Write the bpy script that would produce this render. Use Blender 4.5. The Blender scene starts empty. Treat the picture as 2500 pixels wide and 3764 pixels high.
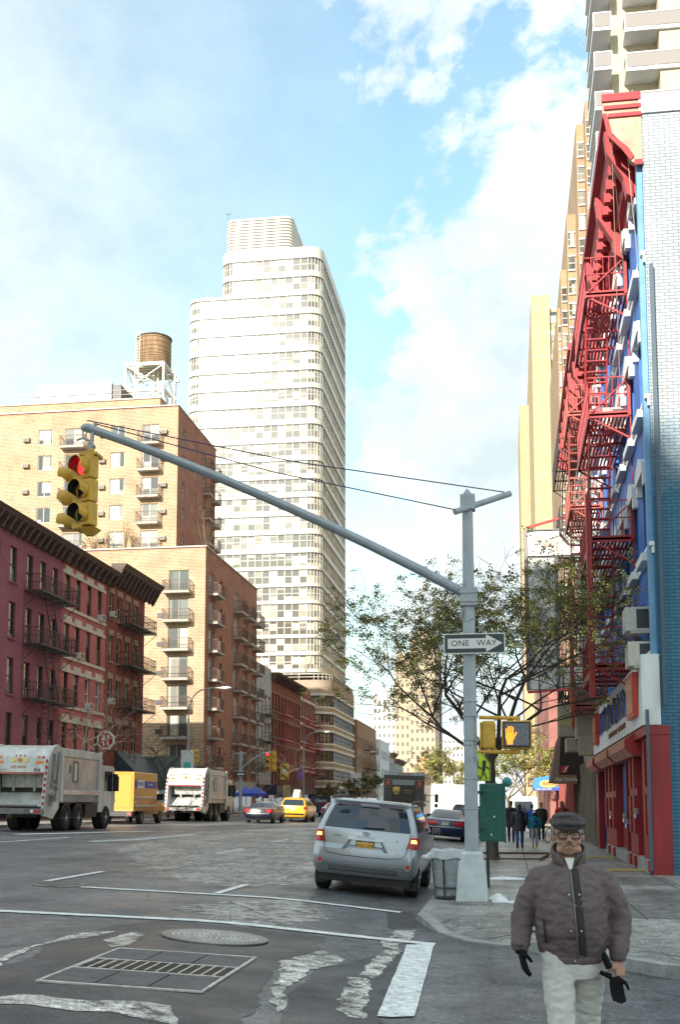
import bpy, math, random
from mathutils import Vector, Matrix, noise
PI=math.pi; rad=math.radians
random.seed(7)
# ---------------- camera, world, sun, exposure ----------------
S=bpy.context.scene; COL=S.collection
F=4200.0; TH=rad(6.5); CX,CY=1250.0,2965-F*math.tan(TH); PS=math.atan(630*math.cos(TH)/F); EYE=1.6
cam=bpy.data.cameras.new('camera'); co=bpy.data.objects.new('camera',cam); COL.objects.link(co); S.camera=co
cam.sensor_fit='VERTICAL'; cam.sensor_height=36; cam.sensor_width=24; cam.lens=F/3764*36
cam.shift_y=-(1882-CY)/3764; cam.shift_x=0; cam.clip_end=6000; cam.clip_start=.1
co.location=(0,0,EYE); co.rotation_euler=(PI/2+TH,0,PS)
def ray(u,v):
    s,c=math.sin(PS),math.cos(PS); st,ct=math.sin(TH),math.cos(TH)
    a=(u-CX)/F; b=(CY-v)/F
    return (-s*ct+a*c+b*s*st, c*ct+a*s-b*c*st, st+b*ct)
def on(u,v,ax,val):                       # photograph pixel -> point on the plane axis=val
    r=ray(u,v); o=(0,0,EYE); t=(val-o[ax])/r[ax]
    return Vector((o[0]+t*r[0],o[1]+t*r[1],o[2]+t*r[2]))
SUN_AZ,SUN_EL=rad(20),rad(24)             # sun behind the camera, to the left
sd=Vector((-math.sin(SUN_AZ)*math.cos(SUN_EL),-math.cos(SUN_AZ)*math.cos(SUN_EL),math.sin(SUN_EL)))
sl=bpy.data.lights.new('sun','SUN'); sl.energy=3.3; sl.angle=rad(.5); sl.color=(1,.93,.82)
so=bpy.data.objects.new('sun',sl); COL.objects.link(so); so.rotation_euler=sd.to_track_quat('Z','Y').to_euler(); so.location=(-20,-40,60)
W=bpy.data.worlds.new('World'); S.world=W; W.use_nodes=True; nt=W.node_tree; nt.nodes.clear()
def N(t,k,**kw):
    n=t.nodes.new(k)
    for a,b in kw.items():
        if a in n.inputs.keys(): n.inputs[a].default_value=b
        else: setattr(n,a,b)
    return n
L=lambda t,a,b:t.links.new(a,b)
sky=N(nt,'ShaderNodeTexSky',sky_type='NISHITA',sun_disc=False,sun_elevation=SUN_EL,sun_rotation=PI+SUN_AZ,air_density=1.3,dust_density=.6,ozone_density=2.0)
tc=N(nt,'ShaderNodeTexCoord')
mp=N(nt,'ShaderNodeMapping'); mp.inputs['Scale'].default_value=(1,1,1.35); mp.inputs['Location'].default_value=(.31,.12,.05); L(nt,tc.outputs['Generated'],mp.inputs['Vector'])
n1=N(nt,'ShaderNodeTexNoise',Scale=3.3,Detail=9,Roughness=.62,Distortion=.25); L(nt,mp.outputs[0],n1.inputs['Vector'])
n2=N(nt,'ShaderNodeTexNoise',Scale=17,Detail=6,Roughness=.6); L(nt,mp.outputs[0],n2.inputs['Vector'])
# clouds thicken towards +x (the photo's right side of the sky), thin towards -x
sx=N(nt,'ShaderNodeSeparateXYZ'); L(nt,tc.outputs['Generated'],sx.inputs[0])
bias=N(nt,'ShaderNodeMapRange'); bias.inputs['From Min'].default_value=-.26; bias.inputs['From Max'].default_value=-.04; bias.inputs['To Min'].default_value=-.17; bias.inputs['To Max'].default_value=.1; L(nt,sx.outputs['X'],bias.inputs['Value'])
a1=N(nt,'ShaderNodeMath',operation='ADD'); L(nt,n1.outputs['Fac'],a1.inputs[0]); L(nt,bias.outputs[0],a1.inputs[1])
a2=N(nt,'ShaderNodeMath',operation='MULTIPLY_ADD'); L(nt,n2.outputs['Fac'],a2.inputs[0]); a2.inputs[1].default_value=.22; L(nt,a1.outputs[0],a2.inputs[2])
cr=N(nt,'ShaderNodeMapRange',interpolation_type='SMOOTHSTEP'); cr.inputs['From Min'].default_value=.585; cr.inputs['From Max'].default_value=.672; L(nt,a2.outputs[0],cr.inputs['Value'])
hz=N(nt,'ShaderNodeMapRange',interpolation_type='SMOOTHSTEP'); hz.inputs['From Min'].default_value=.0; hz.inputs['From Max'].default_value=.42; hz.inputs['To Min'].default_value=.8; hz.inputs['To Max'].default_value=0; L(nt,sx.outputs['Z'],hz.inputs['Value'])
mx1=N(nt,'ShaderNodeMath',operation='MAXIMUM'); L(nt,cr.outputs[0],mx1.inputs[0]); L(nt,hz.outputs[0],mx1.inputs[1])
n3=N(nt,'ShaderNodeTexNoise',Scale=2.1,Detail=3,Roughness=.5); L(nt,mp.outputs[0],n3.inputs['Vector'])
vl=N(nt,'ShaderNodeMapRange'); L(nt,sx.outputs['X'],vl.inputs['Value'])      # thin high veil, denser to the left
for k,v in zip(('From Min','From Max','To Min','To Max'),(-.42,-.08,.9,.12)): vl.inputs[k].default_value=v
vm=N(nt,'ShaderNodeMath',operation='MULTIPLY'); L(nt,vl.outputs[0],vm.inputs[0]); 
vr=N(nt,'ShaderNodeMapRange'); L(nt,n3.outputs['Fac'],vr.inputs['Value'])
for k,v in zip(('From Min','From Max','To Min','To Max'),(.3,.7,.7,1.25)): vr.inputs[k].default_value=v
L(nt,vr.outputs[0],vm.inputs[1])
mx0=N(nt,'ShaderNodeMath',operation='MAXIMUM'); L(nt,mx1.outputs[0],mx0.inputs[0]); L(nt,vm.outputs[0],mx0.inputs[1])
tint=N(nt,'ShaderNodeMix',data_type='RGBA',blend_type='MULTIPLY'); tint.inputs[0].default_value=1; tint.inputs[7].default_value=(.80,.93,.84,1); L(nt,sky.outputs[0],tint.inputs[6])
cl=N(nt,'ShaderNodeMix',data_type='RGBA'); CLN=cl; L(nt,mx0.outputs[0],cl.inputs[0]); L(nt,tint.outputs[2],cl.inputs[6]); cl.inputs[7].default_value=(2.25,2.6,2.65,1)
n4=N(nt,'ShaderNodeTexNoise',Scale=6,Detail=6,Roughness=.6); L(nt,mp.outputs[0],n4.inputs['Vector'])
cg=N(nt,'ShaderNodeMix',data_type='RGBA'); gr=N(nt,'ShaderNodeMapRange'); L(nt,n4.outputs['Fac'],gr.inputs['Value']); gr.inputs['From Min'].default_value=.38; gr.inputs['From Max'].default_value=.6
L(nt,gr.outputs[0],cg.inputs[0]); cg.inputs[6].default_value=(2.15,2.5,2.58,1); cg.inputs[7].default_value=(3.0,3.3,3.3,1); L(nt,cg.outputs[2],CLN.inputs[7])
bg=N(nt,'ShaderNodeBackground',Strength=.15); L(nt,cl.outputs[2],bg.inputs['Color'])
wo=N(nt,'ShaderNodeOutputWorld'); L(nt,bg.outputs[0],wo.inputs[0])
S.view_settings.view_transform='Standard'; S.view_settings.look='None'; S.view_settings.exposure=1.3; S.view_settings.gamma=1
try:
    S.cycles.max_bounces=5; S.cycles.caustics_reflective=False; S.cycles.caustics_refractive=False; S.cycles.use_denoising=True
    S.cycles.transparent_max_bounces=6; S.cycles.sample_clamp_indirect=4
except Exception: pass
# ---------------- materials ----------------
MATS={}
def mat(name,col,rough=.7,metal=0,ns=0,na=.25,bump=0,bs=None,spec=.5,emit=0,coat=0,streak=False,alpha=1):
    if name in MATS: return MATS[name]
    m=bpy.data.materials.new(name); m.use_nodes=True; t=m.node_tree; b=t.nodes['Principled BSDF']
    c=(*col,1) if len(col)==3 else col
    b.inputs['Base Color'].default_value=c; b.inputs['Roughness'].default_value=rough; b.inputs['Metallic'].default_value=metal
    b.inputs['Specular IOR Level'].default_value=spec; b.inputs['Coat Weight'].default_value=coat
    if emit: b.inputs['Emission Color'].default_value=c; b.inputs['Emission Strength'].default_value=emit
    if alpha<1: b.inputs['Alpha'].default_value=alpha
    if ns:
        g=N(t,'ShaderNodeNewGeometry'); src=g.outputs['Position']
        if streak:
            mpp=N(t,'ShaderNodeMapping'); mpp.inputs['Scale'].default_value=(1,1,.18); L(t,src,mpp.inputs['Vector']); src=mpp.outputs[0]
        n=N(t,'ShaderNodeTexNoise',Scale=ns,Detail=6,Roughness=.65); L(t,src,n.inputs['Vector'])
        r=N(t,'ShaderNodeMapRange'); r.inputs['From Min'].default_value=.3; r.inputs['From Max'].default_value=.7; r.inputs['To Min'].default_value=1-na; r.inputs['To Max'].default_value=1+na; L(t,n.outputs['Fac'],r.inputs['Value'])
        mx=N(t,'ShaderNodeMix',data_type='RGBA',blend_type='MULTIPLY'); mx.inputs[0].default_value=1; mx.inputs[6].default_value=c; L(t,r.outputs[0],mx.inputs[7]); L(t,mx.outputs[2],b.inputs['Base Color'])
        if bump:
            n3=N(t,'ShaderNodeTexNoise',Scale=bs or ns*6,Detail=4); L(t,g.outputs['Position'],n3.inputs['Vector'])
            bp=N(t,'ShaderNodeBump',Strength=bump,Distance=.02); L(t,n3.outputs['Fac'],bp.inputs['Height']); L(t,bp.outputs[0],b.inputs['Normal'])
    MATS[name]=m; return m
def brick(name,c1,c2,mortar,bw=.24,bh=.08,ms=.014,rough=.9,var=.22,ns=.5):
    m=bpy.data.materials.new(name); m.use_nodes=True; t=m.node_tree; b=t.nodes['Principled BSDF']; b.inputs['Roughness'].default_value=rough
    g=N(t,'ShaderNodeNewGeometry'); s=N(t,'ShaderNodeSeparateXYZ'); L(t,g.outputs['Position'],s.inputs[0])
    ad=N(t,'ShaderNodeMath',operation='ADD'); L(t,s.outputs['X'],ad.inputs[0]); L(t,s.outputs['Y'],ad.inputs[1])
    cb=N(t,'ShaderNodeCombineXYZ'); L(t,ad.outputs[0],cb.inputs[0]); L(t,s.outputs['Z'],cb.inputs[1])
    br=N(t,'ShaderNodeTexBrick'); L(t,cb.outputs[0],br.inputs['Vector'])
    br.inputs['Color1'].default_value=(*c1,1); br.inputs['Color2'].default_value=(*c2,1); br.inputs['Mortar'].default_value=(*mortar,1)
    br.inputs['Scale'].default_value=1; br.inputs['Mortar Size'].default_value=ms; br.inputs['Brick Width'].default_value=bw; br.inputs['Row Height'].default_value=bh
    n=N(t,'ShaderNodeTexNoise',Scale=ns,Detail=7,Roughness=.7); L(t,g.outputs['Position'],n.inputs['Vector'])
    r=N(t,'ShaderNodeMapRange'); r.inputs['From Min'].default_value=.3; r.inputs['From Max'].default_value=.7; r.inputs['To Min'].default_value=1-var; r.inputs['To Max'].default_value=1+var; L(t,n.outputs['Fac'],r.inputs['Value'])
    mx=N(t,'ShaderNodeMix',data_type='RGBA',blend_type='MULTIPLY'); mx.inputs[0].default_value=1; L(t,br.outputs['Color'],mx.inputs[6]); L(t,r.outputs[0],mx.inputs[7]); L(t,mx.outputs[2],b.inputs['Base Color'])
    bp=N(t,'ShaderNodeBump',Strength=.5,Distance=.01,invert=True); L(t,br.outputs['Fac'],bp.inputs['Height']); L(t,bp.outputs[0],b.inputs['Normal'])
    MATS[name]=m; return m
def glassm(name,col=(.03,.04,.05),rough=.06,ns=0,spec=1.0,blind=None,cell=(1.0,1.5)):
    m=mat(name,col,rough,0,spec=spec)
    t=m.node_tree; b=t.nodes['Principled BSDF']
    g=N(t,'ShaderNodeNewGeometry')
    if ns:
        n=N(t,'ShaderNodeTexNoise',Scale=ns,Detail=1); L(t,g.outputs['Position'],n.inputs['Vector'])
        bp=N(t,'ShaderNodeBump',Strength=.12,Distance=.1); L(t,n.outputs['Fac'],bp.inputs['Height']); L(t,bp.outputs[0],b.inputs['Normal'])
    if blind:   # some panes have pale blinds or curtains behind them
        s=N(t,'ShaderNodeSeparateXYZ'); L(t,g.outputs['Position'],s.inputs[0])
        ad=N(t,'ShaderNodeMath',operation='ADD'); L(t,s.outputs['X'],ad.inputs[0]); L(t,s.outputs['Y'],ad.inputs[1])
        cb=N(t,'ShaderNodeCombineXYZ')
        for k,(o,c) in enumerate(((ad.outputs[0],cell[0]),(s.outputs['Z'],cell[1]))):
            d=N(t,'ShaderNodeMath',operation='DIVIDE'); L(t,o,d.inputs[0]); d.inputs[1].default_value=c
            f=N(t,'ShaderNodeMath',operation='FLOOR'); L(t,d.outputs[0],f.inputs[0]); L(t,f.outputs[0],cb.inputs[k])
        wn=N(t,'ShaderNodeTexWhiteNoise',noise_dimensions='2D'); L(t,cb.outputs[0],wn.inputs['Vector'])
        r=N(t,'ShaderNodeMapRange'); r.inputs['From Min'].default_value=.35; r.inputs['From Max'].default_value=.95; L(t,wn.outputs['Value'],r.inputs['Value'])
        mx=N(t,'ShaderNodeMix',data_type='RGBA'); L(t,r.outputs[0],mx.inputs[0]); mx.inputs[6].default_value=(*col,1); mx.inputs[7].default_value=(*blind,1); L(t,mx.outputs[2],b.inputs['Base Color'])
    return m
# ---------------- mesh builder ----------------
class MB:
    def __init__(s): s.v=[];s.f=[];s.m=[]
    def poly(s,pts,mi=0):
        i=len(s.v); s.v+= [tuple(p) for p in pts]; s.f.append(tuple(range(i,i+len(pts)))); s.m.append(mi)
    def box(s,x0,y0,z0,x1,y1,z1,mi=0):
        if x0>x1:x0,x1=x1,x0
        if y0>y1:y0,y1=y1,y0
        if z0>z1:z0,z1=z1,z0
        i=len(s.v); s.v+=[(x0,y0,z0),(x1,y0,z0),(x1,y1,z0),(x0,y1,z0),(x0,y0,z1),(x1,y0,z1),(x1,y1,z1),(x0,y1,z1)]
        for q in ((0,3,2,1),(4,5,6,7),(0,1,5,4),(1,2,6,5),(2,3,7,6),(3,0,4,7)): s.f.append(tuple(i+k for k in q)); s.m.append(mi)
    def bar(s,a,b,w,h=None,mi=0,up=(0,0,1)):     # square bar from a to b
        h=h or w; a=Vector(a);b=Vector(b); d=(b-a).normalized(); u=Vector(up)
        if abs(d.dot(u))>.98: u=Vector((0,1,0))
        r=d.cross(u).normalized()*w/2; t=r.cross(d).normalized()*h/2
        s.hull8([a-r-t,a+r-t,a+r+t,a-r+t],[b-r-t,b+r-t,b+r+t,b-r+t],mi)
    def hull8(s,A,B,mi=0):
        i=len(s.v); n=len(A); s.v+=[tuple(p) for p in A]+[tuple(p) for p in B]
        s.f.append(tuple(i+k for k in range(n))[::-1]); s.m.append(mi)
        s.f.append(tuple(i+n+k for k in range(n))); s.m.append(mi)
        for k in range(n): s.f.append((i+k,i+(k+1)%n,i+n+(k+1)%n,i+n+k)); s.m.append(mi)
    def loft(s,rings,mi=0,cap=True,close=True):
        i=len(s.v); n=len(rings[0])
        for r in rings: s.v+=[tuple(p) for p in r]
        for j in range(len(rings)-1):
            for k in range(n if close else n-1):
                a=i+j*n+k; b=i+j*n+(k+1)%n; s.f.append((a,b,b+n,a+n)); s.m.append(mi)
        if cap and close:
            s.f.append(tuple(i+k for k in range(n))[::-1]); s.m.append(mi)
            s.f.append(tuple(i+(len(rings)-1)*n+k for k in range(n))); s.m.append(mi)
    def tube(s,pts,r,n=8,mi=0,cap=True):
        pts=[Vector(p) for p in pts]; R=r if isinstance(r,(list,tuple)) else [r]*len(pts); rings=[]; pu=None
        for i,p in enumerate(pts):
            d=(pts[min(i+1,len(pts)-1)]-pts[max(i-1,0)])
            d=d.normalized() if d.length>1e-9 else Vector((0,0,1))
            if pu is None: pu=Vector((0,0,1)) if abs(d.z)<.9 else Vector((0,1,0))
            r1=d.cross(pu); r1=r1.normalized() if r1.length>1e-6 else Vector((1,0,0)); u=r1.cross(d).normalized(); pu=u
            rings.append([p+(r1*math.cos(2*PI*k/n)+u*math.sin(2*PI*k/n))*R[i] for k in range(n)])
        s.loft(rings,mi,cap)
    def cyl(s,c,r,h,n=16,mi=0,axis=2,r2=None):
        c=Vector(c); d=[Vector((1,0,0)),Vector((0,1,0)),Vector((0,0,1))][axis]; s.tube([c,c+d*h],[r,r if r2 is None else r2],n,mi)
    def lathe(s,c,prof,n=20,mi=0):
        s.loft([[(c[0]+r*math.cos(2*PI*k/n),c[1]+r*math.sin(2*PI*k/n),c[2]+z) for k in range(n)] for r,z in prof],mi)
    def prism(s,poly,axis,a,b,mi=0):             # polygon in the two other axes, extruded a..b
        def P(p,t):
            return (t,p[0],p[1]) if axis==0 else (p[0],t,p[1]) if axis==1 else (p[0],p[1],t)
        s.hull8([P(p,a) for p in poly],[P(p,b) for p in poly],mi)
    def sph(s,c,r,n=10,m=7,mi=0,sc=(1,1,1)):
        s.loft([[(c[0]+sc[0]*r*math.sin(PI*(j+.02)/(m+.04))*math.cos(2*PI*k/n),c[1]+sc[1]*r*math.sin(PI*(j+.02)/(m+.04))*math.sin(2*PI*k/n),c[2]-sc[2]*r*math.cos(PI*(j+.02)/(m+.04))) for k in range(n)] for j in range(m+1)],mi)
    def build(s,name,mats,parent=None,smooth=False,world=True,label=None,loc=None,bevel=0,kind=None):
        if not isinstance(mats,(list,tuple)): mats=[mats]
        me=bpy.data.meshes.new(name); off=Vector((0,0,0))
        if parent is not None and world:
            p=parent
            while p is not None: off+=p.location; p=p.parent
        if loc is not None: off+=Vector(loc)
        me.from_pydata([(x-off.x,y-off.y,z-off.z) for x,y,z in s.v],[],s.f)
        for m in mats: me.materials.append(m)
        me.polygons.foreach_set('material_index',s.m)
        if smooth:
            me.polygons.foreach_set('use_smooth',[True]*len(s.f))
            try: me.set_sharp_from_angle(angle=rad(smooth if smooth is not True else 40))
            except Exception: pass
        me.update()
        import bmesh
        bm=bmesh.new(); bm.from_mesh(me); bmesh.ops.recalc_face_normals(bm,faces=bm.faces); bm.to_mesh(me); bm.free()
        o=bpy.data.objects.new(name,me); COL.objects.link(o)
        if loc is not None: o.location=loc
        if parent is not None: o.parent=parent
        if label: o['label']=label
        if kind: o['kind']=kind
        if bevel:
            bv=o.modifiers.new('bevel','BEVEL'); bv.width=bevel; bv.segments=2; bv.limit_method='ANGLE'; bv.angle_limit=rad(35)
        return o
def tag(o,label=None,cat=None,group=None,kind=None):
    if label: o['label']=label
    if cat: o['category']=cat
    if group: o['group']=group
    if kind: o['kind']=kind
    return o
def thing(name,label,cat,loc=(0,0,0),group=None,rz=0):
    o=bpy.data.objects.new(name,None); COL.objects.link(o); o.location=loc; o.rotation_euler=(0,0,rz); o.empty_display_size=.2
    return tag(o,label,cat,group)
def copy_tree(o,parent=None):
    c=o.copy(); COL.objects.link(c); c.parent=parent
    for ch in list(o.children): copy_tree(ch,c)
    return c
def text(s,size,name,m,parent,M4,extr=.004,label=None,align='CENTER',sx=1,shear=0,bold=0):
    cu=bpy.data.curves.new(name,'FONT'); cu.body=s; cu.size=size; cu.extrude=extr; cu.align_x=align; cu.align_y='CENTER'; cu.resolution_u=2; cu.shear=shear; cu.offset=bold
    t=bpy.data.objects.new(name+'_t',cu); COL.objects.link(t); bpy.context.view_layer.update()
    me=bpy.data.meshes.new_from_object(t.evaluated_get(bpy.context.evaluated_depsgraph_get())); bpy.data.objects.remove(t); bpy.data.curves.remove(cu)
    me.name=name; me.transform(Matrix.Diagonal((sx,1,1,1))); me.transform(M4); me.materials.clear(); me.materials.append(m)
    o=bpy.data.objects.new(name,me); COL.objects.link(o); o.parent=parent
    if label:o['label']=label
    return o
def facecam(x,y,z,rz=0):      # text frame: reads left-to-right for a viewer looking along +y
    return Matrix.Translation((x,y,z))@Matrix.Rotation(rz,4,'Z')@Matrix.Rotation(PI/2,4,'X')
# wall sheet with real openings: origin o, horizontal unit u, outward normal n, rects (a0,b0,a1,b1)
def wallgrid(b,o,u,n,Wd,Hh,rects,depth=.18,mi=0,rmi=None):
    o=Vector(o);u=Vector(u);n=Vector(n); z=Vector((0,0,1)); rmi=mi if rmi is None else rmi
    P=lambda a,h,d=0:o+u*a+z*h-n*d
    rects=[r for r in rects if r[0]>=0 and r[2]<=Wd and r[1]>=0 and r[3]<=Hh]
    zs=sorted({0,Hh}|{round(r[1],4) for r in rects}|{round(r[3],4) for r in rects})
    for j in range(len(zs)-1):
        z0,z1=zs[j],zs[j+1]
        if z1-z0<1e-5: continue
        cut=sorted((r[0],r[2]) for r in rects if r[1]<=z0+1e-4 and r[3]>=z1-1e-4); a=0
        for c0,c1 in cut:
            if c0>a: b.poly([P(a,z0),P(c0,z0),P(c0,z1),P(a,z1)],mi)
            a=max(a,c1)
        if a<Wd: b.poly([P(a,z0),P(Wd,z0),P(Wd,z1),P(a,z1)],mi)
    for a0,b0,a1,b1 in rects:
        b.poly([P(a0,b0),P(a1,b0),P(a1,b0,depth),P(a0,b0,depth)],rmi); b.poly([P(a0,b1),P(a1,b1),P(a1,b1,depth),P(a0,b1,depth)],rmi)
        b.poly([P(a0,b0),P(a0,b1),P(a0,b1,depth),P(a0,b0,depth)],rmi); b.poly([P(a1,b0),P(a1,b1),P(a1,b1,depth),P(a1,b0,depth)],rmi)
WM={}
def window(parent,p,u,w,h,gm,fm,style='sash',depth=.15,sill=None,lintel=None,lm=None,frame_child=True,name='window',fw=.06):
    """pane set `depth` behind the wall plane; p = lower-left corner on the wall plane, u = wall direction ((1,0,0) faces -y, (0,1,0) faces +x, (0,-1,0) faces -x)"""
    key=(round(w,2),round(h,2),gm.name,fm.name,style,depth,sill,lintel,frame_child,name)
    ang=math.atan2(u[1],u[0])
    if key not in WM:
        b=MB(); b.box(0,depth,0,w,depth+.03,h)
        g=b.build(name,gm); f=None
        c=MB(); t=fw; d0,d1=depth-.05,depth-.004
        c.box(0,d0,0,t,d1,h); c.box(w-t,d0,0,w,d1,h); c.box(t,d0,0,w-t,d1,t); c.box(t,d0,h-t,w-t,d1,h)
        if style=='sash': c.box(t,d0,h/2-t/2,w-t,d1,h/2+t/2)
        elif style=='slide': c.box(w/2-t/2,d0,t,w/2+t/2,d1,h-t)
        elif style=='multi':
            n=max(2,round(w/1.0))
            for i in range(1,n): c.box(w*i/n-t/2,d0,t,w*i/n+t/2,d1,h-t)
            c.box(t,d0+.01,h*.62-t/2,w-t,d1-.005,h*.62+t/2)
        f=c.build('frame',fm,g); s=None
        ex=[]
        if sill: e=MB(); e.box(-.1,-.1,-sill,w+.1,depth-.06,-.003); ex.append(e.build('sill',lm or fm,g))
        if lintel: e=MB(); e.box(-.14,-.05,h+.003,w+.14,depth-.06,h+lintel); ex.append(e.build('lintel',lm or fm,g))
        WM[key]=(g,[f]+ex); g.parent=parent; o=g
        kids=[]
    else:
        g0,ks=WM[key]; o=g0.copy(); COL.objects.link(o); o.parent=parent
        for k in ks: c=k.copy(); COL.objects.link(c); c.parent=o
    off=Vector((0,0,0)); q=parent
    while q is not None: off+=q.location; q=q.parent
    o.location=Vector(p)-off; o.rotation_euler=(0,0,ang)
    return o
# ---------------- common materials ----------------
white=mat('white_paint',(.78,.8,.79),.5,ns=3,na=.08); black=mat('black_paint',(.012,.012,.014),.45)
rubber=mat('tyre_rubber',(.018,.018,.02),.85); chrome=mat('bright_metal',(.62,.64,.65),.22,1)
galv=mat('galvanised_steel',(.36,.40,.43),.5,.35,ns=5,na=.12,bump=.1); steel_dark=mat('dark_steel',(.06,.06,.065),.5,.5)
glass_dark=glassm('dark_window_glass',(.025,.03,.04),.05,ns=.6); carglass=glassm('car_glass',(.015,.02,.03),.04)
redlamp=mat('red_lamp_lens',(.45,.01,.012),.2,coat=.6); amber=mat('amber_lens',(.75,.22,.02),.25); clearlamp=mat('clear_lamp_lens',(.75,.75,.72),.2)
signal_yellow=mat('signal_yellow_paint',(.62,.36,.04),.42,ns=9,na=.18,bump=.05)
redpaint=mat('dark_red_iron_paint',(.40,.03,.035),.5,ns=6,na=.3,bump=.15); redlight=mat('light_red_iron_paint',(.44,.10,.07),.55,ns=6,na=.25)
blackiron=mat('black_iron',(.03,.026,.024),.6,ns=8,na=.4); letter_black=mat('black_lettering',(.02,.02,.022),.6); letter_white=mat('white_lettering',(.75,.76,.74),.6)
stone=mat('cream_stone',(.52,.47,.38),.85,ns=1.5,na=.2,bump=.1); curtain=mat('pale_frame',(.6,.6,.56),.6)
# ---------------- ground ----------------
BP=[(-60,.72),(-26,.72),(-18,.60),(-14,.47),(-9,.30),(-4,.13),(-3.4,.09),(-1.8,-.06),(-1.0,-.13),(60,-.13)]
def g(x):
    for i in range(len(BP)-1):
        if x<=BP[i+1][0]:
            a,b=BP[i],BP[i+1]; t=(x-a[0])/(b[0]-a[0]); return a[1]+(b[1]-a[1])*t
    return BP[-1][1]
def asphalt(name,base,scale=1,wet=False):
    m=bpy.data.materials.new(name); m.use_nodes=True; t=m.node_tree; b=t.nodes['Principled BSDF']
    gg=N(t,'ShaderNodeNewGeometry')
    def nz(sc,det,r=.6,d=0,s=None):
        src=gg.outputs['Position']
        if s:
            q=N(t,'ShaderNodeMapping'); q.inputs['Scale'].default_value=s; L(t,src,q.inputs['Vector']); src=q.outputs[0]
        n=N(t,'ShaderNodeTexNoise',Scale=sc,Detail=det,Roughness=r,Distortion=d); L(t,src,n.inputs['Vector']); return n.outputs['Fac']
    def mr(o,a,b2,c,d):
        r=N(t,'ShaderNodeMapRange'); 
        for k,v in zip(('From Min','From Max','To Min','To Max'),(a,b2,c,d)): r.inputs[k].default_value=v
        L(t,o,r.inputs['Value']); return r.outputs[0]
    def mul(a,b2):
        x=N(t,'ShaderNodeMath',operation='MULTIPLY'); L(t,a,x.inputs[0]); L(t,b2,x.inputs[1]); return x.outputs[0]
    mid=mr(nz(5,8,.75),.32,.68,.42,1.7); big=mr(nz(.35,6,.65,.4),.3,.7,.6,1.45); fine=mr(nz(24,3,.8),.3,.7,.3,1.9); grit=mr(nz(75,2,.8),.35,.7,.4,1.8)
    lanes=mr(nz(1.1,4,.6,0,(1,.06,1)),.35,.7,.75,1.35)
    # thin cracks
    vo=N(t,'ShaderNodeTexVoronoi',feature='DISTANCE_TO_EDGE'); vo.inputs['Scale'].default_value=.33
    wp=N(t,'ShaderNodeTexNoise',Scale=1.6,Detail=4); L(t,gg.outputs['Position'],wp.inputs['Vector'])
    av=N(t,'ShaderNodeMix',data_type='RGBA',blend_type='ADD'); av.inputs[0].default_value=1.0; L(t,gg.outputs['Position'],av.inputs[6]); L(t,wp.outputs['Color'],av.inputs[7]); L(t,av.outputs[2],vo.inputs['Vector'])
    crk=mr(vo.outputs['Distance'],.0,.012,.35,1.0)
    f=mul(mul(mul(mul(mul(big,fine),grit),lanes),crk),mid)
    mx=N(t,'ShaderNodeMix',data_type='RGBA',blend_type='MULTIPLY'); mx.inputs[0].default_value=1; mx.inputs[6].default_value=(*base,1); L(t,f,mx.inputs[7]); L(t,mx.outputs[2],b.inputs['Base Color'])
    L(t,mr(nz(.8,5),.35,.7,.36,.62),b.inputs['Roughness']); b.inputs['Specular IOR Level'].default_value=.5
    bp=N(t,'ShaderNodeBump',Strength=.6,Distance=.006); L(t,nz(70,3,.8),bp.inputs['Height']); L(t,bp.outputs[0],b.inputs['Normal'])
    if wet:      # noise breaks the layer up: worn edges, and soft ones on the glare patches
        e=nz(5,7,.72); s2=nz(55,2,.7); ad=N(t,'ShaderNodeMath',operation='MULTIPLY_ADD'); L(t,s2,ad.inputs[0]); ad.inputs[1].default_value=.5; L(t,e,ad.inputs[2]); L(t,mr(ad.outputs[0],.60,.74,0,1),b.inputs['Alpha'])
    MATS[name]=m; return m
tar=asphalt('road_asphalt',(.088,.09,.095)); tar2=asphalt('fresh_asphalt_patch',(.026,.028,.032)); tar3=asphalt('worn_light_asphalt',(.36,.35,.32),wet=True); tar4=asphalt('glare_pale_asphalt',(.21,.21,.20),wet=True)
conc=asphalt('pavement_concrete',(.25,.245,.225)); conc2=asphalt('dark_pavement_slab',(.15,.148,.14)); kerbm=mat('kerb_granite',(.3,.3,.3),.8,ns=5,na=.35,bump=.3)
paint=mat('road_marking_paint',(.74,.76,.74),.75,ns=7,na=.3,bump=.3)
pt_=paint.node_tree; pg_=N(pt_,'ShaderNodeNewGeometry'); pn_=N(pt_,'ShaderNodeTexNoise',Scale=22,Detail=6,Roughness=.75); L(pt_,pg_.outputs['Position'],pn_.inputs['Vector']); pm_=N(pt_,'ShaderNodeMapRange'); L(pt_,pn_.outputs['Fac'],pm_.inputs['Value']); pm_.inputs['From Min'].default_value=.36; pm_.inputs['From Max'].default_value=.44; L(pt_,pm_.outputs[0],pt_.nodes['Principled BSDF'].inputs['Alpha'])

def sheet(name,pts,m,z=.004,n=10,wob=0,kind='structure',flat=None,lab=None):
    """polygon (a->b edges, 4 corners) subdivided across so that it follows the cambered road"""
    b=MB(); P=[Vector(p) for p in pts]
    rows=[]
    for j in range(n+1):
        t=j/n; a=P[0].lerp(P[3],t); c=P[1].lerp(P[2],t); row=[]
        for i in range(n+1):
            q=a.lerp(c,i/n)
            if wob and (i in(0,n) or j in (0,n)): q=q+Vector((noise.noise((q.x*3,q.y*3,1)),noise.noise((q.x*3,q.y*3,5)),0))*wob
            row.append((q.x,q.y,(g(q.x) if flat is None else flat)+z))
        rows.append(row)
    for j in range(n):
        for i in range(n): b.poly([rows[j][i],rows[j][i+1],rows[j+1][i+1],rows[j+1][i]])
    o=b.build(name,m)
    if kind: o['kind']=kind
    return o
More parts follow.
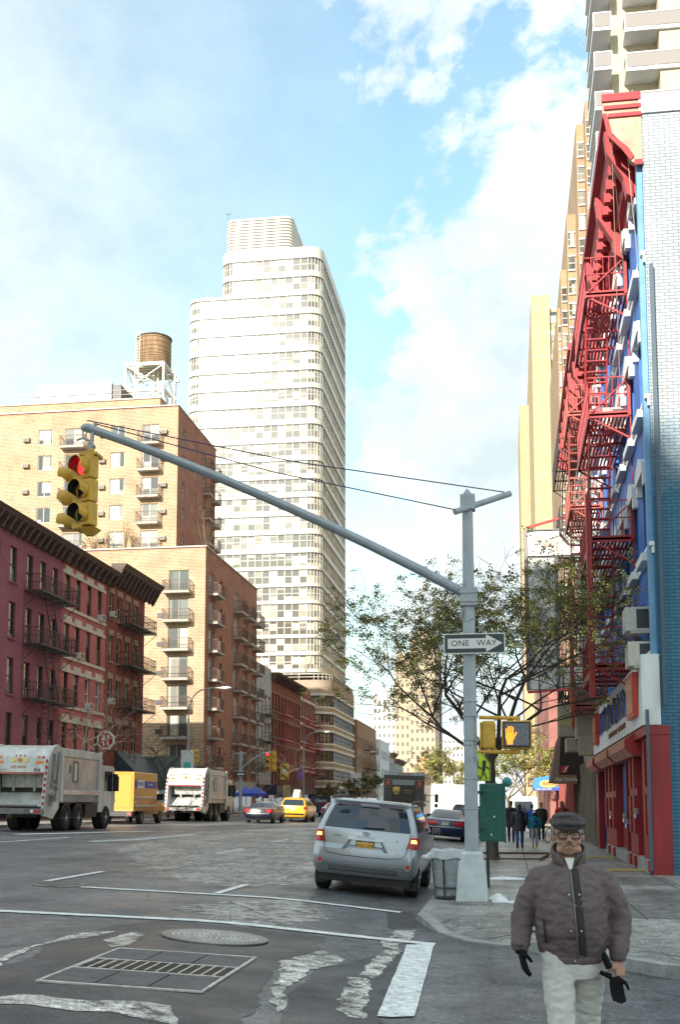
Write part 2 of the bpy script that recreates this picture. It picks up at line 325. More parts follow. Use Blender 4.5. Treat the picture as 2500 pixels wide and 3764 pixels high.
# road sheet out to the horizon
b=MB(); ys=[-150,0,10,20,40,80,160,400,900,3000]; xs=[-1500,-200]+[p[0] for p in BP]+[400,1500]
for j in range(len(ys)-1):
    for i in range(len(xs)-1): b.poly([(xs[i],ys[j],g(xs[i])),(xs[i+1],ys[j],g(xs[i+1])),(xs[i+1],ys[j+1],g(xs[i+1])),(xs[i],ys[j+1],g(xs[i]))])
road=b.build('road',tar); road['kind']='structure'
# fan-shaped patch polygon helper that follows photo pixels on the ground
def gp(u,v,z=0.):
    p=on(u,v,2,0)
    for _ in range(8): p=on(u,v,2,g(p.x)+z)
    return p
def patch(name,px,m,z,kind='structure',wob=0):
    P=[gp(*q) for q in px]; Q=[]
    for i in range(len(P)):
        a,c=P[i],P[(i+1)%len(P)]; k=max(1,int((c-a).length/.05)) if wob else max(1,int((c-a).length/.6))
        for j in range(k):
            q=a.lerp(c,j/k)
            if wob: q=q+Vector((noise.noise((q.x*2,q.y*1.3,1.3))+.45*noise.noise((q.x*9,q.y*7,1.3)),noise.noise((q.x*2,q.y*1.3,7.7))*1.6+.5*noise.noise((q.x*9,q.y*7,2.3)),0))*wob*.8
            Q.append(Vector((q.x,q.y,0)))
    import bmesh
    bm=bmesh.new(); vs=[bm.verts.new(q) for q in Q]; bm.faces.new(vs); bmesh.ops.triangulate(bm,faces=bm.faces)
    xs_=[p[0] for p in BP[1:-1]]
    for x in xs_: bmesh.ops.bisect_plane(bm,geom=bm.verts[:]+bm.edges[:]+bm.faces[:],plane_co=(x,0,0),plane_no=(1,0,0))
    for v in bm.verts: v.co.z=g(v.co.x)+z
    bmesh.ops.recalc_face_normals(bm,faces=bm.faces)
    me=bpy.data.meshes.new(name); bm.to_mesh(me); bm.free(); me.materials.append(m)
    o=bpy.data.objects.new(name,me); COL.objects.link(o)
    if kind:o['kind']=kind
    return o
# worn and patched asphalt in the foreground, glare-toned patches last
patch('road_patch',[(-60,3560),(120,3530),(230,3440),(560,3385),(1190,3440),(1160,3495),(1040,3530),(960,3640),(900,3800),(-60,3800)],tar2,.004,wob=.12)
patch('road_patch',[(1040,3530),(1160,3495),(1260,3530),(1180,3560),(1100,3600),(1050,3640),(1020,3720),(990,3690),(1010,3610)],tar3,.007,wob=.16)
patch('road_patch',[(1180,3560),(1470,3500),(1440,3620),(1360,3800),(1020,3800),(1060,3660)],tar2,.0045,wob=.1)
patch('road_patch',[(1290,3600),(1360,3600),(1350,3690),(1300,3760),(1240,3740),(1260,3650)],tar3,.0085,wob=.14)
patch('road_patch',[(1440,3420),(1520,3420),(1480,3480),(1380,3600),(1330,3590),(1400,3500)],tar3,.0082,wob=.14)
patch('road_patch',[(-60,3560),(40,3505),(180,3465),(300,3430),(420,3425),(330,3450),(230,3462),(150,3480),(60,3520),(-60,3580)],tar3,.008,wob=.1)
patch('road_patch',[(370,3460),(470,3430),(540,3440),(520,3460),(460,3475),(400,3485)],tar3,.0085,wob=.12)
patch('road_patch',[(-60,3670),(60,3665),(200,3670),(350,3680),(560,3690),(640,3700),(640,3760),(300,3715),(60,3700),(-60,3700)],tar3,.0086,wob=.12)
patch('road_patch',[(1420,3350),(1520,3352),(1540,3395),(1500,3425),(1425,3410)],tar2,.0046,wob=.05)
for q_ in ([(420,3120),(700,3060),(1130,3040),(1170,3150),(1150,3250),(820,3265),(560,3215)],[(640,3330),(1100,3300),(1200,3380),(900,3410)]): patch('road_patch',q_,tar4,.0044,wob=.3)  # bright road glare put into the colour of these pale patches
# painted markings
def line(name,a,c,w,ax): # strip following photo points a->c (centre line)
    p,q=gp(*a),gp(*c); d=(q-p); d.z=0; d.normalize(); nrm=Vector((-d.y,d.x,0))*w/2
    return sheet(name,[p-nrm,q-nrm,q+nrm,p+nrm],paint,.0125,n=24,wob=.012)
line('road_marking',(-120,3345),(1600,3474),.24,0); line('road_marking',(297,3262),(1475,3356),.2,0)
P4=[gp(1400,3700),gp(1536,3700),gp(1600,3472),gp(1497,3478)]; P4[0]=P4[0]; 
o=patch('road_marking',[(1385,3740),(1524,3740),(1598,3472),(1497,3476)],paint,.0128,wob=.012)
for a,c,w in (((795,3286),(909,3252),.14),((167,3241),(377,3205),.14),((60,3093),(251,3079),.14),((795,3138),(894,3122),.14),((-30,3098),(60,3093),.14),((1000,3095),(1060,3086),.14)): line('road_marking',a,c,w,1)
for k in range(9): line('road_marking',(330+k*22,3095-k*1.5),(520+k*24,3088-k*2.5),.32,0)
for k in range(5): line('road_marking',(900+k*40,3055-k),(1010+k*40,3050-k),.4,0)
line('road_marking',(60,3068),(560,3056),.5,0)
# pavements
KC=[(1536,3391),(1560,3410),(1613,3431),(1715,3463),(1835,3477),(1878,3481),(1980,3502),(2297,3566),(2433,3591)]
kp=[on(u,v,2,-.125) for u,v in KC]; kp=[Vector((-1.42,120,0)),Vector((-1.42,60,0)),Vector((-1.42,30,0)),Vector((-1.42,22,0)),Vector((-1.42,19.2,0)),Vector((-1.41,17.6,0))]+[Vector((p.x,p.y,0)) for p in kp]
kp=[Vector((-1.42,88,0)) if p.y==120 else p for p in kp]+[Vector((9,7.8,0)),Vector((30,6.5,0))]
def ribbon(pts,z): return [(p.x,p.y,z) for p in pts]
b=MB(); top=ribbon(kp,0.0)
inner=[]; 
for i,p in enumerate(kp):
    d=(kp[min(i+1,len(kp)-1)]-kp[max(i-1,0)]).normalized(); nrm=Vector((-d.y,d.x,0)); inner.append(p+nrm*.17)
# kerb (dips to a ramp at the crossing)
def kz(p): 
    return -.105 if 14.0<p.y<16.4 and p.x<.25 else 0.0
b=MB()
for i in range(len(kp)-1):
    a,c,ai,ci=kp[i],kp[i+1],inner[i],inner[i+1]
    b.poly([(a.x,a.y,-.2),(c.x,c.y,-.2),(c.x,c.y,kz(c)),(a.x,a.y,kz(a))]); b.poly([(a.x,a.y,kz(a)),(c.x,c.y,kz(c)),(ci.x,ci.y,kz(c)),(ai.x,ai.y,kz(a))])
kb=b.build('kerb',kerbm); kb['kind']='structure'
b=MB()
for i in range(len(inner)-1):
    a,c=inner[i],inner[i+1]
    def far(p): return Vector((4.2 if p.y>13 else 4.2,max(p.y,14.2) ,0))
    mid=lambda p:Vector((min(p.x+1.6,4.2),max(p.y+.0,p.y+ (1.3 if p.y<16 else 0)),0))
    ma,mc=mid(a),mid(c)
    b.poly([(a.x,a.y,kz(kp[i])),(c.x,c.y,kz(kp[i+1])),(mc.x,mc.y,0.003),(ma.x,ma.y,0.003)])
pv=b.build('pavement',conc); pv['kind']='structure'
b=MB(); NP=[(p.x+.9,p.y+ (.9 if p.y<16.5 else 0)) for p in inner]; 
poly=[(x,y,.0) for x,y in NP]+[(30,88,0),]
b.poly([(x,y,z) for x,y,z in poly]); pv=b.build('pavement',conc); pv['kind']='structure'
# darker resurfaced strip and slab joints
def jl(x0,y0,x1,y1,w=.02):
    d=Vector((x1-x0,y1-y0,0)).normalized(); n_=Vector((-d.y,d.x,0))*w/2; b.poly([(x0-n_.x,y0-n_.y,.008),(x1-n_.x,y1-n_.y,.008),(x1+n_.x,y1+n_.y,.008),(x0+n_.x,y0+n_.y,.008)])
b=MB(); b.poly([(1.1,17.2,.0045),(4.1,17.2,.0045),(4.1,23,.0045),(1.1,23,.0045)]); b.poly([(-.2,24.3,.0045),(3.4,24.3,.0045),(3.4,27.3,.0045),(-.2,27.3,.0045)])
o=b.build('pavement_patch',conc2); o['kind']='structure'
b=MB()
for y in [17.15,20.1,23.1,26,29,32,35,38,41,44,48,52,56,60]: jl(-1.2,y,3.5,y)
for x in (.4,1.9,3.2): jl(x,17,x,86)
jm=mat('joint_dark',(.05,.05,.05),.9); o=b.build('pavement_joint',jm); o['kind']='structure'
b=MB(); ym=mat('yellow_step_paint',(.55,.4,.08),.7,ns=6,na=.3)
b.poly([(2.1,29.6,.011),(3.3,29.6,.011),(3.3,30.5,.011),(2.1,30.5,.011)]); b.poly([(.9,37,.011),(3.2,37,.011),(3.2,37.8,.011),(.9,37.8,.011)])
o=b.build('yellow_paint_strip',ym); o['kind']='structure'
def slab(name,x0,y0,x1,y1,z,th=.14):
    b=MB(); b.box(x0,y0,z-th-.2,x1,y1,z); o=b.build(name,[conc]); o['kind']='structure'; return o
slab('pavement',-60,13,-22.2,87,.80); slab('pavement',-60,103,-22.2,300,.80); slab('pavement',-1.42,106,30,300,.0); slab('pavement',-60,318,-22.2,900,.8)
# ironwork in the road
iron=mat('worn_iron',(.2,.2,.19),.45,.4,ns=4,na=.5,bump=.3)
def manhole(u,v,r,label,m2):
    c=gp(u,v); z=g(c.x)+.014; t=thing('manhole_cover',label,'manhole cover',(c.x,c.y,z),'iron manhole covers in the road')
    slope=(g(c.x+.4)-g(c.x-.4))/.8
    b=MB(); b.lathe((0,0,-.01),[(r*1.0,0),(r*1.0,.014),(r*.93,.016)],36); rg=b.build('rim',iron,t,world=False)
    b=MB(); b.lathe((0,0,-.01),[(r*.91,.0),(r*.91,.012),(0.01,.012)],36); 
    for j in range(1,9):
        rr=r*.88*j/9; nn=int(6*j)
        for k in range(nn):
            a=2*PI*k/nn+j; b.box(rr*math.cos(a)-.017,rr*math.sin(a)-.012,.002,rr*math.cos(a)+.017,rr*math.sin(a)+.012,.009)
    b.build('cover_plate',m2,t,world=False); t.rotation_euler=(0,-math.atan(slope),0)
manhole(790,3447,.62,'pale round iron manhole cover in the dark asphalt behind the steel hatch',mat('polished_iron',(.62,.62,.58),.5,.15,ns=8,na=.4))
manhole(216,3254,.46,'small dark manhole cover at the end of the white crosswalk line',iron)
# steel vault hatch
c4=[gp(150,3610),gp(735,3650),gp(930,3526),gp(440,3493)]
cz=sum((p for p in c4),Vector())/4; t=thing('vault_hatch','large rectangular steel vault hatch with central grating in the foreground road','hatch',(cz.x,cz.y,cz.z+.02))
def hp(a,c,z=0):
    p=c4[0].lerp(c4[1],a); q=c4[3].lerp(c4[2],a); r=p.lerp(q,c); return Vector((r.x,r.y,g(r.x)+.014+z))
pl=mat('hatch_plate',(.08,.08,.085),.6,.2,ns=5,na=.4,bump=.3); fr=mat('hatch_frame',(.5,.49,.45),.55,.3,ns=9,na=.4)
def slabq(b,a0,a1,c0,c1,z,mi=0):
    P=[hp(a0,c0),hp(a1,c0),hp(a1,c1),hp(a0,c1)]; b.hull8([p-Vector((0,0,.006)) for p in P],[p+Vector((0,0,z)) for p in P],mi)
b=MB()
for a0,a1,c0,c1 in ((-.01,1.01,-.025,-.002),(-.01,1.01,1.002,1.025),(-.025,-.002,-.02,1.02),(1.002,1.025,-.02,1.02),(0,1,.355,.375),(0,1,.645,.665)): slabq(b,a0,a1,c0,c1,.008)
b.build('frame',fr,t)
for a in range(3):
    for (c0,c1) in ((.005,.345),(.675,.995)):
        b=MB(); slabq(b,a/3+.006,(a+1)/3-.006,c0,c1,.005); b.build('steel_plate',pl,t)
b=MB(); slabq(b,.0,1,.38,.64,-.004,1)
for k in range(64): slabq(b,k/64+.003,k/64+.008,.38,.64,.004)
for k in range(13): slabq(b,k/13,k/13+.012,.38,.64,.007,2)
b.build('grating',[mat('rusty_grating',(.10,.075,.055),.7,ns=3,na=.5),black,fr],t)
# snow remnants on the pavement
snowm=mat('old_snow',(.8,.84,.85),.7,ns=9,na=.12,bump=.5)
def snow(cx,cy,lx,ly,h,z0=.003,seed=0):
    b=MB(); n=26; rings=[]
    for j in range(8):
        t=j/7; r=[]
        for k in range(n):
            a=2*PI*k/n; w=1+.35*noise.noise((math.cos(a)*1.5+seed,math.sin(a)*1.5,seed))
            r.append((cx+lx*w*(1-t)*math.cos(a),cy+ly*w*(1-t)*math.sin(a),z0+h*(1-(1-t)**2)*(1+.4*noise.noise((cx*3+math.cos(a)*(1-t)*3,cy*3+math.sin(a)*3,t)))))
        rings.append(r)
    b.loft(rings); return b.build('snow_heap',snowm,smooth=True)
sn=snow(*[on(1832,3315,2,0)[i] for i in (0,1)],.2,.16,.12,seed=1); tag(sn,'small heap of old white snow on the pavement beside the pole base','snow heap','snow heaps by the signal pole')
sn=snow(*[on(1890,3318,2,0)[i] for i in (0,1)],.14,.1,.03,seed=4); tag(sn,'flat remnant of snow to the right of the larger heap','snow heap','snow heaps by the signal pole')
sn=snow(*[on(1860,3232,2,0)[i] for i in (0,1)],.5,.16,.05,seed=2); tag(sn,'long dirty strip of snow behind the sign post','snow heap','snow heaps by the signal pole')
# ---------------- buildings, left side of the avenue ----------------
purple=brick('purple_brick',(.30,.085,.11),(.22,.055,.08),(.26,.11,.13)); pink=brick('pink_brick',(.44,.10,.10),(.36,.075,.08),(.42,.16,.15))
brown=brick('brown_red_brick',(.22,.05,.035),(.16,.035,.03),(.2,.07,.05)); redbr=brick('orange_red_brick',(.34,.12,.075),(.20,.06,.04),(.42,.28,.21),.42,.14,.022)
tanbr=brick('tan_brick',(.40,.25,.14),(.30,.17,.09),(.58,.47,.33),.42,.14,.026); darkbr=brick('dark_red_brick',(.24,.055,.035),(.17,.04,.03),(.2,.08,.06))
tanbr2=brick('yellow_tan_brick',(.44,.33,.18),(.38,.27,.14),(.48,.38,.26),.3,.1,.014); cornm=mat('brown_cornice_paint',(.10,.066,.052),.7,ns=3,na=.35)
greyst=mat('grey_facade_paint',(.36,.38,.37),.8,ns=1.2,na=.35); roofm=mat('roof_tar',(.12,.12,.12),.9,ns=1,na=.3)
framew=mat('white_window_frame',(.7,.7,.66),.5); framed=mat('dark_window_frame',(.05,.045,.04),.5); framet=mat('tan_window_frame',(.45,.38,.28),.6)
gl_old=glassm('tenement_window_glass',(.02,.022,.026),.05,ns=.9,blind=(.22,.21,.17),cell=(.9,.95)); gl_ap=glassm('apartment_window_glass',(.06,.07,.07),.05,ns=.5,blind=(.6,.58,.5),cell=(.8,2.7))
gl_tw=glassm('tower_window_glass',(.12,.11,.09),.12,ns=.25,blind=(.6,.56,.45),cell=(1.25,1.1))
concb=mat('balcony_concrete',(.42,.38,.33),.85,ns=2,na=.2)
def fire_escape(parent,fx,sg,y0,y1,levels,m,depth=1.1,ladder=(.35,.75),rail=.95,step=.16,drop=None,lname='fire_escape',slats=10,th=.035,lm=None,lad_w=.45,label=None):
    """balconies with slatted floors and inclined ladders on the facade plane x=fx, projecting to sg*depth"""
    r=MB(); r.box(fx,y0,levels[0]-.05,fx+sg*.02,y0+.03,levels[-1]+.1); base=r.build(lname,m,parent)
    if label: base['label']=label
    X0,X1=fx+sg*.03,fx+sg*depth
    for li,z in enumerate(levels):
        b=MB()
        for k in range(slats):
            x=X0+(X1-X0)*(k+.5)/slats; b.box(x-.018,y0,z-.02,x+.018,y1,z+.015)
        for y in [y0,y1]+[y0+(y1-y0)*k/4 for k in (1,2,3)]: b.box(X0,y-.02,z-.07,X1,y+.02,z-.022)
        b.box(X1-.02,y0,z-.08,X1+.02,y1,z+.05)
        for h in (.5,1.0): 
            zz=z+rail*h; b.bar((X1,y0,zz),(X1,y1,zz),th)
            for y in (y0,y1): b.bar((X0,y,zz),(X1,y,zz),th)
        n=max(4,int((y1-y0)/step))
        for k in range(n+1): y=y0+(y1-y0)*k/n; b.bar((X1,y,z),(X1,y,z+rail),th*.55)
        n=max(3,int(depth/step))
        for y in (y0,y1):
            for k in range(1,n): x=X0+(X1-X0)*k/n; b.bar((x,y,z),(x,y,z+rail),th*.55)
        for y in (y0+.05,y1-.05): b.bar((X1,y,z-.06),(X0,y,z-.95),th)      # brackets
        b.build('platform',m,base)
        if li>0:
            zl=levels[li-1]; b=MB(); ya=y0+(y1-y0)*ladder[0]; yb=y0+(y1-y0)*ladder[1]; xm=X0+(X1-X0)*.6
            n=int((z-zl)/.27)
            for s in (-1,1): b.bar((xm+s*lad_w/2,ya,z),(xm+s*lad_w/2,yb,zl),.05)
            for k in range(1,n): t=k/n; b.bar((xm-lad_w/2,ya+(yb-ya)*t,z+(zl-z)*t),(xm+lad_w/2,ya+(yb-ya)*t,z+(zl-z)*t),.03)
            b.build('ladder',lm or m,base)
    if drop:
        b=MB(); ya=y0+(y1-y0)*ladder[0]; z=levels[0]; xm=X0+(X1-X0)*.6
        for s in (-1,1): b.bar((xm+s*.2,ya,z+.9),(xm+s*.2,ya,drop),.04)
        for k in range(int((z-drop)/.3)): b.bar((xm-.2,ya,drop+.3*k),(xm+.2,ya,drop+.3*k),.025)
        b.build('ladder',m,base)
    return base
def cornice(parent,x,sg,y0,y1,zt,h=1.0,d=1.0,m=None,nb=9,name='cornice'):
    b=MB(); prof=[(0,zt-h),(.12,zt-h),(.18,zt-h*.55),(d*.8,zt-h*.28),(d*.85,zt-h*.2),(d,zt-.05),(d,zt),(0,zt+.02)]
    b.prism([(x+sg*p,q) for p,q in prof],1,y0,y1)
    c=b.build(name,m,parent)
    b=MB()
    for k in range(nb):
        b=MB(); y=y0+.15+(y1-y0-.3)*k/(nb-1); b.prism([(x+sg*.15,zt-h*1.15),(x+sg*.3,zt-h*1.1),(x+sg*d*.78,zt-h*.3),(x+sg*.15,zt-h*.3)],1,y-.11,y+.11); b.build('bracket',m,c)
    return c
def ac_unit(parent,x,y,z,sg=1,ax='y',m=None,w=.6,h=.4):
    m=m or mat('air_conditioner_case',(.6,.6,.56),.5); b=MB()
    if ax=='x': b.box(x,y-w/2,z,x+sg*.4,y+w/2,z+h); [b.box(x+sg*.4,y-w*.4+k*w*.16,z+.05,x+sg*.412,y-w*.4+k*w*.16+.05,z+h-.05,1) for k in range(5)]
    else: b.box(x-w/2,y-.35,z,x+w/2,y,z+h); [b.box(x-w*.4,y-.362,z+.05+k*.07,x+w*.4,y-.35,z+.09+k*.07,1) for k in range(int((h-.1)/.07))]
    return b.build('air_conditioner',[m,steel_dark],parent)
def block(name,label,x_st,y0,y1,depth,zt,wm,zb=.5,cat='building',front=False,rects=(),frects=(),fm2=None,group=None,sg=1,parapet=True,wd=.18):
    """street wall at x_st facing sg*x, building runs back to x_st-sg*depth; camera-facing wall at y0"""
    t=thing(name,label,cat,(x_st,y0,zb),group)
    b=MB()
    if sg>0: wallgrid(b,(x_st,y0,zb),(0,1,0),(1,0,0),y1-y0,zt-zb,[(r[0]-y0,r[1]-zb,r[2]-y0,r[3]-zb) for r in rects],wd)
    else: wallgrid(b,(x_st,y1,zb),(0,-1,0),(-1,0,0),y1-y0,zt-zb,[(y1-r[2],r[1]-zb,y1-r[0],r[3]-zb) for r in rects],wd)
    xb=x_st-sg*depth
    b.poly([(xb,y1,zb),(xb,y0,zb),(xb,y0,zt),(xb,y1,zt)]); b.poly([(xb,y1,zb),(x_st,y1,zb),(x_st,y1,zt),(xb,y1,zt)])
    i0=len(b.f); xl=min(xb,x_st)
    wallgrid(b,(xl,y0,zb),(1,0,0),(0,-1,0),depth,zt-zb,[(r[0]-xl,r[1]-zb,r[2]-xl,r[3]-zb) for r in frects],wd,1 if fm2 else 0)
    b.build('wall',[wm,fm2] if fm2 else wm,t)
    b=MB(); b.box(min(xb,x_st)+.05,y0+.05,zt-.3,max(xb,x_st)-.05,y1-.05,zt-.2)
    for q in ((xb,y0,x_st,y0+.3),(xb,y1-.3,x_st,y1)): b.box(q[0],q[1],zt,q[2],q[3],zt+.12) if parapet else None
    if parapet: b.box(x_st-sg*.3,y0+.3,zt,x_st,y1-.3,zt+.12); b.box(xb,y0+.3,zt,xb+sg*.3,y1-.3,zt+.12)
    b.build('roof',[roofm if not parapet else wm],t)
    return t
XL=-28.0
# A purple tenement with fire escape
def rows(tops,h): return [(z-h,z) for z in tops]
Ac=[(58.2,59.1),(60.4,61.3),(62.7,63.55),(64.6,65.45),(66.5,67.35)]; Ar=rows([16.42,13.22,10.02,6.9],2.08)
rc=[(a,z0,b_,z1) for a,b_ in Ac for z0,z1 in Ar]
A=block('tenement_building','purple brick tenement with a black fire escape at the left edge of the photo',XL,56,68.05,16,17.1,purple,rects=rc)
for a,z0,b_,z1 in rc: window(A,(XL,a,z0),(0,1,0),b_-a,z1-z0,gl_old,framed,sill=.1,lm=purple)
cornice(A,XL,1,56,68.05,18.05,.9,.95,cornm,15)
fire_escape(A,XL,1,62.4,68.0,[7.85,11.05,14.2],blackiron,1.1,(.35,.62),drop=4.4)
b=MB(); b.box(XL-.1,56.2,.9,XL+.02,67.8,3.4,1); b.box(XL,56.1,3.4,XL+.35,68,4.0); b.build('shopfront',[cornm,glass_dark],A)
# B pink tenement with cream bands
Bc=[(68.6,69.4),(70.4,71.25),(72.4,73.2),(74.35,75.2)]; Br=rows([16.44,13.28,10.14,6.93],2.1)
rc=[(a,z0,b_,z1) for a,b_ in Bc for z0,z1 in Br]
B=block('tenement_building','pink brick tenement with cream stone bands and lintels, second from the left edge',XL,68.06,76,16,17.1,pink,rects=rc)
for i,(a,z0,b_,z1) in enumerate(rc): window(B,(XL,a,z0),(0,1,0),b_-a,z1-z0,gl_old,framew if i in (10,14) else framed)
for z0,z1 in Br:
    b=MB(); b.box(XL,68.1,z0-.2,XL+.09,75.9,z0-.003); b.build('sill_band',stone,B)
    b=MB(); 
    for a,b_ in Bc: b.box(XL,a-.22,z1+.003,XL+.07,b_+.22,z1+.5)
    aa=[68.1]+[v for a,b_ in Bc for v in (a-.22,b_+.22)]+[75.9]
    for k in range(0,len(aa),2): 
        if aa[k+1]-aa[k]>.05: b.box(XL,aa[k]+.002,z1+.0,XL+.05,aa[k+1]-.002,z1+.22)
    b.build('lintel_band',stone,B)
cornice(B,XL,1,68.06,76.8,18.05,.9,.95,cornm,9)
for a,z in ((74.8,14.35),(70.9,11.2),(72.8,8.06)): ac_unit(B,XL-.05,a,z,1,'x')
b=MB(); b.box(XL,68.2,3.4,XL+.3,75.9,4.1); b.box(XL-.1,68.3,.9,XL+.02,75.8,3.4,1); b.build('shopfront',[cornm,glass_dark],B)
# C dark red corner tenement
Cc=[(76.75,77.5),(78.4,79.25),(80.2,81.05),(82.0,82.85)]; Cr=rows([16.75,13.7,10.6,7.5],1.85)
rc=[(a,z0,b_,z1) for a,b_ in Cc for z0,z1 in Cr]
C_=block('tenement_building','dark red corner tenement with a heavy brown cornice above the dark awnings',XL,76.01,84.6,16,17.6,brown,rects=rc)
browns=mat('brownstone_trim',(.3,.2,.15),.8,ns=3,na=.2)
for a,z0,b_,z1 in rc: window(C_,(XL,a,z0),(0,1,0),b_-a,z1-z0,gl_old,framet,sill=.12,lintel=.42,lm=browns)
cornice(C_,XL,1,76.9,86.0,18.85,1.35,1.15,cornm,11)
fire_escape(C_,XL,1,78.6,84.3,[8.7,11.75,14.8],blackiron,1.1,(.3,.6),drop=4.6)
for a,z in ((77.1,8.8),(77.1,15.0)): ac_unit(C_,XL-.05,a,z,1,'x')
b=MB(); b.box(XL,76.2,3.4,XL+.4,84.5,4.2); b.box(XL-.1,76.3,.9,XL+.02,84.4,3.4,1); b.build('shopfront',[cornm,glass_dark],C_)
# corner awnings (dark, on the cross-street corner)
awm=mat('dark_green_awning',(.03,.05,.06),.6,ns=5,na=.3); awm2=mat('grey_green_awning',(.14,.18,.17),.55,ns=4,na=.3)
p0=on(395,2790,0,-26.4)
t=thing('awning','long dark shop awning with a sloping grey end on the corner tenement','awning',(-28,79,3.2))
b=MB(); b.prism([(-28,5.6),(-28,3.3),(-25.9,3.0),(-25.9,3.5)],1,78.5,84.2,0); b.build('canopy',awm,t)
b=MB(); b.prism([(-28.0,5.62),(-25.88,3.52),(-25.88,3.47),(-28.0,5.57)],1,84.21,84.3,0); b.build('end_panel',awm2,t)
t=thing('awning','pale grey shop awning facing the cross street behind the yellow van','awning',(-27,84.7,3.2))
b=MB(); b.prism([(84.62,5.4),(84.62,3.2),(86.9,2.9),(86.9,3.5),(86.2,4.7)],0,-29.5,-24.9,0); b.build('canopy',awm2,t)
b=MB(); b.box(-28,84.62,.8,-27.9,86,5); 
# D lower brick apartment block
Dc=[(103.7,105.45,1),(107.95,108.65,0),(113.6,115.4,1),(117.85,119.5,1),(122.05,123.7,1)]; Dt=[23.73-2.73*k for k in range(7)]
rc=[(a,z-(2.0 if bal else 1.55),b_,z) for a,b_,bal in Dc for z in Dt]; Dx=[(-31.55,-29.6,1),(-36.6,-34.9,0)]
frc=[(a,z-2.05,b_,z) for a,b_,bal in Dx for z in Dt]
D=block('apartment_building','lower brick apartment block with small balconies on the far corner of the cross street',XL,102.3,124.25,14.5,25.75,redbr,zb=.5,rects=rc,frects=frc,fm2=tanbr)  # sunlit front and shaded side put into two brick colours
balr=mat('balcony_rail_brown',(.13,.08,.06),.6); balg=mat('balcony_rail_grey',(.45,.42,.38),.6)
def balcony(parent,fx,fy,u,w,z,d=.95,m=balr,step=.14):
    """u=(0,1): on a +x wall starting at y=fy; u=(1,0): on a -y wall starting at x=fx"""
    b=MB(); 
    def P(a,o,h): return (fx+o,fy+a,h) if u==(0,1) else (fx+a,fy-o,h)
    def bx(a0,o0,z0,a1,o1,z1,mi): p=P(a0,o0,z0);q=P(a1,o1,z1); b.box(*p,*q,mi)
    bx(0,.0,z-.22,w,d,z,1)
    for h in (.08,1.0):
        b.bar(P(0,d,z+h),P(w,d,z+h),.045); b.bar(P(0,0,z+h),P(0,d,z+h),.045); b.bar(P(w,0,z+h),P(w,d,z+h),.045)
    n=int(w/step)
    for k in range(n+1): b.bar(P(w*k/n,d,z),P(w*k/n,d,z+1),.022)
    n=int(d/step)
    for k in range(1,n): 
        for a in (0,w): b.bar(P(a,d*k/n,z),P(a,d*k/n,z+1),.022)
    return b.build('balcony',[m,concb],parent)
for a,b_,bal in Dc:
    for z in Dt:
        h=2.0 if bal else 1.55
        window(D,(XL,a,z-h),(0,1,0),b_-a,h,gl_ap,framew if bal else framed,'slide' if bal else 'sash',name='balcony_door' if bal else 'window',frame_child=True)
        if bal: balcony(D,XL,a-.15,(0,1),b_-a+1.0,z-2.05,.9)
for a,b_,bal in Dx:
    for i,z in enumerate(Dt):
        window(D,(a,102.3,z-2.05),(1,0,0),b_-a,2.05,gl_ap,framet,'slide',name='balcony_door')
        if bal: balcony(D,a-.35,102.3,(1,0),b_-a+.6,z-2.1,.9,balr)
for z in Dt: 
    b=MB(); b.box(-32.6,102.22,z-1.75,-31.95,102.3,z-1.35); b.build('air_conditioner',steel_dark,D)
copeM=mat('stone_coping',(.55,.52,.45),.8)
b=MB(); b.box(-42.6,102.2,25.88,-27.9,102.7,26.0); b.box(-28.4,102.7,25.88,-27.9,124.3,26.0); b.build('coping',copeM,D)
# ground floor shop of D
shopg=mat('pale_green_shopfront',(.3,.42,.38),.3,ns=2,na=.3); signg=mat('grey_sign_fascia',(.3,.3,.29),.6,ns=2,na=.3)
b=MB(); b.box(-41.5,101.9,4.2,-28.4,102.29,5.6); b.build('shop_fascia',signg,D)
b=MB(); b.box(-41,102.1,1.1,-28.6,102.28,4.15); b.build('shop_window',shopg,D)
p=on(598,2875,1,101.85); text('FAMILY FOOTCARE',.72,'shop_lettering',letter_white,D,Matrix.Translation((-D.location.x,-D.location.y,-D.location.z))@facecam(p.x-.4,101.86,p.z),.02)
b=MB(); b.box(XL,104,3.3,XL+.5,122,4.2); b.box(XL,104,1,XL+.05,122,3.3,1); b.build('shopfront',[signg,glass_dark],D)
# E upper block
EX=-31.57; Et=[38.8,36.15,33.5,30.85,28.2]
Ex=[(-45.9,-44.45,0),(-43.15,-41.1,1),(-38.4,-36.95,0),(-35.2,-33.45,1)]; Ey=[(106.2,107.0,0),(110.6,111.2,0),(113.9,114.7,1),(117.2,117.9,1)]
frc=[(a,z-(1.9 if bal else 1.5),b_,z) for a,b_,bal in Ex for z in Et]; rc=[(a,z-1.7,b_,z) for a,b_,bal in Ey for z in Et]
E_=block('apartment_building','taller set-back tan brick apartment block carrying a water tank on its roof',EX,104.5,118.9,26,40.45,redbr,zb=25.5,rects=rc,frects=frc,fm2=tanbr)  # same two brick colours: sunlight painted on the front, shade on the side
for a,b_,bal in Ex:
    for z in Et:
        h=1.9 if bal else 1.5; window(E_,(a,104.5,z-h),(1,0,0),b_-a,h,gl_ap,framew,'slide',name='balcony_door' if bal else 'window')
        if bal: balcony(E_,a-.25,104.5,(1,0),b_-a+.45,z-1.95,.8,balr)
for a,b_,bal in Ey:
    for z in Et:
        window(E_,(EX,a,z-1.7),(0,1,0),b_-a,1.7,gl_ap,framew,'sash')
        if bal: balcony(E_,EX,a-.1,(0,1),1.5,z-1.75,.8,balr)
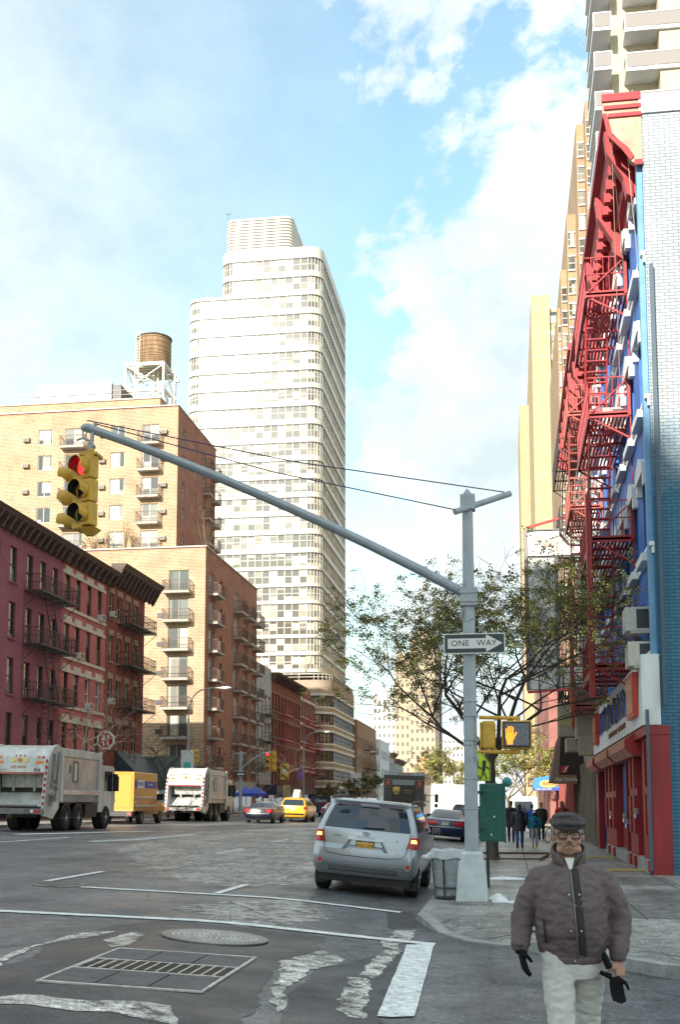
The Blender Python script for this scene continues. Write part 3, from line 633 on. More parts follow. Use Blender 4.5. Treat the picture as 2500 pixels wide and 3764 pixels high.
for x in (-47.1,-39.2,-32.95):
    for z in Et: ac_unit(E_,x,104.52,z-1.05 if x>-40 else z-1.2,1,'y',mat('tan_ac_case',(.35,.3,.22),.6),.62,.42)
b=MB(); b.box(-57.6,104.4,40.57,-31.5,104.85,40.68); b.box(-31.95,104.85,40.57,-31.5,119,40.68); b.build('coping',copeM,E_)
t=thing('roof_bulkhead','tan brick penthouse storey behind the parapet of the taller apartment block','roof structure',(-42,108,40.5))
b=MB(); b.box(-57,107.5,40.4,-34.4,116,42.55); b.build('wall',tanbr,t)
b=MB(); b.box(-57.1,107.4,42.56,-34.3,116.1,42.7); b.build('coping',copeM,t)
whitep=mat('white_metal_panel',(.72,.72,.66),.6,ns=1.5,na=.12)
t=thing('cooling_plant','long white panelled cooling plant on the apartment roof left of the water tank','roof plant',(-44,110,42.7))
b=MB(); b.box(-48,108,42.95,-39.75,112,44.75); 
for k in range(1,6): b.box(-48.02,107.97,42.95+k*.3,-39.73,108,42.95+k*.3+.03,1)
b.build('housing',[whitep,steel_dark],t)
b=MB(); b.box(-39.72,108.2,42.9,-38.8,113,44.5); b.build('side_louvre',steel_dark,t)
b=MB()
for x in range(-48,-39,2): b.box(x,108.1,42.7,x+.12,108.3,42.95)
b.build('foot',steel_dark,t)
t=thing('roof_railing','thin pale pipe railing along the roof of the apartment block','railing',(-42,107.6,42.7))
b=MB()
for h in (.5,1.0): b.bar((-50,107.6,42.7+h),(-34.5,107.6,42.7+h),.04)
for k in range(9): b.bar((-50+k*1.9,107.6,42.7),(-50+k*1.9,107.6,43.7),.04)
b.build('rail',framet,t)
# water tank
wood=mat('weathered_tank_wood',(.30,.19,.10),.85,ns=2.4,na=.45,streak=True); whst=mat('white_painted_steel',(.66,.64,.56),.6,ns=4,na=.2); roofz=42.7
t=thing('water_tank','round wooden water tank on a white steel frame on the apartment roof','water tank',(-37,113,roofz))
tx,ty=-36.95,113.2; R=1.78
b=MB(); b.lathe((tx,ty,0),[(R*1.0,47.9),(R*1.0,51.2)],28); b.build('barrel',wood,t,smooth=30)
b=MB()
for k,z in enumerate([48.0,48.12,48.26,48.42,48.62,48.86,49.15,49.5,49.95,50.45,50.95]): b.lathe((tx,ty,0),[(R+.012,z),(R+.022,z+.02),(R+.012,z+.04)],28)
b.build('hoop',steel_dark,t)
b=MB(); b.lathe((tx,ty,0),[(R+.1,51.2),(R+.1,51.28),(.06,52.1)],28); b.build('conical_roof',cornm,t)
b=MB(); x0,x1,y0,y1=-39.3,-35.2,111,115.2
for x in (x0,x1): 
    for y in (y0,y1): b.bar((x,y,roofz-.5),(x,y,47.7),.2)
for z in (44.9,47.7):
    for y in (y0,y1): b.bar((x0-.1,y,z),(x1+.1,y,z),.24,.34)
    for x in (x0,x1): b.bar((x,y0,z),(x,y1,z),.24,.3)
for k in range(6): b.box(x0+.2,y0+.2+k*.72,47.75,x1-.1,y0+.4+k*.72,47.9)
for z0,z1 in ((roofz,44.8),(45.0,47.6)):
    for y in (y0,y1): b.bar((x0,y,z0),(x1,y,z1),.1); b.bar((x1,y,z0),(x0,y,z1),.1)
    for x in (x0,x1): b.bar((x,y0,z0),(x,y1,z1),.1); b.bar((x,y1,z0),(x,y0,z1),.1)
b.build('steel_frame',whst,t)
b=MB(); 
for x in (-38.35,-37.95): b.bar((x,110.75,roofz),(x,111.4,51.6),.05)
for k in range(28): b.bar((-38.35,110.75+.023*k,roofz+.3+k*.31),(-37.95,110.75+.023*k,roofz+.3+k*.31),.03)
b.build('ladder',whst,t)
b=MB(); b.tube([(tx,ty,roofz),(tx,ty,48)],.22,10); b.tube([(tx+.6,ty-.5,roofz),(tx+.6,ty-.5,48)],.09,8); b.build('riser_pipe',whst,t)
t=thing('roof_mast','grey steel antenna mast with hanging boxes right of the water tank','mast',(-34.4,112,roofz))
b=MB(); b.bar((-34.3,112,roofz-1.5),(-34.3,112,47.1),.12); b.bar((-34.3,112,47),(-34.6,112,47.05),.08); b.box(-34.2,111.8,45.9,-33.8,112.1,46.25); b.box(-35,111.7,43.2,-34.5,112.1,44.1); b.build('pole',galv,t)
# F grey facade, G red with cornice, H red with white lintels
def row_house(name,label,y0,y1,zt,wm,ncol,tops,h,gm,fm,lm,lint=.25,w=.85,sill=.12,x=XL):
    cs=[(y0+(y1-y0)*(k+.5)/ncol-w/2,y0+(y1-y0)*(k+.5)/ncol+w/2) for k in range(ncol)]
    rc=[(a,z-h,b_,z) for a,b_ in cs for z in tops]
    t=block(name,label,x,y0,y1,15,zt,wm,rects=rc,parapet=False)
    for a,z0,b_,z1 in rc: window(t,(x,a,z0),(0,1,0),b_-a,z1-z0,gm,fm,sill=sill,lintel=lint,lm=lm,frame_child=False)
    b=MB(); b.box(x,y0+.1,3.3,x+.35,y1-.1,4.1); b.box(x-.1,y0+.2,.8,x+.02,y1-.2,3.3,1); b.build('shopfront',[cornm,glass_dark],t)
    return t
Fb=row_house('row_house','grey painted row house with black fire escape next to the brick apartment block',124.3,132.4,17.8,greyst,4,[14.2,11.0,7.9],2.0,gl_old,framew,mat('dark_hood',(.08,.075,.07),.7))
fire_escape(Fb,XL,1,127,131.5,[6.0,9.0,12.1],blackiron,1.0,(.3,.6),step=.5,slats=5)
G=row_house('row_house','long dark red row house with a projecting brown cornice',132.45,151.3,17.0,darkbr,10,[15.2,12.1,9.0,6.2],2.1,gl_old,framed,browns,.2,.8)
cornice(G,XL,1,132.45,151.4,17.5,.9,1.0,cornm,17)
fire_escape(G,XL,1,136,141,[6.6,9.7,12.8],redpaint,1.0,(.3,.6),step=.6,slats=5); 
H_=row_house('row_house','red row house with white lintels and dark red fire escapes',151.35,163.2,16.9,darkbr,7,[16.0,12.6,9.3,6.2],2.2,gl_old,framew,mat('white_lintel',(.7,.68,.64),.8),.4,.8)
fire_escape(H_,XL,1,153,157.5,[6.2,9.6,12.9],redpaint,1.0,(.3,.6),step=.6,slats=5)
fire_escape(H_,XL,1,159,162.8,[6.2,9.6,12.9],redpaint,1.4,(.3,.6),step=.5,slats=5)
t=thing('roof_bulkhead','orange-brown brick roof structure above the red row house','roof structure',(-33,151,17))
b=MB(); b.box(-40,149.5,16.9,-28.6,163.2,18.3); b.build('wall',brick('rust_brick',(.36,.16,.09),(.3,.12,.07),(.3,.17,.11)),t)
t=thing('roof_bulkhead','red painted brick chimney wall behind the brown cornice','roof structure',(-34,140,17)); b=MB(); b.box(-38,142,17,-31.5,150,19.3); b.build('wall',darkbr,t)
for k in range(6): b=MB(); b.cyl((-37+k*.9,143,19.3),.13,.35,8); b.build('chimney_pot',browns,t)
# tower and its podium
twm=mat('tower_white_panel',(.62,.59,.50),.45,ns=.6,na=.06); twside=mat('tower_panel_tan',(.36,.25,.2),.6,ns=.6,na=.08)
def rrect(x0,y0,x1,y1,r,n=6,rb=.4):
    P=[]
    for cx,cy,a0,rr in ((x0+r,y0+r,PI,r),(x1-r,y0+r,1.5*PI,r),(x1-rb,y1-rb,0,rb),(x0+rb,y1-rb,.5*PI,rb)):
        for k in range(n+1): a=a0+.5*PI*k/n; P.append((cx+rr*math.cos(a),cy+rr*math.sin(a)))
    return P
def band(b,x0,y0,x1,y1,r,z0,z1,off=0,mi=0):
    P=rrect(x0-off,y0-off,x1+off,y1+off,r+off); b.loft([[(p[0],p[1],z) for p in P] for z in (z0,z1)],mi)
def floors(t,x0,y0,x1,y1,r,wins,ztop,zbot,wm,gm,fm,step=1.25):
    """alternating projecting panel bands and recessed window bands; wins = [(z0,z1)] from the top down"""
    zc=ztop
    for z0,z1 in wins:
        b=MB(); band(b,x0,y0,x1,y1,r,z1,zc); b.build('panel_band',wm,t,smooth=30)
        b=MB(); band(b,x0,y0,x1,y1,r,z0,z1,-.14); 
        P=rrect(x0-.0,y0-.0,x1+.0,y1+.0,r)
        per=[]; 
        for i in range(len(P)):
            p,q=Vector(P[i]),Vector(P[(i+1)%len(P)]); L_=(q-p).length
            if L_<.01: continue
            n=max(1,round(L_/step)); d=(q-p)/L_; nr=Vector((d.y,-d.x))
            for k in range(n): c=p+d*L_*k/n-nr*.09; per.append((c,d,nr))
        for c,d,nr in per:
            e=.05; A_=c-d*e-nr*.05; B_=c+d*e-nr*.05; C2=c+d*e+nr*.05; D2=c-d*e+nr*.05
            b.hull8([(q.x,q.y,z0) for q in (A_,B_,C2,D2)],[(q.x,q.y,z1-.12) for q in (A_,B_,C2,D2)],1)
        band(b,x0,y0,x1,y1,r,z1-.16,z1,-.03,2); zm=z0+(z1-z0)*.5  # dark strip paints in the thin shadow under each panel band
        band(b,x0,y0,x1,y1,r,zm-.04,zm+.04,-.1,1)
        b.build('window_band',[gm,fm,steel_dark],t)
        zc=z0
    b=MB(); band(b,x0,y0,x1,y1,r,zbot,zc); b.build('panel_band',wm,t,smooth=30)
tops=[92.37-3.22*k for k in range(7)]; tops+= [tops[-1]-3.066*k for k in range(1,11)]; tops+=[tops[-1]-2.78*k for k in range(1,8)]
T=thing('tower_block','tall white apartment tower with rounded corners and ribbon windows','tower',(-40,178,20))
twf=mat('tower_mullion',(.66,.63,.55),.5)
floors(T,-47,178,-29.6,206,2.3,[(z-2.3,z) for z in tops[:2]],94.2,86.4,twm,gl_tw,twf)
floors(T,-52.6,178,-29.6,206,2.3,[(z-2.25,z) for z in tops[2:]],86.4,19,twm,gl_tw,twf)
b=MB()
for k in range(12):
    z=94.2+k*.53; band(b,-46.3,179,-34.8,189.5,1.3,z+.04,z+.36)
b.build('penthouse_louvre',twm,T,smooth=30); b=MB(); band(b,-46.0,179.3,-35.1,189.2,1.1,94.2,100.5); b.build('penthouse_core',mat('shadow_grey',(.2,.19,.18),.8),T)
b=MB(); b.bar((-46,179.5,100.4),(-46,179.5,101.8),.1); b.bar((-46.4,179.5,101.8),(-45.6,179.5,101.8),.12); b.build('mast',steel_dark,T)
PD=thing('podium_building','low brick and glass corner building with a rounded corner and roof garden below the tower','building',(-30,166,.5))
pbr=brick('beige_brick',(.42,.31,.22),(.36,.26,.18),(.42,.34,.26)); gl_pd=glassm('podium_glass',(.07,.06,.05),.08,ns=.3,blind=(.4,.27,.2),cell=(2.2,1.4)); 
PT=[17.95-2.72*k for k in range(6)]
floors(PD,-45,166,-26,191,2.6,[(z-1.6,z) for z in PT],20.3,.5,pbr,gl_pd,framed,1.8)
b=MB()
for z in PT: band(b,-45,166,-26,191,2.6,z+.0,z+.35,.08)
for z in PT: band(b,-45,166,-26,191,2.6,z-1.85,z-1.6,.05)
b.build('white_sill_band',mat('white_band',(.72,.68,.6),.7),PD,smooth=30)
b=MB(); 
for h in (.45,.9): band(b,-44.8,166.2,-26.2,190.8,2.5,20.3+h,20.36+h)
P=rrect(-44.8,166.2,-26.2,190.8,2.5)
for p,q in zip(P,P[1:]+P[:1]):
    n=max(1,int((Vector(q)-Vector(p)).length/2))
    for k in range(n): x=p[0]+(q[0]-p[0])*k/n; y=p[1]+(q[1]-p[1])*k/n; b.bar((x,y,20.3),(x,y,21.2),.06)
b.build('railing',whst,PD)
# J K L beyond
Jb=row_house('row_house','yellow-brown brick row house with stacked black fire escapes beyond the rounded podium',203,233,17.2,brick('yellow_brown_brick',(.36,.22,.13),(.3,.17,.1),(.3,.2,.13)),12,[14.2,10.8,7.4,4.6],1.9,gl_old,framed,browns,.15,.9,x=-27.2)
for y in (212,222): fire_escape(Jb,-27.2,1,y,y+7,[5.3,8.8,12.2],blackiron,1.1,(.3,.6),step=.8,slats=4)
wp=mat('white_stucco',(.6,.62,.62),.8,ns=1,na=.2)
Kb=block('row_house','white stuccoed house with a plain gable end beyond the yellow-brown row',XL,247,266,14,16.2,wp,rects=[],frects=[(x,z,x+1.2,z+2.1) for x in (-31.2,) for z in (12.4,8.3,4.2)],parapet=False)
for z in (12.4,8.3,4.2): window(Kb,(-31.2,247,z),(1,0,0),1.2,2.1,gl_old,framew,sill=.15,lm=framed)
for z in (4,8,12):
    for y in (250,254,258,262): window(Kb,(XL+.05,y,z),(0,1,0),1,1.9,gl_old,framew,depth=-.02)
for i,(y0,y1,z,lab) in enumerate(((266.5,277,13.6,'pale house with a dark cornice, nearest of the small far pair'),(277.5,300,12.6,'pale house with a long red-brown cornice at the far end of the left row'))):
    q=row_house('row_house',lab,y0,y1,z,greyst,4+3*i,[z-2,z-5.4,z-8.8],2.0,gl_old,framed,browns,.2,.9)
    cornice(q,XL,1,y0,y1,z+.6,1,1.2,browns,7)
# far towers
ftm=mat('far_tan_facade',(.46,.36,.25),.8,ns=.3,na=.12); fwm=mat('far_white_facade',(.66,.66,.62),.8,ns=.2,na=.08); fgl=glassm('far_window_glass',(.16,.15,.13),.2)
def far_tower(label,x0,x1,y0,y1,z,m,cols,dz=3.0,side=None,cat='tower'):
    t=thing('far_tower',label,cat,((x0+x1)/2,y0,0)); b=MB(); b.box(x0,y0,-.1,x1,y1,z); b.box((x0+x1)/2-2,y0+2,z,(x0+x1)/2+2,y0+6,z+2.5); b.build('wall',m,t)
    w=(x1-x0)/cols; k=z-2.6; n=0
    while k>5:
        for c in range(cols):
            if n<98: b=MB(); b.box(x0+w*(c+.3),y0-.08,k-1.3,x0+w*(c+.75),y0-.02,k); b.build('window',fgl,t); n+=1
        k-=dz
    if side: b=MB(); b.box(x1,y0+.1,-.1,x1+side,y0+16,z-3); b.build('side_wing',mat('far_dark_side',(.12,.1,.09),.8,ns=.4,na=.3),t)
    return t
far_tower('tall tan tower far down the avenue seen through the tree',-34.9,-25.9,400,425,61.2,ftm,5,side=1.5)
far_tower('slightly lower tan tower attached left of the tallest far tan tower',-40.3,-35.0,403,425,53.8,ftm,3)
far_tower('far pale tower left of the tan towers above the row roofs',-49,-40.5,408,425,42.3,fwm,5)
far_tower('far cream tower with rows of small windows right of the dark strip',-30,-19,520,540,34,fwm,6)
# ---------------- buildings, right side ----------------
XR=3.55
blue=mat('bright_blue_facade_paint',(.03,.14,.46),.6,ns=1.4,na=.3,bump=.1); pblue=mat('pale_blue_facade_paint',(.16,.34,.5),.65,ns=1.5,na=.2)
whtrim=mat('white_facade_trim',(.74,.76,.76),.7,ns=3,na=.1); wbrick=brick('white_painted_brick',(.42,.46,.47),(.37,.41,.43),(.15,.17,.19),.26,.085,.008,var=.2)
t_=wbrick.node_tree; bs_=t_.nodes['Principled BSDF']; src_=bs_.inputs['Base Color'].links[0].from_socket     # the lower part is multiplied to a darker blue-grey, with a ragged edge
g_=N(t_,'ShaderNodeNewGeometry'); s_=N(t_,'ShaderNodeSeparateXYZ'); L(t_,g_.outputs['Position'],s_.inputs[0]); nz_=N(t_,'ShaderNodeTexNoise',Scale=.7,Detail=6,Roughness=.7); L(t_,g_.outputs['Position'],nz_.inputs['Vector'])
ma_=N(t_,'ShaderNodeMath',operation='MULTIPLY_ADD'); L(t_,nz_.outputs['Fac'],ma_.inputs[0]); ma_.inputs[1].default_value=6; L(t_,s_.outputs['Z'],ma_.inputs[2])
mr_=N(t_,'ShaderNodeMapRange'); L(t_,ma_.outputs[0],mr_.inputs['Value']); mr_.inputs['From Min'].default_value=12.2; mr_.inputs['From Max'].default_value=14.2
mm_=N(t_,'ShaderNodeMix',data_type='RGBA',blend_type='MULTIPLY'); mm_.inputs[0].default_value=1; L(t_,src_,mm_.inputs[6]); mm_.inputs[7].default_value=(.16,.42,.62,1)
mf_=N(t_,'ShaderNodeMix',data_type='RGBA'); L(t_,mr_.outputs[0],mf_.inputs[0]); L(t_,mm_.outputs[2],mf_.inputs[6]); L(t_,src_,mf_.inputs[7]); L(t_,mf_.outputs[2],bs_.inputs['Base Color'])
red=mat('red_cornice_paint',(.34,.022,.028),.5,ns=2.5,na=.25,streak=True); redshop=mat('red_shopfront_paint',(.26,.012,.016),.45,ns=3,na=.35,streak=True,bump=.1)
BY0,BY1,BZ=28.0,46.0,19.2
bt=[17.3,13.6,9.9]; 
bc=[(29.0+k*2.35,30.0+k*2.35) for k in range(7)]
rc=[(a,z-2.0,b_,z) for a,b_ in bc for z in bt]
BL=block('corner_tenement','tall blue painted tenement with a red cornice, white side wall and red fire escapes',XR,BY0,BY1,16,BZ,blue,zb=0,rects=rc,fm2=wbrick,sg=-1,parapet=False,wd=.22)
for i,(a,z0,b_,z1) in enumerate(rc):
    window(BL,(XR,b_,z0),(0,-1,0),b_-a,z1-z0,glass_dark,framew,depth=.2)
hood=MB()
for a,b_ in bc:
    for z in bt:
        c=(a+b_)/2; q=MB(); y0,y1=a-.25,b_+.25
        q.prism([(y0,z+.05),(y1,z+.05),(y1,z+.32),(c,z+.62),(y0,z+.32)],0,XR-.17,XR-.002); 
        q.box(XR-.14,y0-.02,z-.25,XR-.002,y0+.2,z+.05); q.box(XR-.14,y1-.2,z-.25,XR-.002,y1+.02,z+.05)
        q.build('window_hood',whtrim,BL)
        q=MB(); q.box(XR-.22,a-.2,z-2.2,XR-.002,b_+.2,z-2.0); q.build('window_sill',whtrim,BL)
for i,(y,w) in enumerate(((28.12,.22),(45.5,.4))):
    q=MB(); q.box(XR-.14,y,4.2,XR-.002,y+w,18.0); q.build('pilaster',pblue if i==0 else whtrim,BL)
for z in (8.0,11.7,15.4):
    q=MB(); q.box(XR-.06,BY0,z-.28,XR-.002,BY1,z-.1); q.box(XR-.12,BY0-.03,z-.1,XR-.002,BY1,z); q.build('string_course',whtrim,BL)
b=MB(); b.box(XR-.05,BY0-.06,19.05,20.2,BY0+.35,19.55); b.build('coping',whtrim,BL)
# big red cornice, end return towards the camera
cd=.92
prof=[(0,17.75),(.10,17.75),(.12,18.0),(.28,18.05),(.3,18.75),(.62,18.82),(.70,19.0),(.72,19.2),(cd,19.28),(cd,19.55),(0,19.6)]
b=MB(); b.prism([(XR-p,z) for p,z in prof],1,BY0+.12,BY1); CN=b.build('cornice',red,BL)
b=MB(); b.prism([(XR-p,z+.01) for p,z in [(0,17.75),(.16,17.7),(.3,17.8),(.34,18.1),(.75,18.6),(.8,18.95),(cd+.03,19.1),(cd+.03,19.56),(0,19.61)]],1,BY0-.04,BY0+.12); b.build('cornice_end',mat('sunlit_cornice_end',(.55,.32,.22),.6,ns=1.5,na=.35),CN)  # sunlit paleness of the end is put into its colour
for z0,z1,x0 in ((19.42,19.62,cd+.05),(19.2,19.3,cd-.0),(18.98,19.08,cd-.1),(17.66,17.8,.2)):
    q=MB(); q.box(XR-x0,BY0-.09,z0,XR,BY0-.041,z1); q.build('end_moulding',red,CN)
q=MB(); q.prism([(XR-.85,19.1),(XR-.72,18.5),(XR-.35,18.15),(XR-.2,17.9),(XR-.3,17.8),(XR-.5,18.1),(XR-.85,18.5),(XR-.95,19.1)],1,BY0-.08,BY0-.041); q.build('end_moulding',red,CN)
n=26; b=MB()
for k in range(n): b=MB(); y=BY0+.45+(BY1-BY0-.7)*k/(n-1); b.box(XR-.68,y-.11,18.45,XR-.28,y+.11,18.75); b.build('dentil',red,CN)
for y in (28.9,32.2,36.2,40.2,44.6):
    b=MB(); b.prism([(XR-.1,17.2),(XR-.32,17.35),(XR-.4,17.8),(XR-.8,18.5),(XR-.86,19.1),(XR-.1,19.1)],1,y-.17,y+.17); b.build('scroll_bracket',red,CN)
b=MB()
for (ya,xa,za),(yb,xb,zb) in (((27.95,2.75,19.5),(31,3.35,16.2)),((27.95,2.8,19.5),(32.5,3.3,13.5)),((27.96,3.1,19.6),(29,3.5,15.5)),((27.96,3.35,19.7),(28.4,3.5,17.6))):
    b.tube([(xa,ya,za),((xa+xb)/2,(ya+yb)/2,(za+zb)/2-.25),(xb,yb,zb)],.012,5)
b.build('hanging_cable',mat('pale_cable',(.45,.36,.27),.7),BL)
# red fire escapes
def red_escape(y0,y1,levels,label,drop=None,m=redpaint,top=None):
    r=MB(); X1=2.38; r.box(XR-.03,y0,levels[0],XR,y0+.04,levels[-1]+1); base=r.build('fire_escape',m,BL); base['label']=label
    for li,z in enumerate(levels):
        b=MB(); n=11
        for k in range(n):     # slats run along the street, gaps let the light through
            x=X1+.06+(XR-.08-X1)*k/(n-1); b.box(x-.028,y0,z-.015,x+.028,y1,z+.012)
        for k in range(5): y=y0+(y1-y0)*k/4; b.box(X1,y-.025,z-.08,XR,y+.025,z-.017)
        b.box(X1-.03,y0-.02,z-.16,X1+.01,y1,z+.06); b.box(X1+.012,y0-.025,z-.14,XR-.03,y0+.012,z+.04)
        for h in (.55,1.05): 
            b.bar((X1,y0,z+h),(X1,y1,z+h),.035); b.bar((X1,y0,z+h),(XR,y0,z+h),.03); b.bar((X1,y1,z+h),(XR,y1,z+h),.03)
        nn=int((y1-y0)/.16)
        for k in range(nn+1): y=y0+(y1-y0)*k/nn; b.bar((X1,y,z),(X1,y,z+1.05),.018)
        for k in range(7): x=X1+(XR-X1)*k/7; b.bar((x,y0,z),(x,y0,z+1.05),.018); b.bar((x,y1,z),(x,y1,z+1.05),.018)
        b.bar((X1+.08,y0-.04,z+.02),(XR-.04,y0-.04,z+1.0),.06,.035); b.bar((XR-.05,y0-.03,z-.1),(XR-.05,y0-.03,z+1.1),.09,.05)
        b.build('platform',m,base)
        b=MB(); b.bar((X1+.03,y0+.05,z-.1),(XR-.02,y0+.05,z-.75),.05); b.bar((X1+.03,y1-.05,z-.1),(XR-.02,y1-.05,z-.75),.05); b.build('bracket',m,base)
        if li>0:
            zl=levels[li-1]; b=MB(); xa=X1+.08; xb=xa+.62; ya,yb=y0+.95,y0+3.0
            for x in (xa,xb): b.bar((x,ya,z+.0),(x,yb,zl),.04,.15)
            n=int((z-zl)/.27)
            for k in range(1,n): t=k/n; yy=ya+(yb-ya)*t; zz=z+(zl-z)*t; b.box(xa+.02,yy-.085,zz-.018,xb-.02,yy+.085,zz+.012)
            for x in (xa,xb): b.bar((x,ya,z+.75),(x,yb,zl+.75),.03)
            b.build('stair',m,base)
    b=MB(); b.box(X1-.13,y0-.1,drop or levels[0]-1,X1-.02,y0+.08,levels[1]+1.2); b.box(X1-.16,y0-.13,drop or levels[0]-1,X1-.125,y0+.1,levels[1]+1.2)
    b.build('guide_post',m,base)
    return base
red_escape(32.2,37.6,[5.52,9.12,12.72,16.32],'nearer dark red fire escape with slatted stairs',drop=4.6)
red_escape(42.3,46.3,[5.3,9.0,12.7,16.3],'farther light red fire escape behind the hanging sign',drop=4.4,m=redlight)
# air conditioners on the blue facade
for y,z,w in ((29.2,6.0,.8),(28.7,5.05,.85),(34.0,12.9,.7)):
    b=MB(); b.box(XR-.62,y-.02,z,XR+.05,y+w,z+.6); b.box(XR-.35,y-.035,z+.06,XR-.02,y-.02,z+.54,1); b.box(XR-.5,y,z-.06,XR,y+.05,z-.001); b.build('air_conditioner',[mat('cream_ac_case',(.6,.58,.5),.5,ns=4,na=.15),steel_dark],BL)
# shop sign board above the red shopfront
SG=thing('shop_sign_board','long white hand-painted sign board with blue lettering over the red shopfront','sign',(3.3,28,3.6))
sgw=mat('weathered_white_board',(.74,.76,.76),.6,ns=3,na=.15,streak=True)
SY1=52.0
b=MB(); b.prism([(3.18,3.56),(3.22,5.2),(XR-.01,5.5),(XR-.01,3.56)],1,28.3,46.0); b.build('board',sgw,SG)
b=MB(); b.box(3.15,27.98,3.54,XR+.02,28.3,5.24); b.build('end_board',sgw,SG)
bl=mat('sign_blue_lettering',(.04,.09,.5),.4,ns=5,na=.5); bk=mat('sign_dark_lettering',(.03,.05,.06),.3,ns=8,na=.6); pk=mat('sign_picture',(.5,.2,.1),.4,ns=3,na=.7); brw=mat('sign_brown_lettering',(.25,.09,.04),.5)
random.seed(3)
b=MB()
for k in range(27):
    y=31.3+k*.42; s=.0; z0=4.1+random.uniform(-.05,.06); z1=4.88+random.uniform(-.12,.06); w=random.choice((.06,.08,.13))
    xx=3.20; b.box(xx-.035,y,z0,xx+.03,y+w,z1,k%3==0); 
    if k%2: b.box(xx-.035,y,z0 if k%4==1 else z1-.16,xx+.03,y+.3,(z0 if k%4==1 else z1-.12)+.10,k%3==0)
    elif k%3==1: b.box(xx-.033,y,(z0+z1)/2-.04,xx+.03,y+.3,(z0+z1)/2+.04,0)
b.build('large_lettering',[bk,bl],SG)
b=MB()
for k in range(16):
    y=32.5+k*.32+(.3 if k>6 else 0); b.box(3.15,y,3.78,3.2,y+.06,3.92); b.box(3.15,y,3.78 if k%2 else 3.88,3.2,y+.2,3.81 if k%2 else 3.92)
b.build('small_lettering',brw,SG)
rb=mat('red_box_frame',(.55,.05,.03),.4)
for y0,y1 in ((29.2,30.9),(42.0,43.4)):
    q=MB(); q.box(3.06,y0,3.85,3.19,y1,4.95); q.box(3.045,y0+.12,3.95,3.058,y1-.12,4.85,1); q.build('picture_box',[rb,pk],SG)
# red shopfront
SF=thing('shopfront','red painted shopfront with shutter boxes, dark doors and one blue door','shopfront',(3.5,28,0))
b=MB(); b.box(XR-.25,27.93,0,XR+.2,28.5,3.29); 
for y,w in ((28.5,1.6),(31.4,1.9),(34.3,.18),(37.7,3.9),(45.1,.8)): b.box(XR-.22,y,0,XR+.2,y+w,3.29)
b.box(XR-.35,27.92,3.3,XR+.21,45,3.52); b.build('pier',redshop,SF)
b=MB()
for y in (28.0,31.4,32.7,37.8,39.6): b=MB(); b.prism([(XR-.25,.0),(XR-.33,.05),(XR-.33,.3),(XR-.25,.34)],1,y+.02,y+.5); b.build('pier_foot',redshop,SF)
for y in (28.03,28.9,31.45,32.4,37.8,39.2,40.6): b=MB(); b.box(XR-.30,y,.9,XR-.22,y+.48,1.9); b.box(XR-.29,y+.06,2.1,XR-.22,y+.42,3.2); b.build('pier_panel',redshop,SF)
def dd(y0,y1,z0,z1,m,name,x=XR-.02,lab=None):
    q=MB(); q.box(x,y0,z0,x+.08,y1,z1); o=q.build(name,m,SF); 
    if lab:o['label']=lab
    return o
dk=mat('dark_door',(.03,.015,.015),.35); bd=mat('royal_blue_door',(.01,.05,.5),.4)
dd(30.1,31.38,.1,3.5,redshop,'door',XR+.02); dd(33.3,34.3,.3,3.5,dk,'shutter',XR+.1); dd(34.5,37.7,.3,3.5,glass_dark,'shop_window',XR+.08)
dd(41.9,43.3,.05,3.1,bd,'door',XR-.1,'bright blue door'); dd(43.9,45.05,.05,3.3,redshop,'door',XR)
b=MB()
for y0,y1 in ((30.1,31.35),(34.5,37.65)):
    b=MB(); b.box(XR-.04,y0+.02,.36,XR+.04,y0+.12,3.4); b.box(XR-.04,y1-.12,.36,XR+.04,y1-.02,3.4); b.box(XR-.04,y0+.12,3.3,XR+.04,y1-.12,3.4); b.box(XR-.03,y0+.12,.36,XR+.03,y1-.12,.95); b.build('door_frame',redshop,SF)
b=MB()
for y0,y1 in ((28,30.9),(30.95,33.6),(33.7,37.6),(37.7,41.4)): b.box(XR-.26,y0,0,XR+.2,y1,.32)
b.build('stone_step',kerbm,SF)
b=MB()
for y,z in ((30.95,1.4),(34.15,1.25),(38.7,1.3),(33.5,1.1)): b.box(XR-.34,y,z,XR-.24,y+.12,z+.16); b.cyl((XR-.32,y+.06,z-.1),.04,.1,8)
b.build('padlock',chrome,SF)
for y0,y1,lab in ((30.6,35.6,'nearest and largest rolling shutter box'),(36.2,41.4,None),(42.6,46.0,None)):
    b=MB(); b.prism([(XR-.1,3.5),(XR-.36,3.51),(XR-.6,3.34),(XR-.6,3.12),(XR-.4,2.92),(XR-.1,2.92)],1,y0,y1); o=b.build('shutter_box',[mat('faded_red_metal',(.45,.16,.11),.5,ns=3,na=.3)],SF)
    q=MB(); q.prism([(XR-.1,3.49),(XR-.36,3.5),(XR-.59,3.33),(XR-.59,3.12),(XR-.4,2.93),(XR-.1,2.93)],1,y0-.03,y0-.001); q.build('end_cap',red,o)
    if lab:o['label']=lab
# green copper-coloured strip and conduit at the corner
b=MB(); b.bar((XR-.3,27.93,0.1),(XR-.3,27.93,3.9),.07); b.bar((XR+.12,27.9,4),(XR+.12,27.9,15),.09); b.build('downpipe',mat('dark_blue_pipe',(.06,.1,.14),.5),BL)
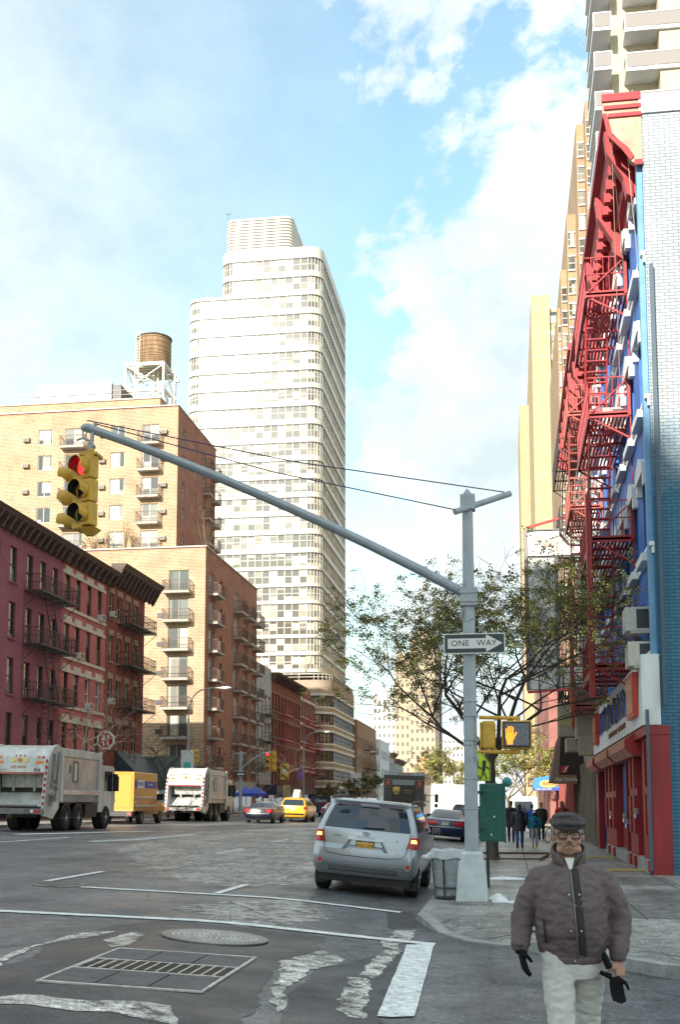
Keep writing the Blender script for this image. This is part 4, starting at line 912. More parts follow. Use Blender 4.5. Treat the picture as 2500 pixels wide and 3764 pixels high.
# building 2: grey-brown, black fire escape
G2=block('tenement_building','grey-brown tenement behind the hanging sign with black fire escape',3.55,46.05,60,16,20.4,mat('grey_brown_facade',(.25,.23,.2),.8,ns=1.5,na=.25),zb=0,rects=[(a,z,a+1.0,z+1.9) for a in (47.5,49.8,52.1,54.5,57) for z in (15.4,11.8,8.2,4.8)],sg=-1,parapet=False)
for a in (47.5,49.8,52.1,54.5,57):
    for z in (15.4,11.8,8.2,4.8): window(G2,(XR,a+1,z),(0,-1,0),1.0,1.9,gl_old,framed,sill=.15,lintel=.3,lm=whtrim)
fire_escape(G2,XR,-1,49,55.5,[6.3,9.9,13.5,17.0],blackiron,1.25,(.3,.65),drop=4.2,step=.25)
b=MB(); b.prism([(XR-p,z+1.0) for p,z in prof],1,46.05,60); c2=b.build('cornice',redpaint,G2)
b=MB()
for k in range(9): b=MB(); y=46.5+k*1.6; b.prism([(XR-.1,18.6),(XR-.8,19.3),(XR-.86,20.0),(XR-.1,20.0)],1,y-.15,y+.15); b.build('scroll_bracket',redpaint,c2)
b=MB(); b.box(XR-.1,46.2,0,XR+.1,59.8,3.6)
for k in range(12): b.box(XR-.2,46.4+k*1.15,0,XR-.05,46.6+k*1.15,3.6,1)
b.build('shopfront',[mat('slate_shopfront',(.04,.045,.06),.5,ns=3,na=.4),mat('beige_shopfront',(.24,.20,.15),.6,ns=3,na=.4,streak=True)],G2)
# beige sign boxes
bx=mat('beige_sign_box',(.30,.26,.2),.7,ns=4,na=.15)
t=thing('sign_box','large beige blank sign box projecting next to the painted sign board','sign',(2.9,45.6,3.9))
b=MB(); b.box(2.55,45.2,4.2,XR-.01,46,6.2); b.box(2.2,46.0,3.75,XR-.01,47.2,4.3); b.box(2.62,45.0,3.55,XR,45.19,4.3); b.build('box',bx,t,bevel=.03)
t=thing('sign_box','small beige sign box with yellow script left of the larger box','sign',(2.4,48.5,4.6))
b=MB(); b.box(2.0,48.5,4.5,2.75,49,5.9); b.build('box',bx,t,bevel=.04)
b=MB(); 
for k in range(4): b.tube([(2.1+k*.13,48.49,5.0+.1*math.sin(k*2)),(2.16+k*.13,48.49,5.35+.1*math.cos(k*3)),(2.2+k*.13,48.49,5.0)],.016,5)
b.build('script_mark',mat('yellow_script',(.6,.45,.08),.5),t)
# hanging paint-shop sign (faces the camera)
HS=thing('hanging_sign','huge pale weathered projecting sign with faded PAINT lettering and a tall leg','sign',(2.3,50,7))
sw=mat('faded_white_panel',(.78,.80,.78),.6,ns=1.2,na=.12)
def pbox(u0,v0,u1,v1,yy,th,b,mi=0):
    p=on(u0,v1,1,yy); q=on(u1,v0,1,yy); b.box(p.x,yy,p.z,q.x,yy+th,q.z,mi); return p,q
for nm,u0,v0,u1,v1 in (('top_panel',1940,1948,2148,2044),('leg_panel',1943,2050,2048,2446),('bottom_panel',1951,2450,2204,2534)):
    b=MB(); pbox(u0,v0,u1,v1,50,.35,b); b.build(nm,sw,HS)
b=MB(); 
for u0,v0,u1,v1 in ((1937,1943,2150,1947),(1937,2045,2150,2049),(1937,1947,1940,2534),(2048,2050,2052,2534),(1940,2534,2206,2540),(1943,2446.5,2204,2449.5)): pbox(u0,v0,u1,v1,49.97,.4,b)
b.build('frame',mat('grey_sign_frame',(.25,.24,.23),.6),HS)
b=MB(); P1=on(1937,1940,1,50.1); P2=on(2150,1880,1,50.1); b.bar(P1,P2,.1); P1=on(1945,2545,1,50.1); P2=on(2300,2515,1,46); b.bar(P1,P2,.1); b.build('support_bar',redpaint,HS)
fo=mat('faded_orange_letters',(.62,.5,.42),.7); fgx=mat('faded_grey_letters',(.42,.46,.46),.7)
lp=on(2010,1998,1,49.96); off=Matrix.Translation((-2.3,-50,-7))
text('PAINT',1.02,'lettering',fo,HS,off@facecam(on(1951,1998,1,49.96).x,49.955,lp.z),.01,align='LEFT',sx=.86,bold=.02)
for i,(ch,v) in enumerate((('H',2098),('A',2185),('R',2262),('D',2340),('W',2415))):
    lp=on(1995,v,1,49.96); text(ch,.9,'lettering',fgx,HS,off@facecam(lp.x,49.955,lp.z),.01,sx=1.15,bold=.02)
# hair salon awning
def pf(u,v,yy): return on(u,v,1,yy)
HA=thing('awning','dark brown salon awning with a red square script f logo','awning',(2.9,57,2.8))
ab=mat('dark_brown_awning',(.035,.02,.02),.75,ns=6,na=.3); al=mat('brown_awning_side',(.12,.07,.05),.7)
a0=pf(2040,2700,57); 
zt=6.0; b=MB()
X0=2.35
b.hull8([(X0,57,2.95),(XR,57,2.95),(XR,57,6.1),(X0+.15,57,5.2)],[(X0,61,2.95),(XR,61,2.95),(XR,61,6.1),(X0+.15,61,5.2)]); b.build('canopy',ab,HA)
b=MB(); b.hull8([(X0-.42,57.5,2.8),(X0-.02,57.0,2.8),(X0+.13,57.0,5.2),(X0-.02,57.5,4.9)],[(X0-.42,60.6,2.8),(X0-.02,61,2.8),(X0+.13,61,5.2),(X0-.02,60.6,4.9)]); b.build('canopy_flap',al,HA)
b=MB(); p=pf(2037,2882,56.97); q=pf(2122,2848,56.97); b.box(p.x,56.93,p.z,q.x,56.99,q.z); b.build('valance',mat('tan_valance',(.26,.14,.07),.7),HA)
text('Hair Farfalla',.26,'lettering',letter_white,HA,Matrix.Translation((-2.9,-57,-2.8))@facecam((p.x+q.x)/2+.05,56.92,(p.z+q.z)/2),.004,sx=.85)
b=MB(); p=pf(2063,2841,56.97); q=pf(2089,2815,56.97); b.box(p.x,56.95,p.z,q.x,56.99,q.z); b.build('logo_square',mat('red_logo',(.5,.02,.03),.5),HA)
text('f',.42,'lettering',letter_white,HA,Matrix.Translation((-2.9,-57,-2.8))@facecam((p.x+q.x)/2,56.94,(p.z+q.z)/2),.004,shear=.35,sx=1.3)
# low buildings to the cross street, bagel awning
G3=block('tenement_building','low brown tenement above the bagel shop before the cross street',XR,61.1,87.5,16,8.0,brown,zb=0,rects=[(a,4.8,a+1.2,6.8) for a in (63,66,69,72,75,78,81,84)],sg=-1)
for a in (63,66,69,72,75,78,81,84): window(G3,(XR,a+1.2,4.8),(0,-1,0),1.2,2.0,gl_old,framed)
b=MB(); b.box(XR-.15,61.2,0,XR+.1,87,3.2)
for k in range(14): b.box(XR-.3,61.5+k*1.8,0,XR-.1,61.8+k*1.8,3.2,1)
b.build('shopfront',[mat('dark_shop',(.05,.045,.04),.4,ns=2,na=.5),mat('red_shop_pilaster',(.3,.06,.05),.6)],G3)
BG=thing('awning','bright blue bagel shop awning with a yellow oval','awning',(2.3,80,2.6)); ba=mat('blue_awning',(.05,.25,.55),.6); ba2=mat('dark_blue_valance',(.03,.08,.4),.6)
p=pf(1960,2896,80); q=pf(2060,2855,80); b=MB(); b.hull8([(p.x,80,p.z),(XR,80,p.z),(XR,80,q.z+.25),(p.x+.1,80,q.z-.1)],[(p.x,83,p.z),(XR,83,p.z),(XR,83,q.z+.25),(p.x+.1,83,q.z-.1)]); b.build('canopy',ba,BG)
p2=pf(1960,2906,80); b=MB(); b.box(p.x,79.97,p2.z,XR,80.02,p.z); b.build('valance',ba2,BG)
b=MB(); c=pf(2018,2881,79.95); b.loft([[(c.x+.62*math.cos(2*PI*k/24),yy,c.z+.26*math.sin(2*PI*k/24)) for k in range(24)] for yy in (79.94,79.97)]); b.build('oval',mat('yellow_oval',(.7,.55,.15),.6),BG)
text('BAGELS',.34,'lettering',mat('orange_red_letters',(.6,.1,.03),.5),BG,Matrix.Translation((-2.3,-80,-2.6))@facecam(c.x+.18,79.93,c.z),.004,bold=.008)
text('FREE DELIVERY',.17,'lettering',letter_white,BG,Matrix.Translation((-2.3,-80,-2.6))@facecam(p.x+.75,79.96,(p.z+p2.z)/2),.004)
# next block
RB=block('tenement_building','red brick building with black fire escapes on the next block to the right',XR,106.5,150,16,16.5,brick('pink_red_brick',(.36,.13,.11),(.3,.1,.09),(.34,.2,.17)),zb=0,rects=[(a,z,a+1.1,z+1.9) for a in (109,113,117,121,125,129,133,137) for z in (3.8,7.2,10.6,13.6)],sg=-1)
for a in (109,113,117,121,125,129,133,137):
    for z in (3.8,7.2,10.6,13.6): window(RB,(XR,a+1.1,z),(0,-1,0),1.1,1.9,gl_old,framed)
fire_escape(RB,XR,-1,140,149,[4.2,7.6,11],blackiron,1.3,(.3,.6),step=.5,slats=5)
# mid tan slab with window strip, far tan slab
tansl=brick('pale_tan_brick',(.52,.40,.24),(.46,.34,.19),(.5,.4,.27),.5,.16,.01,var=.1)
t=thing('tower_block','tan concrete slab tower with a strip of windows, right of the avenue','tower',(6,150,0))
b=MB(); b.box(3.8,150,-.1,6.25,175,70.3); b.box(6.25,150.6,-.1,14,175,68.5); b.build('wall',tansl,t)
b=MB()
for k in range(22): b.box(3.78,149.97,68-k*3.2,6.27,150,68.08-k*3.2)
b.build('floor_joint',stone,t)
for k in range(20):
    z=66.5-k*2.62; 
    q=MB(); q.box(6.3,150.5,z,8.7,150.59,z+1.55); q.box(7.45,150.46,z,7.55,150.499,z+1.55,1); q.build('window',[gl_ap,framew],t)
    q=MB(); q.box(6.9,150.35,z-.75,7.5,150.59,z-.4); q.build('air_conditioner',steel_dark,t)
t=thing('tower_block','plain tan slab tower with a vertical groove, farthest right of the avenue','tower',(4,180,0))
b=MB(); b.box(2.35,180,-.1,3.9,205,65.7); b.box(3.95,180.5,-.1,12,205,72); b.build('wall',tansl,t)
# stepped brown tower
t=thing('tower_block','stepped brown brick tower with paired windows beside the balcony tower','tower',(7,90,0))
steps=[(4.8,45.6,99),(5.06,48.2,97),(5.56,52.2,95),(6.33,58.5,92),(6.95,59.2,90)]
sb=brick('brown_tan_brick',(.42,.29,.17),(.34,.22,.13),(.42,.31,.2),.3,.1,.015)
b=MB()
for x,z,y in steps: b.box(x,y,-.1,20,y+20,z)
b.build('wall',sb,t)
for (x,zt_,y),nx in zip(steps,(5.06,5.56,6.33,6.95,8)):
    for k in range(12):
        z=zt_-2.9-k*2.12; w=min(.5,(nx-x)*.72)
        q=MB(); q.box(x+.1,y-.05,z,x+.1+w,y-.003,z+1.15); q.box(x+.05,y-.12,z+1.16,x+.15+w,y-.003,z+1.28,1); q.box(x+.05,y-.14,z-.12,x+.15+w,y-.003,z-.001,1); q.box(x+.1,y-.07,z+.55,x+.1+w,y-.051,z+.6,1); q.build('window',[gl_ap,whtrim],t)
# balcony tower
t=thing('tower_block','cream apartment tower with glazed balconies at the top right','tower',(8,70,0))
cream=mat('cream_render',(.55,.48,.34),.8,ns=.8,na=.1); bwh=mat('white_balcony_edge',(.74,.77,.8),.6); bgl=glassm('balcony_glass',(.3,.27,.25),.15)
b=MB(); b.box(7.25,71.5,-.1,24,90,60); b.box(10.2,70.2,-.1,24,71.5,60); b.build('wall',cream,t)
for k in range(9):
    z=57.9-2.72*k-1.05
    for (x0,x1,y0,y1,dz) in ((6.05,7.2,70.0,76,0),(8.05,11.6,70.0,71.5,-.25)):
        zz=z+dz; q=MB(); q.box(x0,y0,zz-.22,x1,y1,zz); q.build('balcony_slab',bwh,t)
        q=MB(); q.box(x0+.05,y0+.04,zz+.08,x1-.02,y0+.07,zz+.98); q.box(x0+.05,y0+.04,zz+.08,x0+.08,y1,zz+.98); q.build('glass_balustrade',bgl,t)
        q=MB(); q.bar((x0+.03,y0+.05,zz+1.02),(x1,y0+.05,zz+1.02),.07); q.bar((x0+.04,y0+.05,zz+1.02),(x0+.04,y1,zz+1.02),.07); q.bar((x0+.04,y0+.05,zz),(x0+.04,y0+.05,zz+1.02),.06); q.bar((x1,y0+.05,zz),(x1,y0+.05,zz+1.02),.05); q.build('handrail',bwh,t)
    q=MB(); q.box(8.6,71.42,z-.2,10.0,71.49,z+1.7); q.build('balcony_door',gl_ap,t)
# unseen block added behind the camera, sized to put the crossing in shade
t=block('unseen_shade_building','unseen brick building added behind the viewpoint so that its shadow covers the crossing',-28,-85,-34,24,52,tanbr,zb=.6,rects=[(y,z,y+1.2,z+1.8) for y in range(-82,-37,5) for z in range(5,49,4)])
for y in range(-82,-37,5):
    for z in range(5,49,4): window(t,(-28,y,z),(0,1,0),1.2,1.8,gl_old,framed,frame_child=False)
# ---------------- vehicles (local frame: rear bumper at y=0, nose towards +y) ----------------
def paintm(name,col,metal=.0,rough=.28): return mat(name,col,rough,metal,coat=.6,ns=1.2,na=.06)
class Body:
    """horizontal rounded outlines stacked in z: keys (z, rear y, front y, half width, rear radius, front radius)"""
    def __init__(s,keys,br=.10,bf=.25): s.k=keys; s.br=br; s.bf=bf
    def par(s,z):
        K=s.k
        if z<=K[0][0]: return K[0][1:]
        for a,b in zip(K,K[1:]):
            if z<=b[0]:
                t=(z-a[0])/max(1e-6,b[0]-a[0]); return tuple(p+(q-p)*t for p,q in zip(a[1:],b[1:]))
        return K[-1][1:]
    def half(s,z):
        yr,yf,w,rr,rf=s.par(z); P=[]
        yb=lambda x:yr+s.br*(x/w)**2; yg=lambda x:yf-s.bf*(x/w)**2
        for i in range(5): x=(w-rr)*i/4; P.append((x,yb(x)))
        c=yb(w-rr)+rr
        for i in range(1,4): a=PI/2*i/4; P.append((w-rr+rr*math.sin(a),c-rr*math.cos(a)))
        c2=yg(w-rf)-rf
        for i in range(9): P.append((w,c+(c2-c)*i/8))
        for i in range(1,4): a=PI/2*i/4; P.append((w-rf+rf*math.cos(a),c2+rf*math.sin(a)))
        for i in range(5): x=(w-rf)*(1-i/4); P.append((x,yg(x)))
        return P
    def surf(s,z,h):
        sg=1 if h>=0 else -1; h=abs(h); P=s.half(z); i=min(int(h),len(P)-2); t=h-i
        return Vector((sg*(P[i][0]+(P[i+1][0]-P[i][0])*t),P[i][1]+(P[i+1][1]-P[i][1])*t,z))
    def build(s,t,m,name='body'):
        b=MB(); R=[]
        for k in s.k:
            P=s.half(k[0]); R.append([(x,y,k[0]) for x,y in P]+[(-x,y,k[0]) for x,y in P[-2:0:-1]])
        b.loft(R); return b.build(name,m,t,smooth=38,world=False)
    def patch(s,t,name,m,h0,h1,z0,z1,off=.012,n=8,nz=5,th=.0,label=None,mi=None):
        """h0,h1 may be (bottom, top) pairs"""
        A=h0 if isinstance(h0,tuple) else (h0,h0); B=h1 if isinstance(h1,tuple) else (h1,h1); b=MB(); G=[]
        for j in range(nz+1):
            v=j/nz; z=z0+(z1-z0)*v; row=[]
            for i in range(n+1):
                h=(A[0]+(A[1]-A[0])*v)+((B[0]+(B[1]-B[0])*v)-(A[0]+(A[1]-A[0])*v))*i/n
                p=s.surf(z,h); du=s.surf(z,h+.05)-s.surf(z,h-.05); dz=s.surf(z+.01,h)-s.surf(z-.01,h); q=du.cross(dz)
                q=q.normalized() if q.length>1e-9 else Vector((0,-1,0))
                c=Vector((0,2.3,z)); 
                if q.dot(p-c)<0: q=-q
                row.append(p+q*off)
            G.append(row)
        for j in range(nz):
            for i in range(n): b.poly([G[j][i],G[j][i+1],G[j+1][i+1],G[j+1][i]])
        return b.build(name,m,t,smooth=True,world=False,label=label)
rimm=mat('alloy_rim',(.45,.46,.47),.3,.8)
def wheels(t,pos,r=.36,w=.24,dual=False,rimr=.62):
    for x,y in pos:
        sg=1 if x>0 else -1
        b=MB(); n=24; xo=x; xi=x-sg*w
        prof=[(xi,r*.9),(xi+sg*.03,r),(xo-sg*.03,r),(xo,r*.9),(xo-sg*.01,r*rimr)]
        b.loft([[(px,y+rr*math.cos(2*PI*k/n),r+rr*math.sin(2*PI*k/n)) for k in range(n)] for px,rr in prof]); wl=b.build('wheel',rubber,t,world=False,smooth=30)
        b=MB(); b.cyl((xo-sg*.03,y,r),r*rimr,sg*.012,18,0,0); b.cyl((xo-sg*.02,y,r),r*.2,sg*.03,12,0,0)
        for k in range(6): a=2*PI*k/6; b.bar((xo-sg*.005,y+.06*math.cos(a),r+.06*math.sin(a)),(xo-sg*.015,y+r*rimr*.95*math.cos(a),r+r*rimr*.95*math.sin(a)),.04,.02)
        b.build('rim',rimm,wl,world=False)
        b=MB(); b.loft([[(px,y+r*1.15*math.cos(PI*(k/12)),r+r*1.15*math.sin(PI*(k/12))) for k in range(13)]+[(px,y-r*1.15,r*.9),(px,y+r*1.15,r*.9)] for px in (xo-sg*.035,xo-sg*.3)]); b.build('wheel_arch',black,t,world=False)
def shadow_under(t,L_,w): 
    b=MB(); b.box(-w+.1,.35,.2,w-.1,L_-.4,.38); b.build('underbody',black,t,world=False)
def place(name,label,cat,x,y,rz=0,group=None,tilt=True,z=None):
    sl_=(g(x+.8)-g(x-.8))/1.6
    t=thing(name,label,cat,(x,y,g(x) if z is None else z),group); t.rotation_euler=(0,-math.atan(sl_) if tilt else 0,rz); return t
suvk=[(.34,.16,4.60,.86,.16,.3),(.44,.06,4.72,.93,.17,.35),(.62,.0,4.78,.955,.18,.4),(.80,.02,4.78,.955,.18,.4),(.88,.10,4.77,.95,.17,.4),(1.0,.11,4.72,.945,.15,.4),(1.12,.13,4.62,.93,.14,.4),(1.16,.15,3.75,.92,.14,.3),(1.40,.27,3.20,.84,.13,.25),(1.60,.40,2.75,.76,.13,.25),(1.66,.36,2.65,.72,.13,.3),(1.70,.55,2.4,.60,.2,.3)]
def suv(t,m,glass=carglass,k=suvk,lamps=True,plate=('FXG·1379',)):
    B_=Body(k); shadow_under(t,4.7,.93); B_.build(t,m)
    B_.patch(t,'rear_window',glass,-4.15,4.15,1.17,1.585,.012)
    for s in (1,-1):
        B_.patch(t,'side_window',glass,s*8.0,s*15.3,1.19,1.56,.012)
        B_.patch(t,'tail_light',redlamp,(s*3.75,s*3.95),(s*8.0,s*7.5),.90,1.10,.016)
    B_.patch(t,'windscreen',glass,19.4,23.5,1.19,1.58,.012); B_.patch(t,'windscreen',glass,-19.4,-23.5,1.19,1.58,.012)
    wheels(t,[(.955,.98),(-.955,.98),(.955,3.8),(-.955,3.8)],.37,.25); return B_
# --- the silver car in the foreground ---
silver=mat('silver_car_paint',(.42,.45,.48),.3,.55,coat=.5,ns=.7,na=.05)
t=place('estate_car','silver sport utility car seen from behind, waiting beside the corner litter basket','car',-2.68,20.4)
B_=suv(t,silver)
for s in (1,-1):
    B_.patch(t,'indicator_lamp',mat('glowing_indicator',(1,.62,.12),.3,emit=1.6),(s*4.2,s*4.3),(s*6.0,s*5.8),1.0,1.055,.022)
    c=B_.surf(.575,s*4.3); b=MB(); b.cyl((c.x,c.y-.03,.575),.062,.05,16,0,1); b.cyl((c.x,c.y-.035,.575),.042,.01,16,1,1); b.build('reflector',[mat('dark_chrome',(.3,.31,.33),.3,.6),redlamp],t,world=False)
    b=MB(); b.bar((s*.74,.75,1.715),(s*.74,2.7,1.735),.045,.05); b.box(s*.74-.03,.7,1.67,s*.74+.03,.85,1.73); b.box(s*.74-.03,2.6,1.67,s*.74+.03,2.75,1.73); b.build('roof_rail',mat('rail_brown_grey',(.12,.1,.09),.4,.4),t,world=False)
    b=MB(); b.hull8([(s*.93,3.0,1.10),(s*1.16,3.0,1.12),(s*1.17,3.0,1.28),(s*.95,3.0,1.25)],[(s*.93,3.13,1.11),(s*1.13,3.14,1.13),(s*1.14,3.14,1.25),(s*.95,3.13,1.24)]); b.box(s*.98,2.985,1.13,s*1.14,2.998,1.26,1); b.build('wing_mirror',[black,carglass],t,world=False)
    b=MB(); b.box(s*.7,.62,.13,s*.93,.65,.42); b.build('mud_flap',black,t,world=False)
# tailgate outline, plate recess, emblem, trims
dkl=mat('panel_gap',(.03,.03,.035),.6)
b=MB(); pts=[B_.surf(z,s*h)+Vector((0,-.012,0)) for s,h,z in ((-1,4.1,1.15),(-1,3.9,1.0),(-1,3.8,.8),(-1,3.5,.72),(-1,2,.69),(1,0.01,.685),(1,2,.69),(1,3.5,.72),(1,3.8,.8),(1,3.9,1.0),(1,4.1,1.15))]; b.tube(pts,.0055,5); b.build('tailgate_seam',dkl,t,world=False)
def rp(x,z,o=-.02): 
    k_=B_.par(z); return Vector((x,k_[0]+B_.br*(x/k_[2])**2+o,z))
b=MB(); b.hull8([rp(-.30,1.02,-.01),rp(.30,1.02,-.01),rp(.34,.975,-.05),rp(-.34,.975,-.05)],[rp(-.30,1.055,-.005),rp(.30,1.055,-.005),rp(.30,1.05,-.04),rp(-.30,1.05,-.04)]); b.build('number_plate_garnish',silver,t,world=False)
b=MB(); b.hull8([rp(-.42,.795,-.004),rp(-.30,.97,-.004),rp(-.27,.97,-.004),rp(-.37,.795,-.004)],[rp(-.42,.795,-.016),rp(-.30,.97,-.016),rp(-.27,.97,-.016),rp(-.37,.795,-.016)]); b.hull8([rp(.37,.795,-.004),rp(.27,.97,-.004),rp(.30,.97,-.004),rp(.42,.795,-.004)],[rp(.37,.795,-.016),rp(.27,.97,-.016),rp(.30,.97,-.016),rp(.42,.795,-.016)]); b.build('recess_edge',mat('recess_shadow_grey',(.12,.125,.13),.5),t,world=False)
q=rp(0,.88,-.035); b=MB(); b.box(-.165,q.y,.80,.165,q.y+.02,.965); b.box(-.15,q.y-.004,.815,.15,q.y,.945,1); pl_=b.build('number_plate',[mat('plate_frame_blue',(.02,.03,.09),.4),mat('plate_yellow',(.75,.42,.05),.5)],t,world=False)
text('FXG-1379',.085,'plate_lettering',mat('plate_blue',(.02,.03,.12),.5),pl_,facecam(0,q.y-.006,.878),.002,sx=.8)
text('NEW YORK',.022,'plate_lettering',letter_white,pl_,facecam(0,q.y-.004,.955),.001)
text('EMPIRE STATE',.018,'plate_lettering',letter_white,pl_,facecam(0,q.y-.004,.808),.001)
b=MB()
def ell(cx,cz,rx,rz,n=20,r=.0055): 
    pts=[(cx+rx*math.cos(2*PI*k/n),rp(0,cz,-.02).y,cz+rz*math.sin(2*PI*k/n)) for k in range(n+1)]; b.tube(pts,r,5)
ell(0,1.105,.062,.04); ell(0,1.105,.018,.038); ell(0,1.122,.042,.018); b.build('emblem',chrome,t,world=False)
text('TOYOTA',.035,'lettering',mat('badge_grey',(.1,.1,.11),.3,.6),t,facecam(-.52,rp(-.52,1.03,-.008).y,1.03),.003)
text('HIGHLANDER',.04,'lettering',chrome,t,facecam(0,rp(0,1.037,-.052).y,1.035),.003,sx=1.3)
text('V6',.04,'lettering',mat('badge_dark',(.1,.1,.11),.3,.6),t,facecam(.56,rp(.56,1.0,-.008).y,1.01),.003)
text('LIMITED',.028,'lettering',chrome,t,facecam(.58,rp(.58,.8,-.008).y,.79),.003)
b=MB(); b.bar(rp(-.05,1.2,-.03),rp(.32,1.215,-.03),.02); b.build('wiper',black,t,world=False)
b=MB(); b.box(-.17,.33,1.606,.17,.345,1.625); b.build('brake_light',mat('pale_lamp',(.5,.45,.45),.3),t,world=False)
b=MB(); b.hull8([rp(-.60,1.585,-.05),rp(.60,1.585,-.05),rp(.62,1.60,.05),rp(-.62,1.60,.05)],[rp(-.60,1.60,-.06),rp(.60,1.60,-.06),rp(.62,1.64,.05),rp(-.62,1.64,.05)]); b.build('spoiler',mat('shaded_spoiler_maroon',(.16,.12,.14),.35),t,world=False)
B_.patch(t,'bumper_guard',mat('bumper_grey_plastic',(.12,.12,.125),.5),-3.3,3.3,.42,.49,.02); B_.patch(t,'bumper_strip',chrome,-4.4,4.4,.50,.53,.022)
b=MB(); b.tube([(-.25,.5,.3),(.25,.5,.3)],.11,12); b.build('silencer',steel_dark,t,world=False)
# --- sedans and taxi ---
sedk=[(.30,.15,4.75,.82,.15,.3),(.45,.03,4.88,.90,.17,.35),(.62,.0,4.9,.92,.18,.4),(.80,.03,4.88,.92,.17,.4),(.94,.08,4.80,.90,.16,.4),(.99,.22,4.6,.87,.15,.4),(1.0,.95,3.6,.84,.15,.3),(1.25,1.45,2.95,.72,.15,.25),(1.38,1.8,2.65,.62,.18,.25),(1.41,2.0,2.5,.5,.2,.25)]
def sedan(t,m,lampw=3.1,plate=None):
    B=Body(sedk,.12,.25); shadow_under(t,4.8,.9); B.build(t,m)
    B.patch(t,'rear_window',carglass,-4.0,4.0,1.03,1.345,.012)
    for s in (1,-1):
        B.patch(t,'side_window',carglass,s*8.0,s*15.6,1.03,1.33,.012); B.patch(t,'tail_light',redlamp,s*lampw,s*7.8,.70,.90,.016)
        b=MB(); b.box(s*.86,3.0,1.0,s*1.08,3.1,1.13); b.build('wing_mirror',black,t,world=False)
    B.patch(t,'windscreen',carglass,19.4,23.5,1.03,1.34,.012)
    yp=B.surf(.75,0).y; b=MB(); b.box(-.17,yp-.02,.70,.17,yp-.005,.84); b.build('number_plate',mat('pale_plate',(.6,.6,.5),.5),t,world=False)
    B.patch(t,'bumper_strip',chrome,-4.3,4.3,.60,.635,.018)
    wheels(t,[(.92,1.0),(-.92,1.0),(.92,3.85),(-.92,3.85)],.33,.22); return B
t=place('saloon_car','black saloon car with red tail lights driving left of the yellow taxi','car',-16.2,72.5); sedan(t,paintm('black_car_paint',(.012,.014,.03)),2.9)
t=place('saloon_car','dark blue saloon car between the dark delivery truck and the signal pole','car',-3.05,52.5); B2=sedan(t,paintm('dark_blue_car_paint',(.015,.03,.10)),2.0)
text('HYUNDAI',.08,'lettering',chrome,t,facecam(0,B2.surf(.88,0).y-.02,.89),.004)
t=place('estate_car','dark four-wheel-drive car with roof rails ahead of the dark blue saloon','car',-2.45,62.5); suv(t,paintm('charcoal_car_paint',(.03,.035,.045)))
taxiy=paintm('taxi_yellow_paint',(.75,.40,.03))
tk=[(k[0]*1.02,)+k[1:] for k in suvk]
t=place('taxi','yellow taxi with a white advertising cone on its roof','taxi',-15.35,80); B3=suv(t,taxiy,k=tk)
b=MB(); b.prism([(1.0,1.74),(2.4,1.74),(2.0,2.25),(1.55,2.3),(1.3,2.1)],0,-.22,.22); b.build('roof_advert',letter_white,t,world=False)
B3.patch(t,'bumper_strip',black,-4.4,4.4,.52,.62,.02); yp=B3.surf(.95,0).y; b=MB(); b.box(-.16,yp-.02,.86,.16,yp-.005,.98); b.build('number_plate',mat('pale_plate',(.6,.6,.5),.5),t,world=False); B3.patch(t,'tailgate_trim',clearlamp,-2.2,2.2,1.08,1.12,.02)
t=place('saloon_car','silver saloon car ahead of the yellow taxis','car',-15.9,101); sedan(t,silver)
t=place('saloon_car','silver grey saloon partly hidden behind the black saloon','car',-16.4,85); sedan(t,paintm('warm_grey_paint',(.3,.28,.26),.3))
# vans and small box trucks
def boxy(t,x,y0,y1,z0,z1,m,name='body',r=.08,n=4):
    b=MB(); sec=[]
    for cx,cz,a0 in ((x-r,z1-r,0),(-x+r,z1-r,PI/2),(-x+r*.4,z0+r*.4,PI),(x-r*.4,z0+r*.4,1.5*PI)):
        rr=r if cz>z0+1*r else r*.4
        for k in range(n+1): a=a0+PI/2*k/n; sec.append((cx+rr*math.cos(a),cz+rr*math.sin(a)))
    b.loft([[(p[0],y,p[1]) for p in sec] for y in (y0,y1)]); return b.build(name,m,t,smooth=30,world=False)
t=place('van','black delivery van with white lettering on its rear doors, parked ahead of the silver saloon','van',-18.6,112); boxy(t,.98,0,4.4,.4,2.05,paintm('black_van_paint',(.02,.025,.05)),r=.15)
b=MB(); b.prism([(4.4,.4),(5.4,.45),(5.4,1.0),(4.9,1.15),(4.4,1.9)],0,-.95,.95); b.build('cab_front',paintm('black_van_paint',(.02,.025,.05)),t,world=False)
text('Classic',.42,'lettering',letter_white,t,facecam(0,-.012,1.6),.004); b=MB(); b.box(-.8,-.012,1.3,.8,-.002,1.36); b.build('red_stripe',redlamp,t,world=False)
wheels(t,[(.98,.9),(-.98,.9),(.98,4.4),(-.98,4.4)],.36,.24)
t=place('box_truck','white box truck standing ahead of the dark cars left of the signal pole','truck',-4.4,80); boxy(t,1.2,0,5,.7,3.0,paintm('white_truck_paint',(.7,.7,.68)),'cargo_box',.05)
b=MB(); b.box(-.08,-.03,.8,-.05,-.001,2.9); b.box(.05,-.03,.8,.08,-.001,2.9); b.box(-1.15,-.02,.85,-.15,-.0015,2.8,1); b.box(.15,-.02,.85,1.15,-.0015,2.8,1)
b.build('rear_door',[mat('hinge_tan',(.3,.22,.15),.6),mat('door_cream',(.6,.58,.52),.5,ns=1,na=.1)],t,world=False)
b=MB(); b.prism([(5.1,.5),(6.8,.5),(6.8,1.3),(6.4,2.2),(5.1,2.3)],0,-1.05,1.05); b.build('cab',paintm('white_truck_paint',(.7,.7,.68)),t,world=False)
